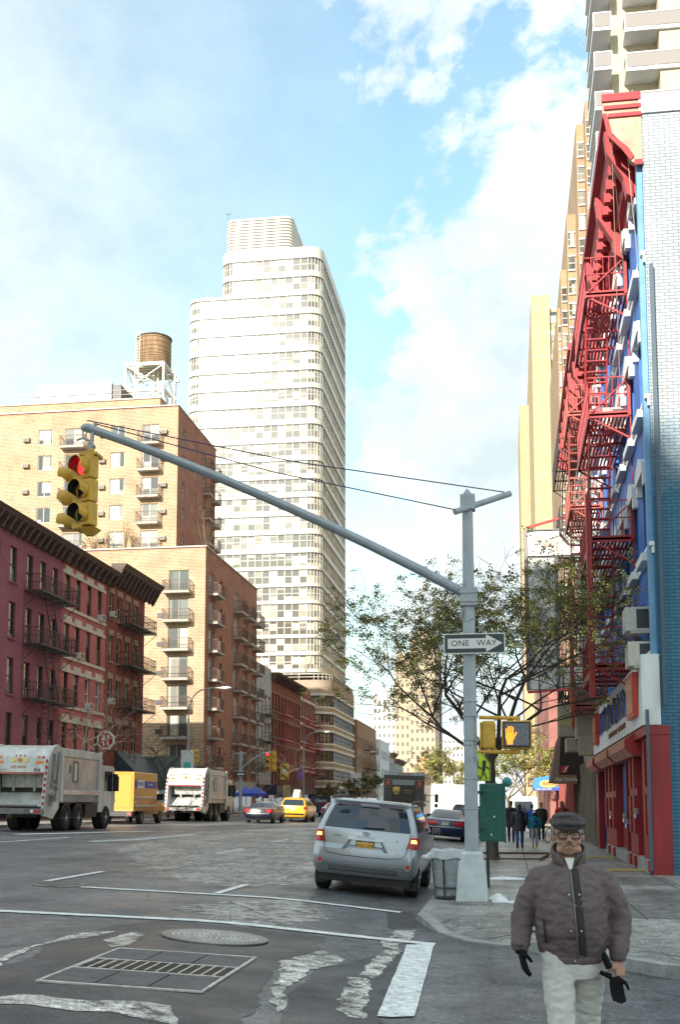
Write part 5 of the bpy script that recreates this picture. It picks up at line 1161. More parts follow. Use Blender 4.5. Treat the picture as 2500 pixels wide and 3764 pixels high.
b=MB(); b.box(-1.1,-.05,.45,1.1,.02,.7); b.box(-1.0,-.07,.5,-.75,-.05,.65,1); b.box(.75,-.07,.5,1.0,-.05,.65,1); b.build('bumper',[steel_dark,redlamp],t,world=False); wheels(t,[(1.15,1.2),(-1.15,1.2),(1.1,6),(-1.1,6)],.42,.28)
t=place('minibus','small white bus crossing at the far side street beyond the pedestrians','bus',1.02,93,tilt=False,z=-.13); wb=paintm('white_bus_paint',(.72,.73,.72)); boxy(t,1.05,0,6,.45,2.55,wb,r=.22)
b=MB(); b.box(-.75,-.03,1.2,.65,-.002,2.15); b.build('rear_window',carglass,t,world=False); b=MB(); b.box(1.051,.4,1.2,1.06,5.4,2.1); b.build('side_window',carglass,t,world=False)
b=MB(); b.box(-1,-.03,.6,-.85,-.002,1.0); b.box(.85,-.03,.6,1,-.002,1.0); b.build('tail_light',redlamp,t,world=False); wheels(t,[(1.03,1.2),(-1.03,1.2),(1.03,4.9),(-1.03,4.9)],.4,.25)
# dark brown parcel truck
um=mat('dark_brown_truck_paint',(.03,.024,.022),.4,coat=.3,ns=1,na=.15); ug=mat('gold_emblem',(.72,.46,.12),.4); ob=mat('orange_decal',(.62,.13,.05),.5)
t=place('parcel_truck','tall dark brown parcel delivery truck ahead of the silver car','truck',-6.0,64); boxy(t,1.14,0,5.4,.75,3.2,um,'cargo_body',.1)
b=MB(); b.prism([(-1.1,3.14),(1.1,3.14),(1.06,3.32),(-1.06,3.32)],1,-.02,5.3); b.build('roof',mat('grey_truck_roof',(.4,.42,.43),.5,ns=3,na=.2),t,world=False)
b=MB(); b.box(-.68,-.02,.9,.62,-.003,2.95,0); b.box(-.70,-.03,.9,-.67,-.003,2.98,1); b.box(.62,-.03,.9,.65,-.003,2.98,1); b.box(-.66,-.03,2.6,.6,-.02,2.9,2); b.build('roller_door',[mat('black_brown_shutter',(.03,.022,.02),.35),steel_dark,mat('grey_glazing',(.22,.25,.25),.2)],t,world=False)
sh=[(0,-.22),(-.14,-.15),(-.19,-.02),(-.19,.2),(0,.24),(.19,.2),(.19,-.02),(.14,-.15)]
b=MB(); b.prism([(-.42+x,2.28+z) for x,z in sh],1,-.045,-.03); lg=b.build('shield_emblem',ug,t,world=False); text('ups',.25,'lettering',um,lg,facecam(-.42,-.048,2.24),.002,bold=.006)
text('1-800-PICK-UPS',.085,'lettering',ug,t,facecam(.22,-.035,2.3),.002); text('www.ups.com',.07,'lettering',ug,t,facecam(.25,-.035,2.18),.002)
for x in (-.9,.87):
    b=MB(); b.box(x-.2,-.014,2.86,x+.2,-.003,2.9); b.box(x-.09,-.014,2.66,x+.09,-.003,2.8); b.box(x-.18,-.014,2.6,x+.18,-.003,2.63); b.build('orange_decal',ob,t,world=False)
    text('SAFETY',.11,'lettering',ob,t,facecam(x,-.012,2.48),.003)
b=MB(); 
for x in (-.95,.95): b.cyl((x,-.04,1.55),.06,.04,12,1,1); b.cyl((x,-.04,1.38),.06,.04,12,0,1); b.cyl((x,-.04,1.22),.05,.04,12,2,1)
b.build('tail_light',[redlamp,amber,clearlamp],t,world=False)
b=MB()
for k in range(5): b.box(-.3+k*.14,-.04,3.2,-.22+k*.14,-.02,3.25)
b.build('marker_light',redlamp,t,world=False)
b=MB(); b.box(1.141,.3,.8,1.16,4.6,1.0); b.box(1.141,.3,1.7,1.155,5,1.76); b.build('side_rail',galv,t,world=False)
b=MB(); b.bar((1.14,5.3,2.1),(1.5,5.2,2.1),.04); b.box(1.4,5.15,1.7,1.6,5.2,2.2); b.box(1.4,5.15,1.4,1.58,5.2,1.62); b.build('wing_mirror',black,t,world=False)
b=MB(); b.prism([(5.4,.6),(6.8,.6),(6.8,1.3),(6.1,1.6),(5.4,3.0)],0,-1.05,1.05); b.build('cab_front',um,t,world=False)
b=MB(); b.box(-1.12,-.15,.45,1.12,.05,.7); b.build('bumper',steel_dark,t,world=False); wheels(t,[(1.12,1.4),(-1.12,1.4),(1.1,5.6),(-1.1,5.6)],.45,.3)
# yellow rental box truck
ry=paintm('rental_yellow_paint',(.52,.26,.014)); t=place('box_truck','yellow rental box truck with a blue stripe parked between the two garbage trucks','truck',-21.4,60.0)
boxy(t,1.1,0,4.1,.72,2.85,ry,'cargo_box',.04)
b=MB(); b.box(1.101,.15,2.0,1.112,3.9,2.38); b.build('blue_stripe',mat('rental_blue',(.04,.05,.35),.5),t,world=False)
sideM=lambda y,z,x=1.12: Matrix.Translation((x,y,z))@Matrix.Rotation(PI/2,4,'Z')@Matrix.Rotation(PI/2,4,'X')
b=MB(); b.box(1.101,.55,1.98,1.118,1.75,2.42); b.build('sign_patch',letter_white,t,world=False); text('PENSKE',.3,'lettering',mat('rental_blue2',(.04,.05,.35),.5),t,sideM(1.15,2.2,1.122),.003)
text('Truck Rental',.17,'lettering',letter_white,t,sideM(2.8,2.2,1.116),.003)
b=MB()
for z in (.98,1.45): b.box(1.101,.1,z,1.13,4.0,z+.07)
b.build('side_rail',whst,t,world=False)
b=MB(); b.box(-.95,-.02,.9,.95,-.003,2.6); b.box(-.06,-.05,1.2,.06,-.02,1.35,1); b.build('rear_door',[mat('door_yellow',(.55,.28,.02),.45),steel_dark],t,world=False)
b=MB(); b.box(-1.05,-.1,.45,1.05,.1,.7); b.box(-1.0,-.12,.5,-.8,-.1,.65,1); b.box(.8,-.12,.5,1.0,-.1,.65,1); b.build('bumper',[steel_dark,redlamp],t,world=False)
b=MB(); b.prism([(4.12,.55),(6.1,.55),(6.15,.95),(5.9,1.15),(5.05,1.3),(4.55,2.05),(4.12,2.1)],0,-.98,.98); b.build('cab',ry,t,world=False)
b=MB(); b.box(.981,4.25,1.3,.99,4.85,1.85); b.build('side_window',carglass,t,world=False); b=MB(); b.box(1.0,4.75,1.35,1.3,4.85,1.7); b.build('wing_mirror',black,t,world=False)
wheels(t,[(1.06,1.6),(-1.06,1.6),(1.0,5.15),(-1.0,5.15)],.38,.26)
# --- garbage trucks ---
gw=mat('garbage_truck_white',(.56,.57,.54),.4,coat=.3,ns=2.3,na=.3,streak=True); gs=mat('garbage_truck_steel',(.44,.45,.46),.35,.5,ns=1.2,na=.3); dirt=mat('grimy_metal',(.2,.19,.17),.6,ns=4,na=.5)
def garbage(name,label,x,y,num):
    t=place(name,label,'garbage truck',x,y,group='white garbage trucks parked on the left')
    b=MB(); sec=[(1.22,1.2),(1.25,1.5),(1.25,3.0),(1.18,3.3),(.95,3.42),(-.95,3.42),(-1.18,3.3),(-1.25,3.0),(-1.25,1.5),(-1.22,1.2)]
    b.loft([[(p[0],yy,p[1]) for p in sec] for yy in (1.5,6.1)]); b.build('packer_body',gs,t,world=False,smooth=30)
    b=MB(); b.box(1.24,1.55,3.05,1.29,6.05,3.36); b.box(1.24,1.55,1.5,1.34,6.05,1.68); b.box(1.24,1.5,1.2,1.33,1.72,3.4); b.box(1.24,5.9,1.2,1.33,6.1,3.4); b.box(-1.29,1.55,3.05,-1.24,6.05,3.36); b.build('body_frame',gw,t,world=False)
    b=MB(); b.box(1.251,2.9,2.0,1.275,3.0,2.9); b.box(1.251,3.4,2.0,1.275,3.5,2.9); b.box(1.251,3.0,2.84,1.275,3.4,2.9); b.box(1.251,3.0,2.0,1.275,3.4,2.06); b.box(1.251,3.05,2.1,1.262,3.36,2.8,1); b.build('side_hatch',[dirt,gw],t,world=False)
    b=MB(); b.loft([[(xx,2.6+.14*math.cos(2*PI*k/14),2.55+.2*math.sin(2*PI*k/14)) for k in range(14)] for xx in (1.251,1.258)]); b.build('round_decal',mat('green_decal',(.1,.25,.12),.5),t,world=False)
    b=MB()
    for k in range(12): b.box(1.341,1.6+k*.37,1.56,1.347,1.82+k*.37,1.63)
    b.build('reflective_tape',redlamp,t,world=False)
    # tailgate with side cheeks, hood and hopper
    ck=[(1.5,.95),(1.5,3.42),(1.2,3.5),(.75,3.36),(.42,3.0),(.2,2.3),(.05,1.35),(.0,1.0),(.1,.62),(.9,.5)]
    for s in (1,-1):
        b=MB(); xs_=sorted((s*1.12,s*1.26)); b.prism(ck,0,*xs_); b.build('tailgate_cheek',gw,t,world=False)
    b=MB(); b.hull8([(-1.12,1.5,3.38),(-1.12,1.2,3.46),(-1.12,.75,3.33),(-1.12,.42,2.97),(-1.12,.30,2.35),(-1.12,.6,2.3),(-1.12,1.5,2.9)],[(1.12,1.5,3.38),(1.12,1.2,3.46),(1.12,.75,3.33),(1.12,.42,2.97),(1.12,.30,2.35),(1.12,.6,2.3),(1.12,1.5,2.9)]); b.build('tailgate_hood',gw,t,world=False)
    b=MB(); b.box(-1.12,1.2,1.0,1.12,1.45,3.0); b.box(-1.12,.1,.95,1.12,1.2,1.0); b.build('hopper_interior',mat('hopper_dark',(.05,.045,.04),.6,ns=3,na=.5),t,world=False)
    b=MB(); b.hull8([(-1.1,.15,1.0),(-1.1,.5,1.02),(-1.1,1.15,1.55),(-1.1,1.2,1.2),(-1.1,.9,.9)],[(1.1,.15,1.0),(1.1,.5,1.02),(1.1,1.15,1.55),(1.1,1.2,1.2),(1.1,.9,.9)]); b.build('hopper_floor',gw,t,world=False)
    b=MB(); b.box(-.95,.9,1.75,.95,1.0,2.3); b.box(-.5,.88,1.6,-.4,.9,2.3); b.box(.4,.88,1.6,.5,.9,2.3); b.build('packer_blade',mat('blade_metal',(.36,.36,.33),.5,.3,ns=3,na=.4),t,world=False)
    b=MB(); b.box(-1.24,-.12,.7,1.24,.1,.92); b.box(-.95,-.14,1.0,.95,.02,1.06); b.build('rear_sill',dirt,t,world=False)
    yh=lambda z:.30+(z-2.35)*(.42-.30)/(.62)
    b=MB()
    for s in (1,-1):
        for k,mi in ((.98,0),(.8,1),(.62,2)): b.cyl((s*k,yh(2.95)-.02,2.95),.055,.05,12,mi,1)
        for k,mi in ((1.08,0),(.95,0),(.82,2)): b.cyl((s*k,-.15,.81),.065,.04,12,mi,1)
        b.cyl((s*.27,yh(2.83)-.04,2.83),.10,.05,14,3,1)
    b.cyl((0,yh(2.83)-.04,2.83),.09,.05,14,1,1)
    for k in (-.18,0,.18): b.cyl((k,yh(3)-.01,3.01),.035,.05,8,0,1)
    b.build('lamp_cluster',[redlamp,amber,clearlamp,mat('yellow_work_lamp',(.8,.7,.25),.3)],t,world=False)
    b=MB()
    for s in (1,-1): b.box(s*.84-.15,yh(2.72)-.01,2.68,s*.84+.15,yh(2.72)+.01,2.8)
    b.build('amber_label',amber,t,world=False)
    text(num,.17,'lettering',letter_black,t,facecam(.78,yh(2.45)-.03,2.44),.004); text('25DC-791',.11,'lettering',mat('grey_lettering',(.35,.35,.36),.5),t,facecam(-.72,yh(2.45)-.03,2.44),.004)
    text('GET BACK',.14,'lettering',redlamp,t,facecam(-.02,yh(2.55)-.03,2.56),.004) if num=='M.8' else None
    b=MB(); b.box(-1.0,yh(2.35)-.03,2.28,1.0,yh(2.35)+.02,2.33)
    for s in (1,-1):
        for k in range(8): z=1.05+k*.24; yy=.0+(z-1.0)*.155; b.box(s*1.2-.035,yy-.04,z,s*1.2+.035,yy+.02,z+.13)
    b.build('reflective_tape',redlamp,t,world=False)
    text('DON\'T',.22,'lettering',letter_black,t,sideM(1.08,1.98,1.265),.003,sx=.7); text('LITTER',.22,'lettering',letter_black,t,sideM(1.08,1.72,1.265),.003,sx=.7)
    b=MB(); b.tube([(1.3,.8,3.1),(1.3,.55,1.7)],.045,8); b.tube([(1.32,1.2,3.2),(1.32,.95,1.4)],.04,8); b.tube([(1.34,.3,1.0),(1.34,.25,1.5),(1.34,.45,1.55),(1.34,.5,1.0)],.02,6); b.box(1.27,.55,1.2,1.36,.95,1.45); b.build('hydraulic_ram',dirt,t,world=False)
    b=MB(); b.box(-.5,1.0,.55,.5,8.0,.9); b.box(1.0,4.6,.55,1.2,6.0,1.1); b.box(-1.2,4.6,.55,-1.0,6.0,1.1); b.build('chassis',black,t,world=False)
    b=MB(); b.prism([(6.25,.75),(8.3,.75),(8.35,1.6),(8.2,2.75),(8.0,2.85),(6.25,2.85)],0,-1.18,1.18); b.build('cab',gw,t,world=False)
    b=MB(); b.box(1.181,6.9,1.7,1.19,7.9,2.6); b.build('side_window',carglass,t,world=False); b=MB(); b.box(1.2,8.0,1.7,1.45,8.1,2.4); b.box(1.2,7.95,2.4,1.4,8.05,2.5); b.build('wing_mirror',black,t,world=False)
    b=MB(); b.tube([(.9,6.2,2.0),(.9,6.2,3.1)],.08,8); b.box(.6,6.3,2.86,1.1,6.8,3.0); b.build('exhaust',chrome,t,world=False)
    wheels(t,[(1.2,2.5),(-1.2,2.5),(1.2,3.85),(-1.2,3.85),(1.2,7.2),(-1.2,7.2)],.53,.5); return t
garbage('garbage_truck','white garbage truck cut off by the left edge, showing its long grey side',-19.47,43.0,'M.8'); garbage('garbage_truck','white garbage truck with its open hopper facing the camera, ahead of the yellow truck',-20.85,71.5,'M.6')
# ---------------- street furniture ----------------
PX,PY=-.66,19.35
def oct_(cx,cy,r,z,n=8): return [(cx+r*math.cos(2*PI*(k+.5)/n),cy+r*math.sin(2*PI*(k+.5)/n),z) for k in range(n)]
t=thing('signal_pole','tall grey octagonal signal pole with a mast arm at the street corner','traffic signal pole',(PX,PY,0))
ptop=on(1741,1830,1,PY).z; b=MB(); b.loft([oct_(PX,PY,.125,.75),oct_(PX,PY,.118,3.5),oct_(PX,PY,.095,ptop)]); b.loft([oct_(PX,PY,.10,ptop),oct_(PX,PY,.075,ptop+.08),oct_(PX,PY,.015,ptop+.16)]); b.build('shaft',galv,t)
def sq(h,z,r=.06,n=3):
    P=[]
    for sx_,sy_,a0 in ((1,1,0),(-1,1,PI/2),(-1,-1,PI),(1,-1,1.5*PI)):
        for k in range(n+1): a=a0+PI/2*k/n; P.append((PX+sx_*(h-r)+r*math.cos(a),PY+sy_*(h-r)+r*math.sin(a),z))
    return P
b=MB(); b.loft([sq(.265,.06),sq(.255,.2),sq(.225,.62),sq(.215,.7)]); b.loft([sq(.19,.7),sq(.19,.82,.08),sq(.15,.86,.08)]); b.build('base',mat('pale_grey_base_paint',(.52,.57,.58),.5,ns=4,na=.14,bump=.15),t,smooth=30)
b=MB(); b.loft([sq(.33,.0),sq(.30,.06)]); b.build('footing',conc2,t)
b=MB()
for z in (1.55,2.05,2.62,2.7,3.1,3.35,4.15): b.lathe((PX,PY,z),[(.128,0),(.134,.012),(.128,.024)],8)
for z in (2.7,3.1,2.4): b.box(PX+.1,PY-.16,z-.02,PX+.14,PY-.1,z+.03)
b.build('steel_band',galv,t)
za=on(1745,2195,1,PY).z
b=MB(); b.box(PX-.14,PY-.15,za-.16,PX+.15,PY+.14,za+.15); b.box(PX-.15,PY-.17,za+.05,PX+.16,PY-.14,za+.09); b.box(PX-.15,PY-.17,za-.1,PX+.16,PY-.14,za-.06); b.build('arm_clamp',galv,t)
# mast arm: rises away to the left towards the camera side
ae=on(318,1572,1,PY-1.2); am=on(1720,2188,1,PY); 
b=MB(); n=9; pts=[]; 
q1=on(1240,1925,1,PY-.45); q2=on(700,1700,1,PY-.85)
for i in range(n):
    s_=i/(n-1); 
    p=(1-s_)**3*am+3*(1-s_)**2*s_*(am+(q1-am)*.95)+3*(1-s_)*s_**2*(q2+(q2-ae)*-.0)+s_**3*ae; pts.append(p)
b.tube(pts,[.088-.012*i/(n-1) for i in range(n)],12); b.build('mast_arm',galv,t,smooth=30)
d=(pts[-1]-pts[-2]).normalized()
b=MB(); b.tube([ae-d*.35,ae-d*.08],.075,12); b.sph(ae,.09,10,6,0,(1.3,.9,.8)); b.bar(ae-d*.15+Vector((0,0,.02)),ae-d*.15+Vector((0,0,.16)),.05); b.build('arm_end',galv,t,smooth=40)
tz=ptop-.1
xl_=on(1672,1882,1,PY-.25); xr_=on(1876,1814,1,PY+.35)
b=MB(); b.tube([xl_,xr_],.055,10); b.build('cross_arm',galv,t); b=MB(); b.box(PX-.12,PY-.13,tz-.12,PX+.13,PY+.12,tz+.14); b.build('top_clamp',galv,t)
b=MB(); e1=ae+Vector((0,0,.13)); 
for c,e in ((xl_+Vector((.03,-.02,.03)),e1-d*.15+Vector((0,.03,0))),(xr_+Vector((-.1,0,.03)),e1)): 
    b.tube([c,(c+e)/2+Vector((0,0,-.10)),e],.011,5)
b.build('tension_cable',mat('dark_cable',(.06,.05,.12),.5),t)
b=MB(); b.tube([am+Vector((0,-.05,0)),am+Vector((-.08,-.05,-.25)),am+Vector((-.12,-.08,-.42)),am+Vector((-.02,-.1,-.47)),am+Vector((.12,-.12,-.4))],.014,6); b.build('loose_wire',galv,t)
# control cabinet (green)
gm=mat('dark_green_cabinet',(.015,.11,.09),.5,ns=14,na=.25,bump=.1); cabz=(1.03,2.03)
t2=thing('control_cabinet','dark green signal control cabinet fixed behind the signal pole','cabinet',(-.2,21.0,1.0))
c0=on(1762,2880,1,20.9); c1=on(1862,3094,1,20.9)
b=MB(); b.box(c0.x,20.9,c1.z,c1.x-.03,21.3,c0.z); b.build('case',gm,t2,bevel=.02); b=MB(); b.box(c1.x-.045,20.88,c1.z-.02,c1.x,21.32,c0.z+.015); b.build('door_edge',gm,t2); b=MB(); b.box(c0.x+.2,20.893,c1.z+.1,c0.x+.22,20.899,c1.z+.15); b.box(c0.x+.25,20.893,c1.z+.43,c0.x+.28,20.899,c1.z+.46); b.build('paint_chip',letter_white,t2)
b=MB(); b.bar((PX,PY+.1,1.2),(c0.x+.05,20.95,1.2),.05); b.bar((PX,PY+.1,1.85),(c0.x+.05,20.95,1.85),.05); b.build('bracket',steel_dark,t2)
b=MB(); b.sph((c0.x+.22+.28,21.1,c0.z+.03),.09,12,6); b.build('vent_dome',mat('teal_dome',(.05,.25,.26),.4),t2)
# sign post with school-crossing sign
t3=thing('sign_post','yellow-green pedestrian warning sign on a steel post behind the green cabinet','sign',(-.4,23.2,0)); hv=mat('fluorescent_yellow_green',(.55,.78,.03),.5)
pp=on(1795,3220,1,23.2); b=MB(); b.box(pp.x-.035,23.2,0,pp.x+.035,23.26,3.25); b.build('post',steel_dark,t3)
cx_=on(1765,2830,1,23.15); w_=.21; b=MB(); b.prism([(cx_.x-w_,cx_.z-.22),(cx_.x+w_,cx_.z-.22),(cx_.x+w_,cx_.z+.12),(cx_.x,cx_.z+.42),(cx_.x-w_,cx_.z+.12)],1,23.14,23.17,0); sp=b.build('sign_plate',hv,t3)
b=MB(); 
for dx in (-.06,.09): b.sph((cx_.x+dx,23.12,cx_.z+.16),.035,8,5); b.bar((cx_.x+dx,23.13,cx_.z+.13),(cx_.x+dx-.02,23.13,cx_.z-.02),.06,.02); b.bar((cx_.x+dx-.02,23.13,cx_.z-.02),(cx_.x+dx-.08,23.13,cx_.z-.18),.03,.02); b.bar((cx_.x+dx-.02,23.13,cx_.z-.02),(cx_.x+dx+.05,23.13,cx_.z-.18),.03,.02); b.bar((cx_.x+dx,23.13,cx_.z+.1),(cx_.x+dx+.09,23.13,cx_.z+.02),.025,.02)
o_=[(cx_.x-w_+.015,cx_.z-.205),(cx_.x+w_-.015,cx_.z-.205),(cx_.x+w_-.015,cx_.z+.112),(cx_.x,cx_.z+.4),(cx_.x-w_+.015,cx_.z+.112)]
for p_,q_ in zip(o_,o_[1:]+o_[:1]): b.bar((p_[0],23.135,p_[1]),(q_[0],23.135,q_[1]),.012,.006)
b.build('walking_figures',black,sp)
# ONE WAY sign
ow=thing('street_sign','black and white ONE WAY arrow sign strapped across the signal pole','sign',(PX,PY-.2,4.5))
a_=on(1631,2330,1,PY-.2); c_=on(1859,2400,1,PY-.2); b=MB(); b.box(a_.x,PY-.2,c_.z,c_.x,PY-.185,a_.z); b.build('border',letter_white,ow)
W_=c_.x-a_.x; Hh=a_.z-c_.z; b=MB(); b.box(a_.x+.02,PY-.204,c_.z+.018,c_.x-.02,PY-.2005,a_.z-.018); b.build('black_field',mat('sign_black',(.02,.035,.04),.35),ow)
zc=(a_.z+c_.z)/2; b=MB(); sx0=a_.x+.07; sx1=c_.x-.22
arr=[(sx0,zc-.085),(c_.x-.32,zc-.085),(c_.x-.32,zc-.15),(c_.x-.045,zc),(c_.x-.32,zc+.15),(c_.x-.32,zc+.085),(sx0,zc+.085)]
b.prism([arr[0],arr[1],arr[5],arr[6]],1,-.0035+PY-.204,PY-.2041); b.prism([arr[2],arr[3],arr[4]],1,-.0035+PY-.204,PY-.2041); b.build('arrow',letter_white,ow)
OFF=Matrix.Translation((-PX,-(PY-.2),-4.5)); text('ONE',.14,'lettering',letter_black,ow,OFF@facecam(a_.x+W_*.27,PY-.2085,zc),.001,sx=1.05); text('WAY',.14,'lettering',letter_black,ow,OFF@facecam(a_.x+W_*.70,PY-.2085,zc),.001,sx=1.05)
b=MB(); b.box(PX-.135,PY-.186,zc+.05,PX+.135,PY+.14,zc+.08); b.box(PX-.135,PY-.186,zc-.08,PX+.135,PY+.14,zc-.05); b.build('strap',galv,ow)
b=MB(); q=on(1717,2270,1,PY-.05); q2=on(1711,2325,1,PY-.05); b.box(q2.x,PY-.05,q2.z+.05,q.x+.02,PY+.1,q.z+.02); tag(b.build('small_sign_edge',mat('weathered_tan_sign',(.35,.28,.18),.6)),'narrow weathered sign seen edge-on above the one way sign','sign')
# pedestrian signals
def pedsig(label,rot,cx,cz,cy,w=.46,h=.46,front=True):
    s=thing('pedestrian_signal',label,'pedestrian signal',(cx,cy,cz))
    b=MB(); b.box(cx-w/2,cy,cz-h/2,cx+w/2,cy+(.2 if front else .2),cz+h/2); b.build('housing',signal_yellow,s,bevel=.035); return s
ps=on(1901,2700,1,PY-.1); wv=on(1957,2700,1,PY-.1).x-on(1845,2700,1,PY-.1).x; hv_=on(1900,2648,1,PY-.1).z-on(1900,2753,1,PY-.1).z
s1=pedsig('yellow pedestrian signal showing an orange raised hand','',ps.x,ps.z,PY-.1,wv,hv_)
b=MB(); b.box(ps.x-wv/2+.025,PY-.118,ps.z-hv_/2+.025,ps.x+wv/2-.025,PY-.101,ps.z+hv_/2-.025,0); b.box(ps.x-wv/2+.055,PY-.124,ps.z-hv_/2+.055,ps.x+wv/2-.05,PY-.1185,ps.z+hv_/2-.05,1); b.build('display',[black,mat('grey_display_lens',(.14,.15,.18),.35,ns=30,na=.5)],s1)
hm=mat('lit_orange_hand',(1,.22,.015),.4,emit=.95); hx,hz_=ps.x-.115,ps.z-.01
b=MB(); yh_=PY-.128
def dot(x,z,r=.0085): b.cyl((hx+x,yh_,hz_+z),r,.005,6,0,1)
b.prism([(hx-.045,hz_-.155),(hx+.045,hz_-.155),(hx+.048,hz_-.10),(hx+.078,hz_-.04),(hx+.125,hz_+.045),(hx+.105,hz_+.055),(hx+.062,hz_-.0),(hx+.062,hz_+.05),(hx-.068,hz_+.05),(hx-.072,hz_-.04),(hx-.05,hz_-.1)],1,yh_,yh_+.003)
for x0,z1 in ((-.058,.115),(-.022,.15),(.014,.155),(.049,.14)): b.prism([(hx+x0-.0125,hz_+.052),(hx+x0+.0125,hz_+.052),(hx+x0+.0125,hz_+z1-.01),(hx+x0,hz_+z1),(hx+x0-.0125,hz_+z1-.01)],1,yh_,yh_+.003)
b.build('raised_hand',hm,s1)
b=MB()
random.seed(5)
for x,z in ((.12,.12),(.13,.09),(.11,.06),(.14,.05),(.16,.03),(.1,.03),(.12,.0),(.13,-.03),(.11,-.06),(.15,-.05),(.17,-.09),(.09,-.09),(.08,-.12),(.18,-.12),(.09,.0),(.18,.02),(.08,.04)): b.cyl((ps.x+x,PY-.1275,ps.z+z),.006,.004,6,0,1)
b.build('unlit_walker',mat('unlit_led',(.35,.36,.38),.4),s1)
s2=thing('pedestrian_signal','yellow pedestrian signal housing seen from the side between pole and hand signal','pedestrian signal',(PX+.25,PY,2.85))
p0=on(1771,2650,1,PY); p1=on(1823,2752,1,PY); b=MB(); b.box(p0.x,PY-.05,p1.z,p1.x,PY+.35,p0.z); b.build('housing',signal_yellow,s2,bevel=.04)
b=MB(); b.box(p0.x-.03,PY-.02,p1.z+.02,p0.x-.001,PY+.33,p0.z-.02); b.build('visor',signal_yellow,s2)
sb_=thing('signal_bracket','pair of yellow horizontal tubes carrying the two pedestrian signals','bracket',(PX,PY,2.6))
for nm,v,k in (('tube',2637,0),('tube',2763,1)):
    a=on(1762,v,1,PY); c=on(1914,v+(3 if k==0 else 2),1,PY); b=MB(); b.tube([a,c],.033,10); b.tube([on(1822,v,1,PY),on(1822,v+(12 if k==0 else -12),1,PY)],.025,8); b.tube([on(1905,v,1,PY),on(1905,v+(14 if k==0 else -12),1,PY)],.04,8); b.build(nm,signal_yellow,sb_,smooth=30)
# hanging three-lamp traffic signal, two faces
SC=on(330,1810,1,PY-1.2)
hz=thing('traffic_signal','yellow two-way traffic signal with a red lamp hanging from the end of the mast arm','traffic signal',(SC.x,SC.y,SC.z)); 
k_=1/ (F/(PY-1.2)); hh=on(330,1672,1,PY-1.2).z-on(330,1942,1,PY-1.2).z; sec_h=hh/3.15
redl=mat('lit_red_lens',(.85,.02,.03),.25,emit=1.6); dkl2=mat('unlit_dark_lens',(.012,.012,.02),.25); visin=mat('visor_inside_black',(.015,.015,.02),.6)
def face(rz,reds,push=.13,vl=.26,dz=0):
    R_=Matrix.Rotation(rz,4,'Z')@Matrix.Translation((0,-push,dz))
    for i in range(3):
        z=(1-i)*sec_h; b=MB(); r=.142; w=.165
        b.box(-w,-.05,z-sec_h/2+.006,w,.16,z+sec_h/2-.006); 
        bb=b; bb.v=[tuple(R_@Vector(v)) for v in bb.v]; sc=bb.build('signal_section',signal_yellow,hz,world=False,bevel=.02)
        b=MB(); n=20; outer=[];inner=[]
        for y_,zt_ in ((-.05,0),(-.33,0)):
            outer.append([(r*math.cos(a),y_,z+r*math.sin(a)-.0) for a in [2*PI*k/n for k in range(n)]])
        # tunnel visor, open slot underneath
        def ringv(rr,y_): return [Vector((rr*math.cos(a),y_-(0.0 if math.sin(a)>-.5 else -.13),z+rr*math.sin(a))) for a in [-PI/2+.35+(2*PI-.7)*k/(n-1) for k in range(n)]]
        A0,A1=ringv(r,-.05),ringv(r+.008,-vl); B0,B1=ringv(r-.008,-.05),ringv(r,-vl)
        for k in range(n-1):
            b.poly([A0[k],A0[k+1],A1[k+1],A1[k]],0); b.poly([B0[k],B0[k+1],B1[k+1],B1[k]],1); b.poly([A1[k],A1[k+1],B1[k+1],B1[k]],0)
        b.v=[tuple(R_@Vector(v)) for v in b.v]; b.build('visor',[signal_yellow,visin if i or not reds else mat('visor_inside_red_lit',(.10,.012,.02),.5)],sc,world=False,smooth=30)  # red lamp glow painted into the top visor's inner colour
        b=MB(); b.cyl((0,-.062,z),r-.012,.01,20,0,1); b.v=[tuple(R_@Vector(v)) for v in b.v]; b.build('lens',redl if i==0 and reds else (dkl2 if i<2 else mat('unlit_green_lens',(.01,.04,.04),.25)),sc,world=False)
face(rad(-24),True); face(rad(-100),False,.20,.36,-.06)
b=MB(); b.hull8([(-.16,-.16,-1.5*sec_h-.02),(.16,-.16,-1.5*sec_h-.02),(.16,.16,-1.5*sec_h-.02),(-.16,.16,-1.5*sec_h-.02)],[(-.05,-.05,-1.5*sec_h-.14),(.07,-.05,-1.5*sec_h-.14),(.07,.06,-1.5*sec_h-.14),(-.05,.06,-1.5*sec_h-.14)]); b.box(-.16,-.16,1.5*sec_h,.16,.16,1.5*sec_h+.05); b.sph((.03,-.05,1.5*sec_h+.1),.055,10,6); b.build('end_frame',signal_yellow,hz,world=False)
b=MB(); b.tube([(0,0,1.5*sec_h+.04),(0,0,1.5*sec_h+.2)],.05,10); b.tube([(0,0,1.5*sec_h+.18),(.02,0,(ae.z-SC.z)-.04)],.035,8); b.cyl((.0,-.06,1.5*sec_h+.2),.06,.12,12,0,1); b.tube([(.02,0,1.5*sec_h+.28),(-.15,-.02,1.5*sec_h+.34),(-.26,-.02,1.5*sec_h+.31)],.017,6); b.tube([(-.12,0,1.5*sec_h+.34),(-.08,0,ae.z-SC.z-.05)],.014,6); b.build('hanger',galv,hz,world=False)
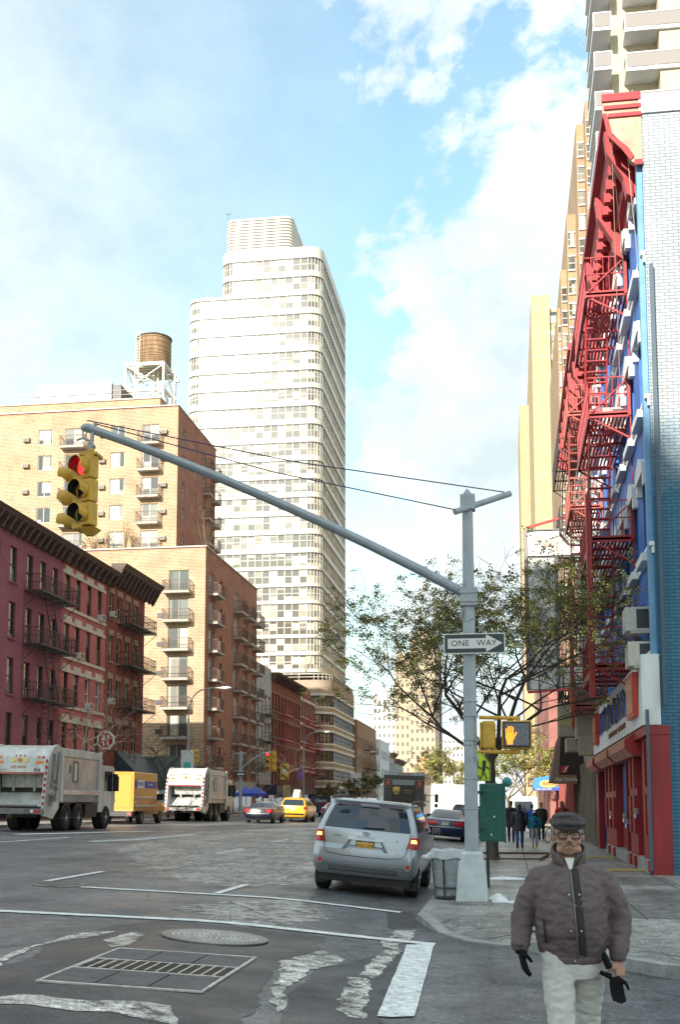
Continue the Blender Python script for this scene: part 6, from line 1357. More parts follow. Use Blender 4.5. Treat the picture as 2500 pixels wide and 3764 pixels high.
# litter basket
LB=on(1634,3305,2,0.); lbx,lby=-1.10,20.35
t=thing('litter_basket','wire mesh litter basket lined with a white bag between the silver car and the pole','litter basket',(lbx,lby,0)); mesh=mat('mesh_steel',(.25,.28,.30),.45,.6); 
b=MB(); r0,r1,h0=.235,.30,.80; nn=34
for k in range(nn):
    for dr in (1,-1):
        pts=[]; 
        for j in range(9): z=h0*j/8; rr=r0+(r1-r0)*j/8; a=2*PI*(k+dr*j*.55)/nn; pts.append((lbx+rr*math.cos(a),lby+rr*math.sin(a),z+.03))
        b.tube(pts,.0042,3,cap=False)
b.build('mesh_side',mesh,t)
b=MB()
for z,rr in ((.03,r0),(.2,r0+.018),(.82,r1)): b.lathe((lbx,lby,z),[(rr+.004,-.012),(rr+.012,0),(rr+.004,.012)],28)
for k in range(6): a=2*PI*k/6+.25; b.bar((lbx+r0*math.cos(a),lby+r0*math.sin(a),.02),(lbx+(r1+.006)*math.cos(a),lby+(r1+.006)*math.sin(a),.82),.035,.012)
b.build('rib',mat('rib_steel',(.07,.08,.1),.5,.5),t)
bag=mat('pale_plastic_bag',(.62,.66,.68),.4,ns=8,na=.2,bump=.4); bagi=mat('grey_liner_inside',(.52,.55,.57),.5,ns=5,na=.4,bump=.5)
b=MB(); n=36; rg=[]
for j in range(7):
    z=.06+j*.115; rg.append([(lbx+(r0-.02+(r1-r0)*j/6)*(1+.05*noise.noise((k*.6,j*.8,2)))*math.cos(2*PI*k/n),lby+(r0-.02+(r1-r0)*j/6)*(1+.05*noise.noise((k*.6,j*.8,2)))*math.sin(2*PI*k/n),z) for k in range(n)])
b.loft(rg,cap=True); b.build('liner',bagi,t,smooth=True)
b=MB(); rg=[]
for z,rr in ((.70,r1+.012),(.76,r1+.022),(.84,r1+.018),(.86,r1-.005),(.80,r1-.03)): rg.append([(lbx+(rr+.008*math.sin(k*1.9+z*9))*math.cos(2*PI*k/n),lby+(rr+.008*math.sin(k*1.9+z*9))*math.sin(2*PI*k/n),z+.014*math.sin(k*.9)) for k in range(n)])
b.loft(rg,cap=False); b.sph((lbx-.37,lby-.12,.72),.07,10,7,0,(1.5,.7,.75)); b.tube([(lbx-.28,lby-.12,.79),(lbx-.36,lby-.12,.74)],.045,8); b.build('bag_rim',bag,t,smooth=True)
# street lamps, far signals and signs on the left
def lamp(label,u,x,vtop,ul,vl,vb=None):
    Y=x*F/(u-1880); zt=EYE+(2965-vtop)/F*Y*1.0; p=on(u,vtop,1,Y); q=on(ul,vl,1,Y)
    t=thing('street_lamp',label,'street lamp',(p.x,Y,g(p.x)),'street lamps along the left pavement'); b=MB(); b.tube([(p.x,Y,.6),(p.x,Y,p.z)],[.11,.07],8); b.build('pole',galv,t)
    b=MB(); n=8; b.tube([Vector((p.x,Y,p.z)).lerp(Vector((q.x,Y,q.z)),i/n)+Vector((-(q.x-p.x)*.28*math.sin(PI*i/n)*1,0,(q.z-p.z)*.32*math.sin(PI*i/n))) for i in range(n+1)],.045,6); b.build('arm',galv,t)
    b=MB(); b.loft([[(q.x-.1+i*.45+.0,Y+.16*w_*math.cos(2*PI*k/10),q.z+(.10 if math.sin(2*PI*k/10)>0 else .14)*w_*math.sin(2*PI*k/10)) for k in range(10)] for i,w_ in ((0,.35),(.5,.9),(1.3,1),(1.9,.3))]); b.build('lamp_head',mat('lamp_head_white',(.68,.7,.7),.4),t); return t,Y,p
def farsig(label,u,v,Y,hgt=1.05,faces=(1,0)):
    c=on(u,v,1,Y); t=thing('traffic_signal',label,'traffic signal',(c.x,Y,c.z))
    for i,dx in enumerate((-.19,.25)[:sum(1 for _ in faces)]):
        b=MB(); b.box(c.x+dx-.17,Y,c.z-hgt/2,c.x+dx+.17,Y+.25,c.z+hgt/2); 
        for k in range(3): z=c.z+hgt/3*(1-k); b.tube([(c.x+dx,Y,z),(c.x+dx+(.0 if i==0 else .12),Y-.25,z)],.13,10,1 if i==0 else 0); 
        o=b.build('signal_face',[signal_yellow,signal_yellow],t)
        if i==0:
            b=MB(); 
            for k in range(3): b.cyl((c.x+dx,Y-.262,c.z+hgt/3*(1-k)),.115,.008,12,0 if k==0 else 1,1)
            b.build('lens',[redl,dkl2],o)
    return t
tl,Yl,pl_=lamp('street lamp with curved arm rising behind the second garbage truck',692,-22.6,2640,812,2528)
c=on(735,2790,1,Yl-.2); t=thing('traffic_signal','small yellow signal seen side-on on the lamp pole by the brick apartment block','traffic signal',(c.x+.2,Yl-.2,c.z-.5))
b=MB(); p=on(706,2812,1,Yl-.2); 
for k in range(3): z=p.z+.1+k*.36; b.box(p.x-.12,Yl-.3,z,p.x+.22,Yl,z+.34); b.tube([(p.x+.2,Yl-.15,z+.17),(p.x+.42,Yl-.15,z+.13)],.13,8)
b.build('signal_face',signal_yellow,t)
b=MB(); p=on(692,2790,1,Yl-.3); b.box(p.x-.55,Yl-.34,p.z-.65,p.x+.4,Yl-.3,p.z+.65); tag(b.build('street_sign',letter_white),'white regulation sign plate on the lamp pole above the second garbage truck','sign')
b=MB(); p=on(686,2820,1,Yl-.3); b.box(p.x-.2,Yl-.4,p.z-.3,p.x+.3,Yl-.1,p.z+.35); tag(b.build('small_box',mat('turquoise_box',(.1,.55,.5),.5)),'small turquoise box on the lamp pole above the second garbage truck','box')
lamp('street lamp in front of the red row house with white lintels',1116,-22.4,2755,1188,2690); t5,Y5,p5=lamp('street lamp with a speed limit sign before the yellow-brown row house',1311,-22.2,2800,1362,2764)
p=on(1310,2869,1,Y5-.3); t=thing('speed_sign','white speed limit sign reading 30 on the lamp pole','sign',(p.x,Y5-.3,p.z)); b=MB(); b.box(p.x-.75,Y5-.34,p.z-1.1,p.x+.75,Y5-.3,p.z+1.1); b.build('plate',letter_white,t); text('30',1.2,'lettering',letter_black,t,facecam(0,-.05,-.1),.005)
b=MB(); a=on(1315,2889,1,Y5); c=on(1420,2862,1,Y5); b.tube([a,c],.09,6); b.build('signal_arm',galv,t5)
# signal mast by the cross street
um_,Ym=885,88.; p=on(um_,2762,1,Ym); t=thing('signal_pole','pale signal pole with curved mast arm by the blue umbrellas on the left corner','traffic signal pole',(p.x,Ym,g(p.x)))
b=MB(); b.tube([(p.x,Ym,.5),(p.x,Ym,p.z)],.14,8); b.build('shaft',galv,t); b=MB(); q=on(1000,2766,1,Ym); m_=on(930,2790,1,Ym); b.tube([on(888,2825,1,Ym),m_,on(965,2770,1,Ym),q],.08,8); l0=on(862,2770,1,Ym); r0_=on(906,2770,1,Ym); b.tube([l0,r0_],.06,6); b.build('mast_arm',galv,t)
b=MB(); b.tube([l0,on(930,2769,1,Ym),q],.02,4); b.build('tension_cable',steel_dark,t)
farsig('pair of yellow signals with a red lamp before the grey house',994,2798,Ym,1.6,(1,1))
p=on(885,2846,1,Ym-.3); t=thing('street_sign','small ONE WAY sign pointing left on the left corner signal pole','sign',(p.x,Ym-.3,p.z)); b=MB(); b.box(p.x-.35,Ym-.34,p.z-.14,p.x+.35,Ym-.3,p.z+.14,0); b.prism([(p.x-.3,p.z),(p.x-.15,p.z+.1),(p.x-.15,p.z-.1)],1,Ym-.35,Ym-.341,1); b.box(p.x-.15,Ym-.35,p.z-.05,p.x+.28,Ym-.341,p.z+.05,1); b.build('plate',[black,letter_white],t)
farsig('single distant three-lamp signal above the parcel truck',1562,2810,150.,2.0,(1,))
# restaurant octagon sign
p=on(387,2721,1,69.5); t=thing('hanging_sign','octagonal dark red sign with white fork and spoon in front of the pink tenement','sign',(p.x,69.5,p.z)); r_=p.z-on(387,2754,1,69.5).z
rs=mat('sign_dark_red',(.32,.01,.02),.4)
b=MB(); b.prism([(p.x+r_*1.08*math.cos(PI/8+PI/4*k),p.z+r_*1.08*math.sin(PI/8+PI/4*k)) for k in range(8)],1,69.5,69.6); b.build('white_border',letter_white,t)
b=MB(); b.prism([(p.x+r_*.88*math.cos(PI/8+PI/4*k),p.z+r_*.88*math.sin(PI/8+PI/4*k)) for k in range(8)],1,69.485,69.499); b.build('red_field',rs,t)
b=MB()
for dx in (-.28,-.19,-.1): b.box(p.x+dx*r_*1.3-.035,69.47,p.z+.0*r_,p.x+dx*r_*1.3+.035,69.484,p.z+.6*r_)
b.box(p.x-.19*r_*1.3-.05,69.47,p.z-.62*r_,p.x-.19*r_*1.3+.05,69.484,p.z-.08*r_); b.loft([[(p.x+.3*r_+.12*r_*math.cos(2*PI*k/14),yy,p.z+.34*r_+.28*r_*math.sin(2*PI*k/14)) for k in range(14)] for yy in (69.47,69.484)]); b.box(p.x+.3*r_-.05,69.47,p.z-.62*r_,p.x+.3*r_+.05,69.484,p.z-.05)
b.build('fork_and_spoon',letter_white,t); b=MB(); b.bar((-28,69.55,p.z+r_+.15),(p.x+.9,69.55,p.z+r_+.15),.06); b.bar((-28,69.55,p.z-r_-.1),(p.x+.9,69.55,p.z-r_-.1),.06); b.build('bracket',steel_dark,t)
# banners, umbrellas and shopfront clutter along the left
def flag(label,u0,v0,u1,v1,Y,m,cat='banner',marks=None):
    a=on(u0,v1,1,Y); c=on(u1,v0,1,Y); t=thing('banner',label,cat,(a.x,Y,a.z)); b=MB(); b.box(a.x,Y,a.z,c.x,Y+.04,c.z); b.build('cloth',m,t); b=MB(); b.bar((a.x-1,Y+.02,c.z+.06),(c.x+.1,Y+.02,c.z+.06),.06); b.build('rod',steel_dark,t)
    if marks:
        b=MB(); random.seed(11)
        for (fx,fz,w,h) in marks: X=a.x+(c.x-a.x)*fx; Z=a.z+(c.z-a.z)*fz; b.box(X-w/2,Y-.01,Z-h/2,X+w/2,Y-.001,Z+h/2)
        b.build('marking',letter_black,t)
    return t,a,c
yb=mat('banner_yellow',(.6,.48,.05),.7); fl,a,c=flag('yellow shop banner with black lettering and a white disc on the dark red row house',1030,2806,1062,2865,120,yb,marks=[(.2+.17*k,.9-.08*k,.13,.22) for k in range(5)]+[(.2+.2*k,.28-.07*k,.13,.22) for k in range(4)])
b=MB(); b.cyl(((a.x+c.x)/2,119.98,(a.z+c.z)/2),.26,.015,14,0,1); b.build('white_disc',letter_white,fl)
flag('purple and white banner beside the street lamp on the red row house',1092,2820,1117,2866,135,mat('banner_purple',(.3,.12,.45),.7,ns=1.5,na=.6))
ub=mat('royal_blue_canvas',(.03,.07,.42),.6)
for i,(u,v) in enumerate(((905,2912),(940,2912))):
    p=on(u,v,1,92); t=thing('market_umbrella','blue parasol over the pavement, '+('left one of the pair' if i==0 else 'right one of the pair'),'umbrella',(p.x,92,.8)); b=MB(); b.lathe((p.x,92,0),[(.95,p.z-.35),(.95,p.z-.1),(.05,p.z+.45)],8); b.build('canopy',ub,t); b=MB(); b.tube([(p.x,92,.8),(p.x,92,p.z+.3)],.03,6); b.build('pole',whst,t)
nm_=mat('navy_shop_sign',(.03,.035,.09),.5,ns=1,na=.4); cream2=mat('cream_shop_panel',(.5,.4,.24),.6,ns=1.5,na=.3)
for lab,u0,v0,u1,v1,Y,m in (('dark navy shop sign behind the bare pavement tree',968,2884,1018,2922,128,nm_),('cream shop sign panel right of the navy one',1040,2885,1066,2932,126,cream2),('pale strip sign over the brick block ground floor',862,2868,940,2905,124,cream2),('small red shop sign above the dark saloon car',966,2922,988,2934,127,rs),('small orange hanging shop sign by the podium',1170,2922,1184,2934,150,mat('orange_sign',(.6,.25,.03),.5))):
    a=on(u0,v1,1,Y); c=on(u1,v0,1,Y); b=MB(); b.box(a.x,Y,a.z,c.x,Y+.15,c.z); o=b.build('shop_sign',m); tag(o,lab,'sign')
# ---------------- trees ----------------
bark=mat('dark_bark',(.085,.07,.058),.9,ns=9,na=.4,bump=.6,bs=30); barkl=mat('pale_twig_bark',(.22,.16,.10),.9)
def leafm(name,c,v=.35):
    m=mat(name,c,.65,ns=1.3,na=v); m.node_tree.nodes['Principled BSDF'].inputs['Transmission Weight'].default_value=0; return m
def tree(name,label,x,y,z,h,r,trunk_h,seed,leaf=None,lm=None,nl=0,lsize=.09,bm_=None,depth=5,spread=.55,lean=(0,0),trunk_r=.16,group=None,flat=.55,twigr=.012,cat='tree',fullness=4):
    rnd=random.Random(seed); t=thing(name,label,cat,(x,y,z),group); b=MB(); tips=[]
    def grow(p,d,l,rr,dep):
        n=4; pts=[p]; q=p.copy(); dd=d.copy()
        for i in range(n):
            dd=(dd+Vector((rnd.gauss(0,.16),rnd.gauss(0,.16),rnd.gauss(0.02,.10)))).normalized(); q=q+dd*l/n; pts.append(q.copy())
        b.tube(pts,[rr*(1-.4*i/n) for i in range(n+1)],6 if dep>2 else 3,cap=False)
        if dep<=1: tips.extend(pts[1:])
        if dep==0: return
        k=rnd.randint(2,3) if dep<4 else fullness
        for i in range(k):
            a=rnd.uniform(0,2*PI); s_=rnd.uniform(.5,1.15); side=Vector((math.cos(a),math.sin(a),0)); nd=(dd*(1-.35)+side*spread*s_*1.35); nd.z=nd.z*flat+rnd.uniform(-.05,.22); nd.normalize()
            st=pts[-1] if i<2 or dep<2 else pts[rnd.randint(2,4)]
            grow(st,nd,l*rnd.uniform(.62,.82),max(twigr*.5,rr*.46),dep-1)
    base=Vector((x,y,z)); d0=Vector((lean[0],lean[1],1)).normalized()
    b.tube([base,base+d0*trunk_h*.06,base+d0*trunk_h*.5,base+d0*trunk_h],[trunk_r*1.45,trunk_r*1.1,trunk_r,trunk_r*.85],10,cap=False)
    tp=base+d0*trunk_h; L0=(h-trunk_h)*(.36 if nl>6000 else .42)
    for i in range(fullness):
        a=2*PI*i/fullness+rnd.uniform(-.4,.4); nd=Vector((math.cos(a)*spread,math.sin(a)*spread,.8)).normalized(); grow(tp-d0*rnd.uniform(0,.5),nd,L0*rnd.uniform(.8,1.15),trunk_r*.6,depth-1)
    # keep inside the crown's measured reach
    b.build('trunk',bm_ or bark,t)
    if nl:
        c=MB()
        for i in range(nl):
            p=tips[rnd.randrange(len(tips))] if i%6==0 else p; dr=Vector((rnd.gauss(0,1),rnd.gauss(0,1),rnd.gauss(-.25,.6))).normalized()
            q=p+dr*-.03; mi=(0 if rnd.random()<.6 else 1 if rnd.random()<.7 else 2) if i%4==0 else mi
            up=dr.cross(Vector((rnd.random()-.5,rnd.random()-.5,1))).normalized()
            for k in range(leaf or 5):      # a feathery spray of small leaflets
                s_=q+dr*lsize*k*.45; w=lsize*.22; l=lsize*.55; e=(up if k%2 else -up)
                c.poly([s_,s_+e*l*.5+dr*w,s_+e*l,s_+e*l*.5-dr*w],mi)
        c.build('crown',lm,t)
    return t
lm1=[leafm('olive_leaf',(.30,.30,.08)),leafm('yellow_green_leaf',(.55,.46,.12)),leafm('dark_green_leaf',(.09,.14,.035))]
tp=on(1812,3160,2,0)
tree('locust_tree','feathery honey locust with thin yellow-green leaves behind the signal pole',tp.x+.05,tp.y,0,11.0,3,3.3,21,5,lm1,9000,.14,depth=6,spread=.72,trunk_r=.13,flat=.8,lean=(-.02,0),fullness=5)
lt=thing('tree_guard','low rusty iron rail round the foot of the locust tree','tree guard',(tp.x,tp.y,0)); b=MB(); b.bar((tp.x-.5,tp.y-.7,.06),(tp.x+1.4,tp.y-.7,.06),.05); b.bar((tp.x-.5,tp.y+3,.08),(tp.x+1.8,tp.y+3,.08),.07); b.bar((tp.x+1.4,tp.y-.7,.05),(tp.x+1.8,tp.y+3,.06),.05); b.build('rail',mat('rusty_iron',(.14,.07,.05),.8),lt)
for lab,x,y,h,sd,m in (('bare tree against the purple tenement behind the first garbage truck',-24.8,63,8.2,3,bark),('bare dark tree in front of the dark shop awnings',-24.4,80,8.5,4,bark),('bare dark tree in front of the apartment block corner',-24.6,97,9.0,9,bark),('bare pavement tree by the blue umbrellas',-24.5,112,8,12,barkl),('pale bare tree in front of the red row house',-24.5,128,8.5,15,barkl),('pale bare tree before the rounded podium',-24.3,158,8,18,barkl)):
    tree('bare_tree',lab,x,y,.75,h,2,2.4,sd,bm_=m,depth=5,spread=.7,trunk_r=.11,flat=.8,group='bare trees along the left pavement',twigr=.012)
lm2=[leafm('pale_gold_leaf',(.42,.38,.12)),leafm('pale_green_leaf',(.28,.32,.10)),leafm('mid_green_leaf',(.15,.2,.06))]
for lab,u,Y,h,sd in (('pale leafy tree just above the white box truck',1645,130,9.5,31),('pale leafy tree in the far distance right of the parcel truck',1600,170,10,33),('sunlit leafy tree between the pole and the red brick corner',1870,115,11,37),('second sunlit leafy tree under the pedestrian signal',1930,105,9,41)):
    x=(u-1880)*Y/F; tree('leafy_tree',lab,x,Y,-.1,h,2,2.5,sd,4,lm2,2600,.30,depth=5,spread=.7,trunk_r=.15,flat=.8,bm_=barkl,group='pale leafy trees far down the avenue')
tree('leafy_tree','dark bushy tree behind the roof of the silver car',-21.5,165,.7,6.5,2,1.2,44,4,[leafm('shade_green',(.05,.06,.025)),lm1[0],lm1[2]],3000,.3,depth=5,spread=.7,trunk_r=.12,bm_=bark)
# roof-terrace planting
def shrub(label,x,y,z,h,r,seed,ms,n=260,name='terrace_shrub'):
    rnd=random.Random(seed); t=thing(name,label,'shrub',(x,y,z),'shrubs on roof terraces'); b=MB(); c=MB()
    for k in range(9):
        a=rnd.uniform(0,2*PI); e=Vector((x+r*math.cos(a)*rnd.random(),y+r*math.sin(a)*rnd.random(),z+h*rnd.uniform(.6,1))); b.tube([(x,y,z),(x+(e.x-x)*.4,y+(e.y-y)*.4,z+h*.4),e],[.04,.03,.012],4)
        for i in range(n//9): q=e+Vector((rnd.gauss(0,r*.3),rnd.gauss(0,r*.3),rnd.gauss(-.1*h,h*.16))); d_=Vector((rnd.gauss(0,1),rnd.gauss(0,1),rnd.gauss(0,1))).normalized()*.16; u_=d_.cross(Vector((0,0,1))); c.poly([q,q+d_*.5+u_*.3,q+d_,q+d_*.5-u_*.3],rnd.randint(0,1))
    b.build('stem',barkl,t); c.build('foliage',ms,t)
for i,(lab,x,y,z,h,r,ms) in enumerate((('green shrub at the left end of the brick terrace',-39.5,103.6,25.9,1.6,.9,(lm1[0],lm2[0])),('tall pale shrub on the brick terrace near the balconies',-36.3,103.5,25.9,2.9,.8,(lm2[0],lm1[1])),('reddish bare shrub on the brick terrace',-38,103.5,25.9,1.9,.9,(barkl,barkl)),('large bare shrub at the street edge of the brick terrace',-29.6,108,25.9,5.2,1.5,(lm2[0],barkl)),
    ('round evergreen at the podium roof corner',-27.5,168,20.4,3.2,1.6,(lm1[2],lm2[2])),('golden tree on the podium roof corner',-30.5,168.5,20.4,4.2,1.5,(lm2[0],lm2[0])),('brown hedge at the far end of the podium roof',-26.9,186,20.4,1.8,1.3,(leafm('russet_leaf',(.16,.06,.03)),lm1[2])),('golden bush on the street side of the podium roof',-27,176,20.4,2.6,1.2,(lm2[0],leafm('russet_leaf',(.16,.06,.03)))),('small clipped green bush at the left of the podium roof',-36,168,20.4,1.2,1.4,(lm1[0],lm2[2])))): shrub(lab,x,y,z,h,r,50+i,ms)
# ---------------- people ----------------
from mathutils.bvhtree import BVHTree
def blob(name,b,m,parent,voxel=.012,it=6,fac=.5,fold=0,fs=9,fdir=(1,1,1),label=None,world=True):
    me=bpy.data.meshes.new('t'); me.from_pydata(b.v,[],b.f); o=bpy.data.objects.new('t',me); COL.objects.link(o)
    r=o.modifiers.new('r','REMESH'); r.mode='VOXEL'; r.voxel_size=voxel; r.use_smooth_shade=True
    if it: s_=o.modifiers.new('s','SMOOTH'); s_.iterations=it; s_.factor=fac
    bpy.context.view_layer.update(); n_=bpy.data.meshes.new_from_object(o.evaluated_get(bpy.context.evaluated_depsgraph_get())); bpy.data.objects.remove(o)
    if fold:
        ns_=[v.normal.copy() for v in n_.vertices]
        for v,nr in zip(n_.vertices,ns_):
            p=v.co; q=Vector((p.x*fdir[0],p.y*fdir[1],p.z*fdir[2]))*fs
            w=noise.noise(q)+.5*noise.noise(q*2.3+Vector((3,1,7))); w=-abs(w)*1.3+.4
            v.co=p+nr*fold*w
    off=Vector((0,0,0)); q=parent
    if world:
        while q is not None: off+=q.location; q=q.parent
    n_.transform(Matrix.Translation(-off)); n_.materials.clear(); n_.materials.append(m); n_.name=name
    o=bpy.data.objects.new(name,n_); COL.objects.link(o); o.parent=parent
    if label:o['label']=label
    return o
def ering(b,rings,n=20):     # (cx,cy,z,rx,ry)
    b.loft([[(cx+rx*math.cos(2*PI*k/n),cy+ry*math.sin(2*PI*k/n),z) for k in range(n)] for cx,cy,z,rx,ry in rings])
def hand(b,w,d,side,out,curl=.5,s=1.0,r=.0095):
    """w wrist, d direction of the hand, side = vector from little finger to index, out = palm normal"""
    w=Vector(w);d=Vector(d).normalized();side=Vector(side);side=(side-d*side.dot(d)).normalized();out=d.cross(side).normalized()*(1 if d.cross(side).dot(Vector(out))>0 else -1)
    pl=.095*s; 
    for k in range(4): o_=side*(.032*s*(k/1.5-1)); b.tube([w+o_*.55,w+d*pl*.5+o_*.9,w+d*pl+o_],[.017*s,.0175*s,.0135*s],8)
    for k,L_ in enumerate((.058,.072,.080,.074)):
        o_=w+d*pl+side*(.033*s*(k/1.5-1)); q=o_; dd=d; pts=[o_-d*.01]
        for j in range(3): a=curl*(.45+.35*j); dd=(d*math.cos(a)+out*math.sin(a)).normalized(); q=q+dd*L_*s*(.42,.33,.25)[j]; pts.append(q)
        b.tube(pts,[r*s*1.1,r*s*1.05,r*s*.95,r*s*.8],8)
    o_=w+d*.02+side*.03*s; t1=o_+(side*.75+d*.6+out*.35).normalized()*.042*s; t2=t1+(d*.8+side*.15+out*.5).normalized()*.032*s; b.tube([o_,t1,t2,t2+(d+out*.5).normalized()*.02*s],[.016*s,.0135*s,.0115*s,.009*s],8)
skin=mat('tan_skin',(.48,.27,.185),.5,ns=30,na=.12,bump=.12,bs=120); hairg=mat('grey_hair',(.22,.21,.2),.8,ns=60,na=.4); lipm=mat('lip',(.26,.10,.08),.5); eyew=mat('eye_white',(.55,.52,.48),.3)
def clothm(name,c,ns=6,na=.12,weave=220,rough=.9):
    m=mat(name,c,rough,ns=ns,na=na,bump=.35,bs=weave); return m
jack=clothm('taupe_jacket_wool',(.155,.12,.118),14,.2,160); jdark=clothm('dark_olive_placket',(.045,.04,.033)); khaki=clothm('pale_khaki_cotton',(.64,.64,.59),4,.1); capm=clothm('dark_tweed',(.06,.05,.052),30,.5,150); glovem=mat('black_leather',(.006,.006,.008),.7,spec=.2,ns=20,na=.3,bump=.2)
MY=7.1; P_=lambda u,v,dy=0: on(u,v,1,MY+dy)
hc=P_(2090,3070); M=thing('person','elderly man in taupe jacket, flat cap and glasses walking towards the camera','person',(hc.x,MY,g(hc.x)))
gz=M.location.z; X=hc.x; ez=hc.z
def ww(dx,dy,dz): return (X+dx,MY+dy,ez+dz)
ls,rs_=P_(1990,3228,.02),P_(2214,3234,.02); le,re=P_(1922,3365,.03),P_(2282,3385,.03); lw,rw=P_(1915,3492,-.05),P_(2276,3528,-.05)
# body: one continuous surface
b=MB()
b.sph(ww(0,.0,.02),.001,16,10,0,(84,98,108)); b.sph(ww(0,-.02,-.06),.001,14,8,0,(70,76,60)); b.sph(ww(0,-.055,-.095),.001,12,7,0,(42,36,24))
for s in (1,-1):
    b.sph(ww(s*.045,-.062,-.035),.001,10,6,0,(30,26,26)); b.sph(ww(s*.034,-.085,.028),.001,10,6,0,(28,12,10)); b.sph(ww(s*.088,.005,-.01),.001,8,6,0,(10,20,32)); b.sph(ww(s*.052,-.05,-.085),.001,10,6,0,(24,28,26))
b.tube([ww(0,-.092,.018),ww(0,-.112,-.02),ww(0,-.124,-.036)],[.011,.0135,.0165],10); b.sph(ww(.014,-.108,-.038),.0115,8,6); b.sph(ww(-.014,-.108,-.038),.0115,8,6)
b.sph(ww(0,-.092,-.066),.001,12,6,0,(32,12,8)); b.sph(ww(0,-.09,-.079),.001,12,6,0,(27,12,8))
b.tube([ww(0,.015,-.06),ww(0,.02,-.16),ww(0,.03,-.22)],[.062,.062,.075],14)
ering(b,[(X,MY+.03,ez-.2,.10,.08),(X,MY+.02,ez-.3,.16,.11),(X,MY,ez-.5,.17,.13),(X,MY,ez-.72,.16,.125)])
for s_,e_,w_ in ((ls,le,lw),(rs_,re,rw)): b.tube([Vector((X,MY+.02,ez-.26)).lerp(s_,.6),s_,e_,w_],[.06,.055,.042,.03],10)
hand(b,rw,(.05,-.15,-1),(-.6,-.8,0),(-1,.4,0),1.25,1.0)
legs=((P_(2048,3530,-.02),P_(2066,3700,-.2),Vector((P_(2062,3700).x+.0,MY-.30,gz+.10))),(P_(2165,3530,.02),P_(2160,3700,.10),Vector((P_(2170,3700).x,MY+.38,gz+.12))))
for h_,k_,a_ in legs: kk=Vector((k_.x,k_.y,gz+.45)); b.tube([h_+Vector((0,0,.05)),kk,a_],[.08,.055,.04],10)
blob('body',b,skin,M,.0075,3,.4)
b=MB(); b.loft([[(X+.027*math.cos(a)*w_,MY-.1045+abs(math.cos(a))*.012,ez-.072+.004*math.sin(a)*w_) for a in [2*PI*k/12 for k in range(12)]] for w_ in (1,.6,.1)]); b.build('mouth',lipm,M)
b=MB(); 
for s in (1,-1):
    pts=[ww(s*.006,-.108,-.053),ww(s*.02,-.104,-.055),ww(s*.034,-.095,-.063)]; b.tube(pts,[.0045,.0055,.003],6)
b.build('moustache',hairg,M)
b=MB()
for s in (1,-1): b.tube([ww(s*.016,-.094,.03),ww(s*.034,-.097,.036),ww(s*.055,-.086,.03)],[.003,.004,.002],6)
b.build('eyebrow',mat('dark_eyebrow',(.06,.05,.045),.8),M)
for s in (1,-1):
    b=MB(); b.sph(ww(s*.034,-.084,.006),.012,10,8); e=b.build('eye',eyew,M,smooth=True)
    b=MB(); b.sph(ww(s*.034,-.0935,.005),.0045,8,6); b.build('iris',black,e)
    b=MB(); b.sph(ww(s*.034,-.0835,.011),.001,10,6,0,(15,13,8)); b.build('eyelid',skin,M,smooth=True)
b=MB()
for s in (1,-1): b.sph(ww(s*.080,.02,.02),.001,10,7,0,(14,48,42)); b.sph(ww(s*.082,-.015,.015),.001,8,6,0,(6,14,22))
b.sph(ww(0,.06,-.01),.001,12,8,0,(72,50,60)); blob('hair',b,hairg,M,.006,2)
gf=mat('dark_brown_glasses',(.02,.012,.01),.25)
b=MB()
def rr_(cx,w,h,r=.010,n=4):
    P=[]
    for sx_,sz_,a0 in ((1,1,0),(-1,1,PI/2),(-1,-1,PI),(1,-1,1.5*PI)):
        for k in range(n+1): a=a0+PI/2*k/n; P.append(Vector((X+cx+sx_*(w-r)+r*math.cos(a),MY-.108+abs(cx+sx_*(w-r))*.22,ez+.001+sz_*(h-r)+r*math.sin(a))))
    return P+[P[0]]
for s in (1,-1): b.tube(rr_(s*.036,.028,.0195),.0042,6,cap=False); b.tube([ww(s*.063,-.094,.012),ww(s*.086,-.07,.012),ww(s*.092,.0,.006)],.0028,6)
b.tube([ww(-.009,-.107,.006),ww(0,-.110,.009),ww(.009,-.107,.006)],.0026,6); b.build('glasses',gf,M,smooth=True)
# cap
b=MB(); b.sph(ww(0,.012,.084),.001,24,10,0,(112,132,38)); b.sph(ww(0,-.055,.066),.001,22,10,0,(108,96,28)); b.sph(ww(0,.03,.062),.001,22,10,0,(98,112,34)); b.sph(ww(-.01,.0,.112),.001,18,8,0,(85,105,28))
b.loft([[ww(.092*math.cos(a),-.06-.088*math.sin(a)*(1 if math.sin(a)>0 else .2),.052-.016*max(0,math.sin(a))+dz) for a in [2*PI*k/24 for k in range(24)]] for dz in (-.008,.004)]); blob('flat_cap',b,capm,M,.0065,4,fold=.003,fs=22)
# jacket
b=MB()
hem=P_(2100,3515).z; cx0=P_(2103,3450).x
ering(b,[(cx0,MY,hem-.0,.178,.145),(cx0,MY,hem+.05,.200,.165),(cx0,MY-.02,hem+.16,.215,.19),(cx0,MY-.015,hem+.30,.213,.185),(X,MY,hem+.42,.207,.155),(X,MY+.01,ez-.235,.175,.125),(X,MY+.02,ez-.175,.115,.095),(X,MY+.02,ez-.145,.085,.08)],28)
for s_,e_,w_ in ((ls,le,lw),(rs_,re,rw)):
    m1=s_.lerp(e_,.5)+Vector(((-.012 if s_.x<X else .012),0,0)); m2=e_.lerp(w_,.5)
    b.tube([Vector((X,MY+.02,ez-.23)).lerp(s_,.62),s_,m1,e_,m2,w_+Vector((0,0,.03)),w_+Vector((0,0,-.005))],[.07,.080,.078,.070,.062,.055,.046],16)
JK=blob('jacket',b,jack,M,.0095,7,.5,fold=.013,fs=11,fdir=(.8,1,1.6))
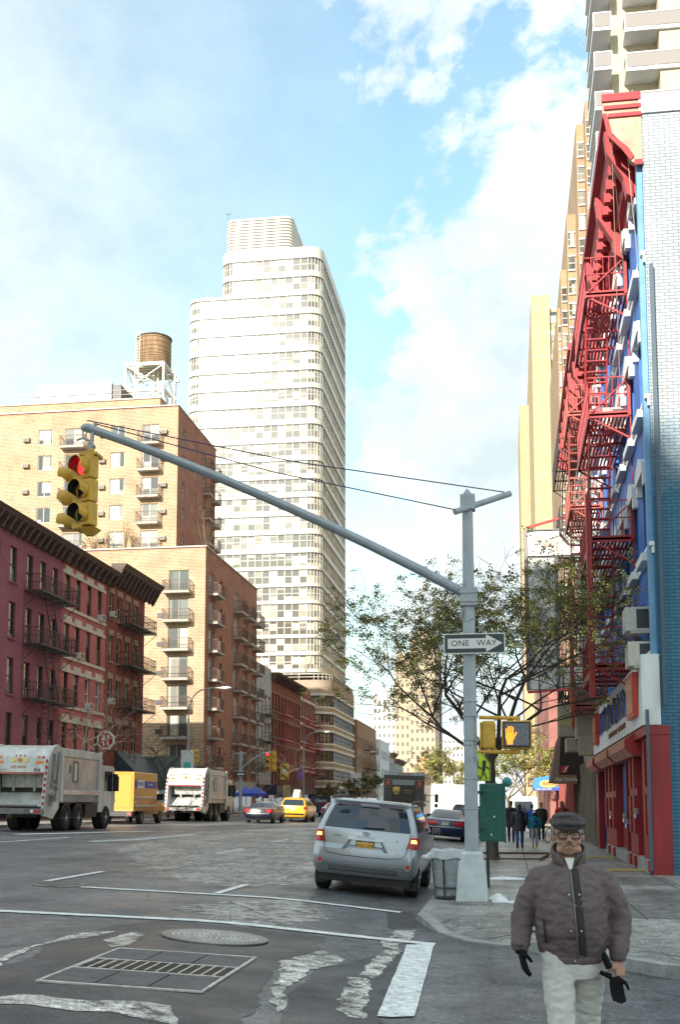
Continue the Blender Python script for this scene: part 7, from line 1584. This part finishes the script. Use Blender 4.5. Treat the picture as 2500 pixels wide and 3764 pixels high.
me=JK.data; off=Vector((M.location.x,M.location.y,M.location.z)); bvh=BVHTree.FromPolygons([v.co+off for v in me.vertices],[tuple(p.vertices) for p in me.polygons])
def fr(x,z): 
    h=bvh.ray_cast(Vector((x,MY-2,z)),Vector((0,1,0))); return h[0].y if h[0] else MY-.15
def ribbonf(name,pts,w,m,lift=.004,th=.0,parent=M):
    b=MB(); F_=[]
    for x,z in pts: F_.append([(x-w/2,fr(x-w/2,z)-lift,z),(x-w/6,fr(x-w/6,z)-lift*1.6,z),(x+w/6,fr(x+w/6,z)-lift*1.6,z),(x+w/2,fr(x+w/2,z)-lift,z)])
    b.loft(F_,close=False,cap=False); o=b.build(name,m,parent,smooth=True); so_=o.modifiers.new('s','SOLIDIFY'); so_.thickness=.005; so_.offset=-1; return o
zt_=P_(2100,3190).z; zb_=hem+.005
line_=lambda u0,u1,n=16:[(P_(u0+(u1-u0)*i/n,3300).x,zt_+(zb_-zt_)*i/n) for i in range(n+1)]
ribbonf('placket',line_(2112,2136),.046,jdark); ribbonf('zip',line_(2098,2118),.009,mat('zip_grey',(.25,.25,.27),.4,.5),.006)
b=MB()
for u,v in ((2125,3280),(2131,3408),(2088,3280),(2094,3408),(2110,3520)): p=P_(u,v); b.cyl((p.x,fr(p.x,p.z)-.012,p.z),.0055,.008,10,0,1)
b.build('press_stud',chrome,M)
ribbonf('pocket_welt',[(P_(1996+8*i/6,3300).x-.0,P_(2000,3370+14*i).z) for i in range(7)],.010,jdark,.004)
ribbonf('hem_band',[(P_(1990+i*22,3500).x,hem+.012) for i in range(2)],.001,jack) if 0 else None
b=MB(); ering(b,[(cx0,MY,hem-.035,.170,.140),(cx0,MY,hem-.02,.182,.150),(cx0,MY,hem+.012,.186,.153)],28); blob('waistband',b,jack,M,.009,2,fold=.003,fs=30,fdir=(3,3,.3))
# collar, turned up and open at the front
b=MB(); R_=[]
for dz,rx,ry,op in ((-.155,.098,.088,.22),(-.12,.104,.092,.30),(-.085,.108,.098,.50),(-.075,.096,.09,.52),(-.11,.088,.082,.34),(-.15,.08,.078,.22)):
    R_.append([ww(rx*math.sin(a),.012-ry*math.cos(a)*1.0,dz-.045*math.cos(a)*(1)) for a in [op+(2*PI-2*op)*k/24 for k in range(25)]])
b.loft(R_,close=False,cap=False); CO=b.build('collar',jack,M,smooth=50); q=CO.modifiers.new('s','SOLIDIFY'); q.thickness=.008
b=MB(); b.hull8([ww(.018,-.088,-.19),ww(.075,-.082,-.13),ww(.085,-.07,-.10),ww(.05,-.09,-.165)],[ww(.016,-.105,-.195),ww(.06,-.108,-.14),ww(.078,-.095,-.10),ww(.045,-.105,-.17)]); b.build('collar_flap',jdark,M)
b=MB(); b.hull8([ww(-.026,-.066,-.135),ww(.03,-.066,-.135),ww(.012,-.10,-.20),ww(-.002,-.10,-.20)],[ww(-.022,-.055,-.13),ww(.026,-.055,-.13),ww(.012,-.085,-.20),ww(-.002,-.085,-.20)]); b.build('shirt',letter_white,M)
# trousers
b=MB(); ering(b,[(cx0,MY,hem+.06,.165,.135),(cx0,MY,hem-.04,.168,.14),(cx0,MY,hem-.12,.165,.135)],22)
for h_,k_,a_ in legs: kk=Vector((k_.x,k_.y,gz+.46)); b.tube([h_+Vector((0,0,.06)),h_.lerp(kk,.4),kk,kk.lerp(a_,.5),a_+Vector((0,0,-.04))],[.097,.094,.076,.068,.068],16)
blob('trousers',b,khaki,M,.011,5,.5,fold=.012,fs=10,fdir=(.8,1,2.0))
for h_,k_,a_ in legs:
    b=MB(); b.sph((a_.x,a_.y-.07,gz+.05),.001,14,8,0,(48,140,50)); b.sph((a_.x,a_.y+.02,gz+.07),.001,12,8,0,(46,60,65)); blob('shoe',b,glovem,M,.012,3)
b=MB(); hand(b,lw+Vector((0,0,.01)),(.18,-.1,-1),(.2,-1,0),(1,.2,0),.45,.98,.0145); b.tube([lw+Vector((0,0,.035)),lw+Vector((.004,0,-.02))],[.040,.036],12); blob('glove',b,glovem,M,.004,3,.4)
b=MB(); hw_=rw+Vector((-.03,-.06,-.09)); hand(b,hw_,(.15,-.05,-1),(1,.2,0),(0,-1,0),.3,.88,.0125); b.tube([hw_+Vector((-.03,-.01,.05)),hw_+Vector((-.055,-.01,.11)),hw_+Vector((-.06,-.01,.14))],[.022,.02,.014],8); b.tube([hw_+Vector((-.02,-.01,.0)),hw_+Vector((-.085,-.0,.025))],[.018,.013],8); blob('held_glove',b,glovem,M,.004,3,.4)
# --- pedestrians ---
def ped(label,u,Y,h,coat,trou,shoe,hair,away=True,coatlen=.45,step=.16,extra=None,name='person',girth=1.0,skinm=None,u2=None):
    x=(u-1880)*Y/F; t=thing(name,label,'person',(x,Y,.005)); k=h/1.7; s=1 if away else -1; T=lambda dx,dy,z:(x+dx*k,Y+dy*k*s,z*k)
    b=MB(); b.sph(T(0,0,1.585),.001,12,8,0,(72*k,88*k,108*k)); b.tube([T(0,0,1.5),T(0,0,1.4)],.05*k,8); b.sph(T(0,.085,1.57),.001,6,5,0,(12*k,16*k,16*k))
    ering(b,[(x,Y,1.42*k,.10*k,.08*k),(x,Y,1.3*k,.17*k,.1*k),(x,Y,.95*k,.13*k,.1*k)],14)
    for sx_ in (1,-1):
        b.tube([T(sx_*.17,0,1.36),T(sx_*.22,-.03,1.1),T(sx_*.22,.06*sx_,.86)],[.05*k,.042*k,.032*k],8); hand(b,T(sx_*.22,.06*sx_,.86),(0,.05,-1),(0,s,0),(-sx_,0,0),.5,k,.009)
        b.tube([T(sx_*.09,0,.95),T(sx_*.09,sx_*step*.5,.5),T(sx_*.085,sx_*step,.09)],[.075*k,.055*k,.04*k],8)
    blob('body',b,skinm or skin,t,.016*k,2,.4)
    b=MB(); ering(b,[(x,Y,1.44*k,.09*k,.08*k),(x,Y,1.36*k,.19*k*girth,.12*k*girth),(x,Y,1.15*k,.20*k*girth,.145*k*girth),(x,Y,.98*k,.19*k*girth,.14*k*girth),(x,Y,(.98-coatlen)*k,.215*k*girth,.165*k*girth)],16)
    for sx_ in (1,-1): b.tube([T(sx_*.12,0,1.36),T(sx_*.20*girth,0,1.33),T(sx_*.245*girth,-.03,1.1),T(sx_*.23*girth,.06*sx_,.87)],[.06*k,.075*k*girth,.065*k*girth,.055*k],10)
    blob('coat',b,coat,t,.018*k,3,.5,fold=.010,fs=10,fdir=(1,1,2.2))
    b=MB()
    for sx_ in (1,-1): b.tube([T(sx_*.09,0,.98),T(sx_*.095,sx_*step*.5,.5),T(sx_*.09,sx_*step,.12)],[.095*k,.07*k,.055*k],10)
    blob('trousers',b,trou,t,.018*k,3)
    b=MB()
    for sx_ in (1,-1): b.sph(T(sx_*.09,sx_*step+.06,.045),.001,10,6,0,(45*k,130*k,45*k)); b.tube([T(sx_*.09,sx_*step,.05),T(sx_*.09,sx_*step,.18)],.055*k,8)
    blob('shoe',b,shoe,t,.014*k,2)
    b=MB(); b.sph(T(0,-.01,1.62),.001,12,8,0,(84*k,100*k,92*k)); b.sph(T(0,-.05,1.55),.001,10,7,0,(78*k,70*k,90*k)); blob('hair',b,hair,t,.016*k,2)
    if extra: extra(t,T,k)
    return t
blk=clothm('black_puffer',(.012,.014,.024),8,.2,60,.45); jeans=clothm('blue_jeans',(.03,.08,.26),8,.2); bootm=mat('black_boot',(.012,.012,.014),.5); hairb=mat('black_hair',(.012,.01,.01),.5); hairbr=mat('brown_hair',(.12,.05,.025),.6)
def hood(m,mm=None):
    def f(t,T,k): b=MB(); c=T(0,-.07,1.42); b.sph(c,.001,12,8,0,(125*k,85*k,60*k)); blob('hood',b,m,t,.018,2,fold=.01,fs=14)
    return f
ped('woman in a long black puffer coat and blue jeans walking away',1909,45.0,1.70,blk,jeans,bootm,hairb,coatlen=.32,extra=hood(blk),girth=1.12)
def kid(t,T,k):
    b=MB(); b.sph(T(0,0,1.64),.001,12,8,0,(95*k,105*k,90*k)); blob('woolly_hat',b,letter_white,t,.014,2)
    b=MB(); c=T(0,-.2,1.15); b.sph(c,.001,12,8,0,(130*k,85*k,200*k)); bp_=blob('backpack',b,clothm('blue_backpack',(.02,.06,.22),14,.6,60),t,.016,2)
    b=MB(); b.sph(T(0,-.27,1.08),.001,10,6,0,(90*k,50*k,90*k)); blob('pocket',b,clothm('teal_pocket',(.02,.16,.2),14,.4,60),bp_,.014,2,world=True)
    hood(clothm('teal_jacket',(.01,.19,.22),8,.2))(t,T,k)
ped('child in teal jacket and white hat carrying a blue backpack',1962,46.0,1.42,clothm('teal_jacket',(.01,.19,.22),8,.2),clothm('grey_leggings',(.42,.42,.44),8,.15),mat('yellow_trainer',(.55,.5,.03),.5),hairb,coatlen=.05,extra=kid,girth=1.2,step=.1)
ped('tall person in a dark coat approaching, left of the woman in black puffer coat',1879,53,1.86,clothm('charcoal_coat',(.02,.02,.022),8,.2),clothm('navy_trousers',(.02,.03,.08),8,.2),bootm,hairb,away=False,coatlen=.35,skinm=mat('dark_skin',(.12,.06,.04),.5))
def pony(t,T,k):
    b=MB(); b.tube([T(0,-.09,1.62),T(.01,-.13,1.52),T(0,-.12,1.38)],[.035*k,.045*k,.02*k],8); blob('ponytail',b,mat('blond_hair',(.22,.13,.06),.6),t,.012,1); 
    b=MB(); b.sph(T(0,-.05,1.42),.001,12,7,0,(150*k,100*k,42*k)); blob('fur_collar',b,clothm('cream_fur',(.55,.5,.42),20,.3,60),t,.016,1)
ped('woman in a dark brown coat with a cream fur collar and ponytail walking away',1986,56,1.82,clothm('dark_brown_coat',(.035,.02,.022),8,.2),clothm('black_trousers',(.015,.015,.018),8,.2),bootm,mat('blond_hair',(.22,.13,.06),.6),coatlen=.25,extra=pony)
def bluecap(t,T,k): b=MB(); b.sph(T(0,0,1.66),.001,12,8,0,(92*k,104*k,66*k)); blob('blue_cap',b,mat('blue_cap_cloth',(.02,.07,.4),.7),t,.014,2)
ped('child in blue cap almost hidden behind the child in teal',1954,59,1.72,clothm('blue_jacket',(.02,.08,.38),8,.2),jeans,bootm,hairb,coatlen=.1,extra=bluecap)
def long_(t,T,k): b=MB(); b.tube([T(0,-.04,1.66),T(.02,-.1,1.5),T(.05,-.13,1.2),T(.05,-.13,1.05)],[.08*k,.1*k,.09*k,.04*k],10); blob('long_hair',b,hairbr,t,.016,2,fold=.01,fs=20)
ped('woman in a bright red coat with long brown hair walking away near the shopfronts',2060,55,1.86,clothm('red_coat',(.38,.01,.015),8,.15),clothm('black_trousers',(.015,.015,.018),8,.2),bootm,hairbr,coatlen=.2,extra=long_,girth=1.05)
# bicycle leaning on the pavement
bx_,by_=1.82,52.; t=thing('bicycle','white bicycle parked on the pavement beside the woman in the red coat','bicycle',(bx_,by_,.01)); t.rotation_euler=(rad(8),0,rad(62))
fw=mat('white_bicycle_paint',(.65,.66,.68),.35)
for wx in (-.52,.52):
    b=MB(); b.tube([(wx+.33*math.cos(2*PI*k/24),0,.34+.33*math.sin(2*PI*k/24)) for k in range(25)],.016,6); w1=b.build('wheel',rubber,t,world=False)
    b=MB(); b.tube([(wx+.30*math.cos(2*PI*k/24),0,.34+.30*math.sin(2*PI*k/24)) for k in range(25)],.008,5)
    for k in range(12): a=2*PI*k/12; b.bar((wx,0,.34),(wx+.3*math.cos(a),0,.34+.3*math.sin(a)),.004)
    b.build('rim',chrome,w1,world=False)
b=MB()
for a,c in (((-.52,0,.34),(-.05,0,.30)),((-.05,0,.30),(-.18,0,.82)),((-.52,0,.34),(-.16,0,.74)),((-.05,0,.30),(.36,0,.78)),((-.16,0,.74),(.34,0,.84)),((.33,0,.95),(.40,0,.62)),((.40,0,.62),(.52,0,.34))): b.tube([a,c],.018,6)
b.build('frame',fw,t,world=False); b=MB(); b.tube([(.25,-.26,.98),(.36,-.1,1.0),(.36,.1,1.0),(.25,.26,.98)],.014,6); b.build('handlebar',chrome,t,world=False)
b=MB(); b.sph((-.2,0,.87),.001,10,6,0,(130,65,28)); b.build('saddle',black,t,world=False)
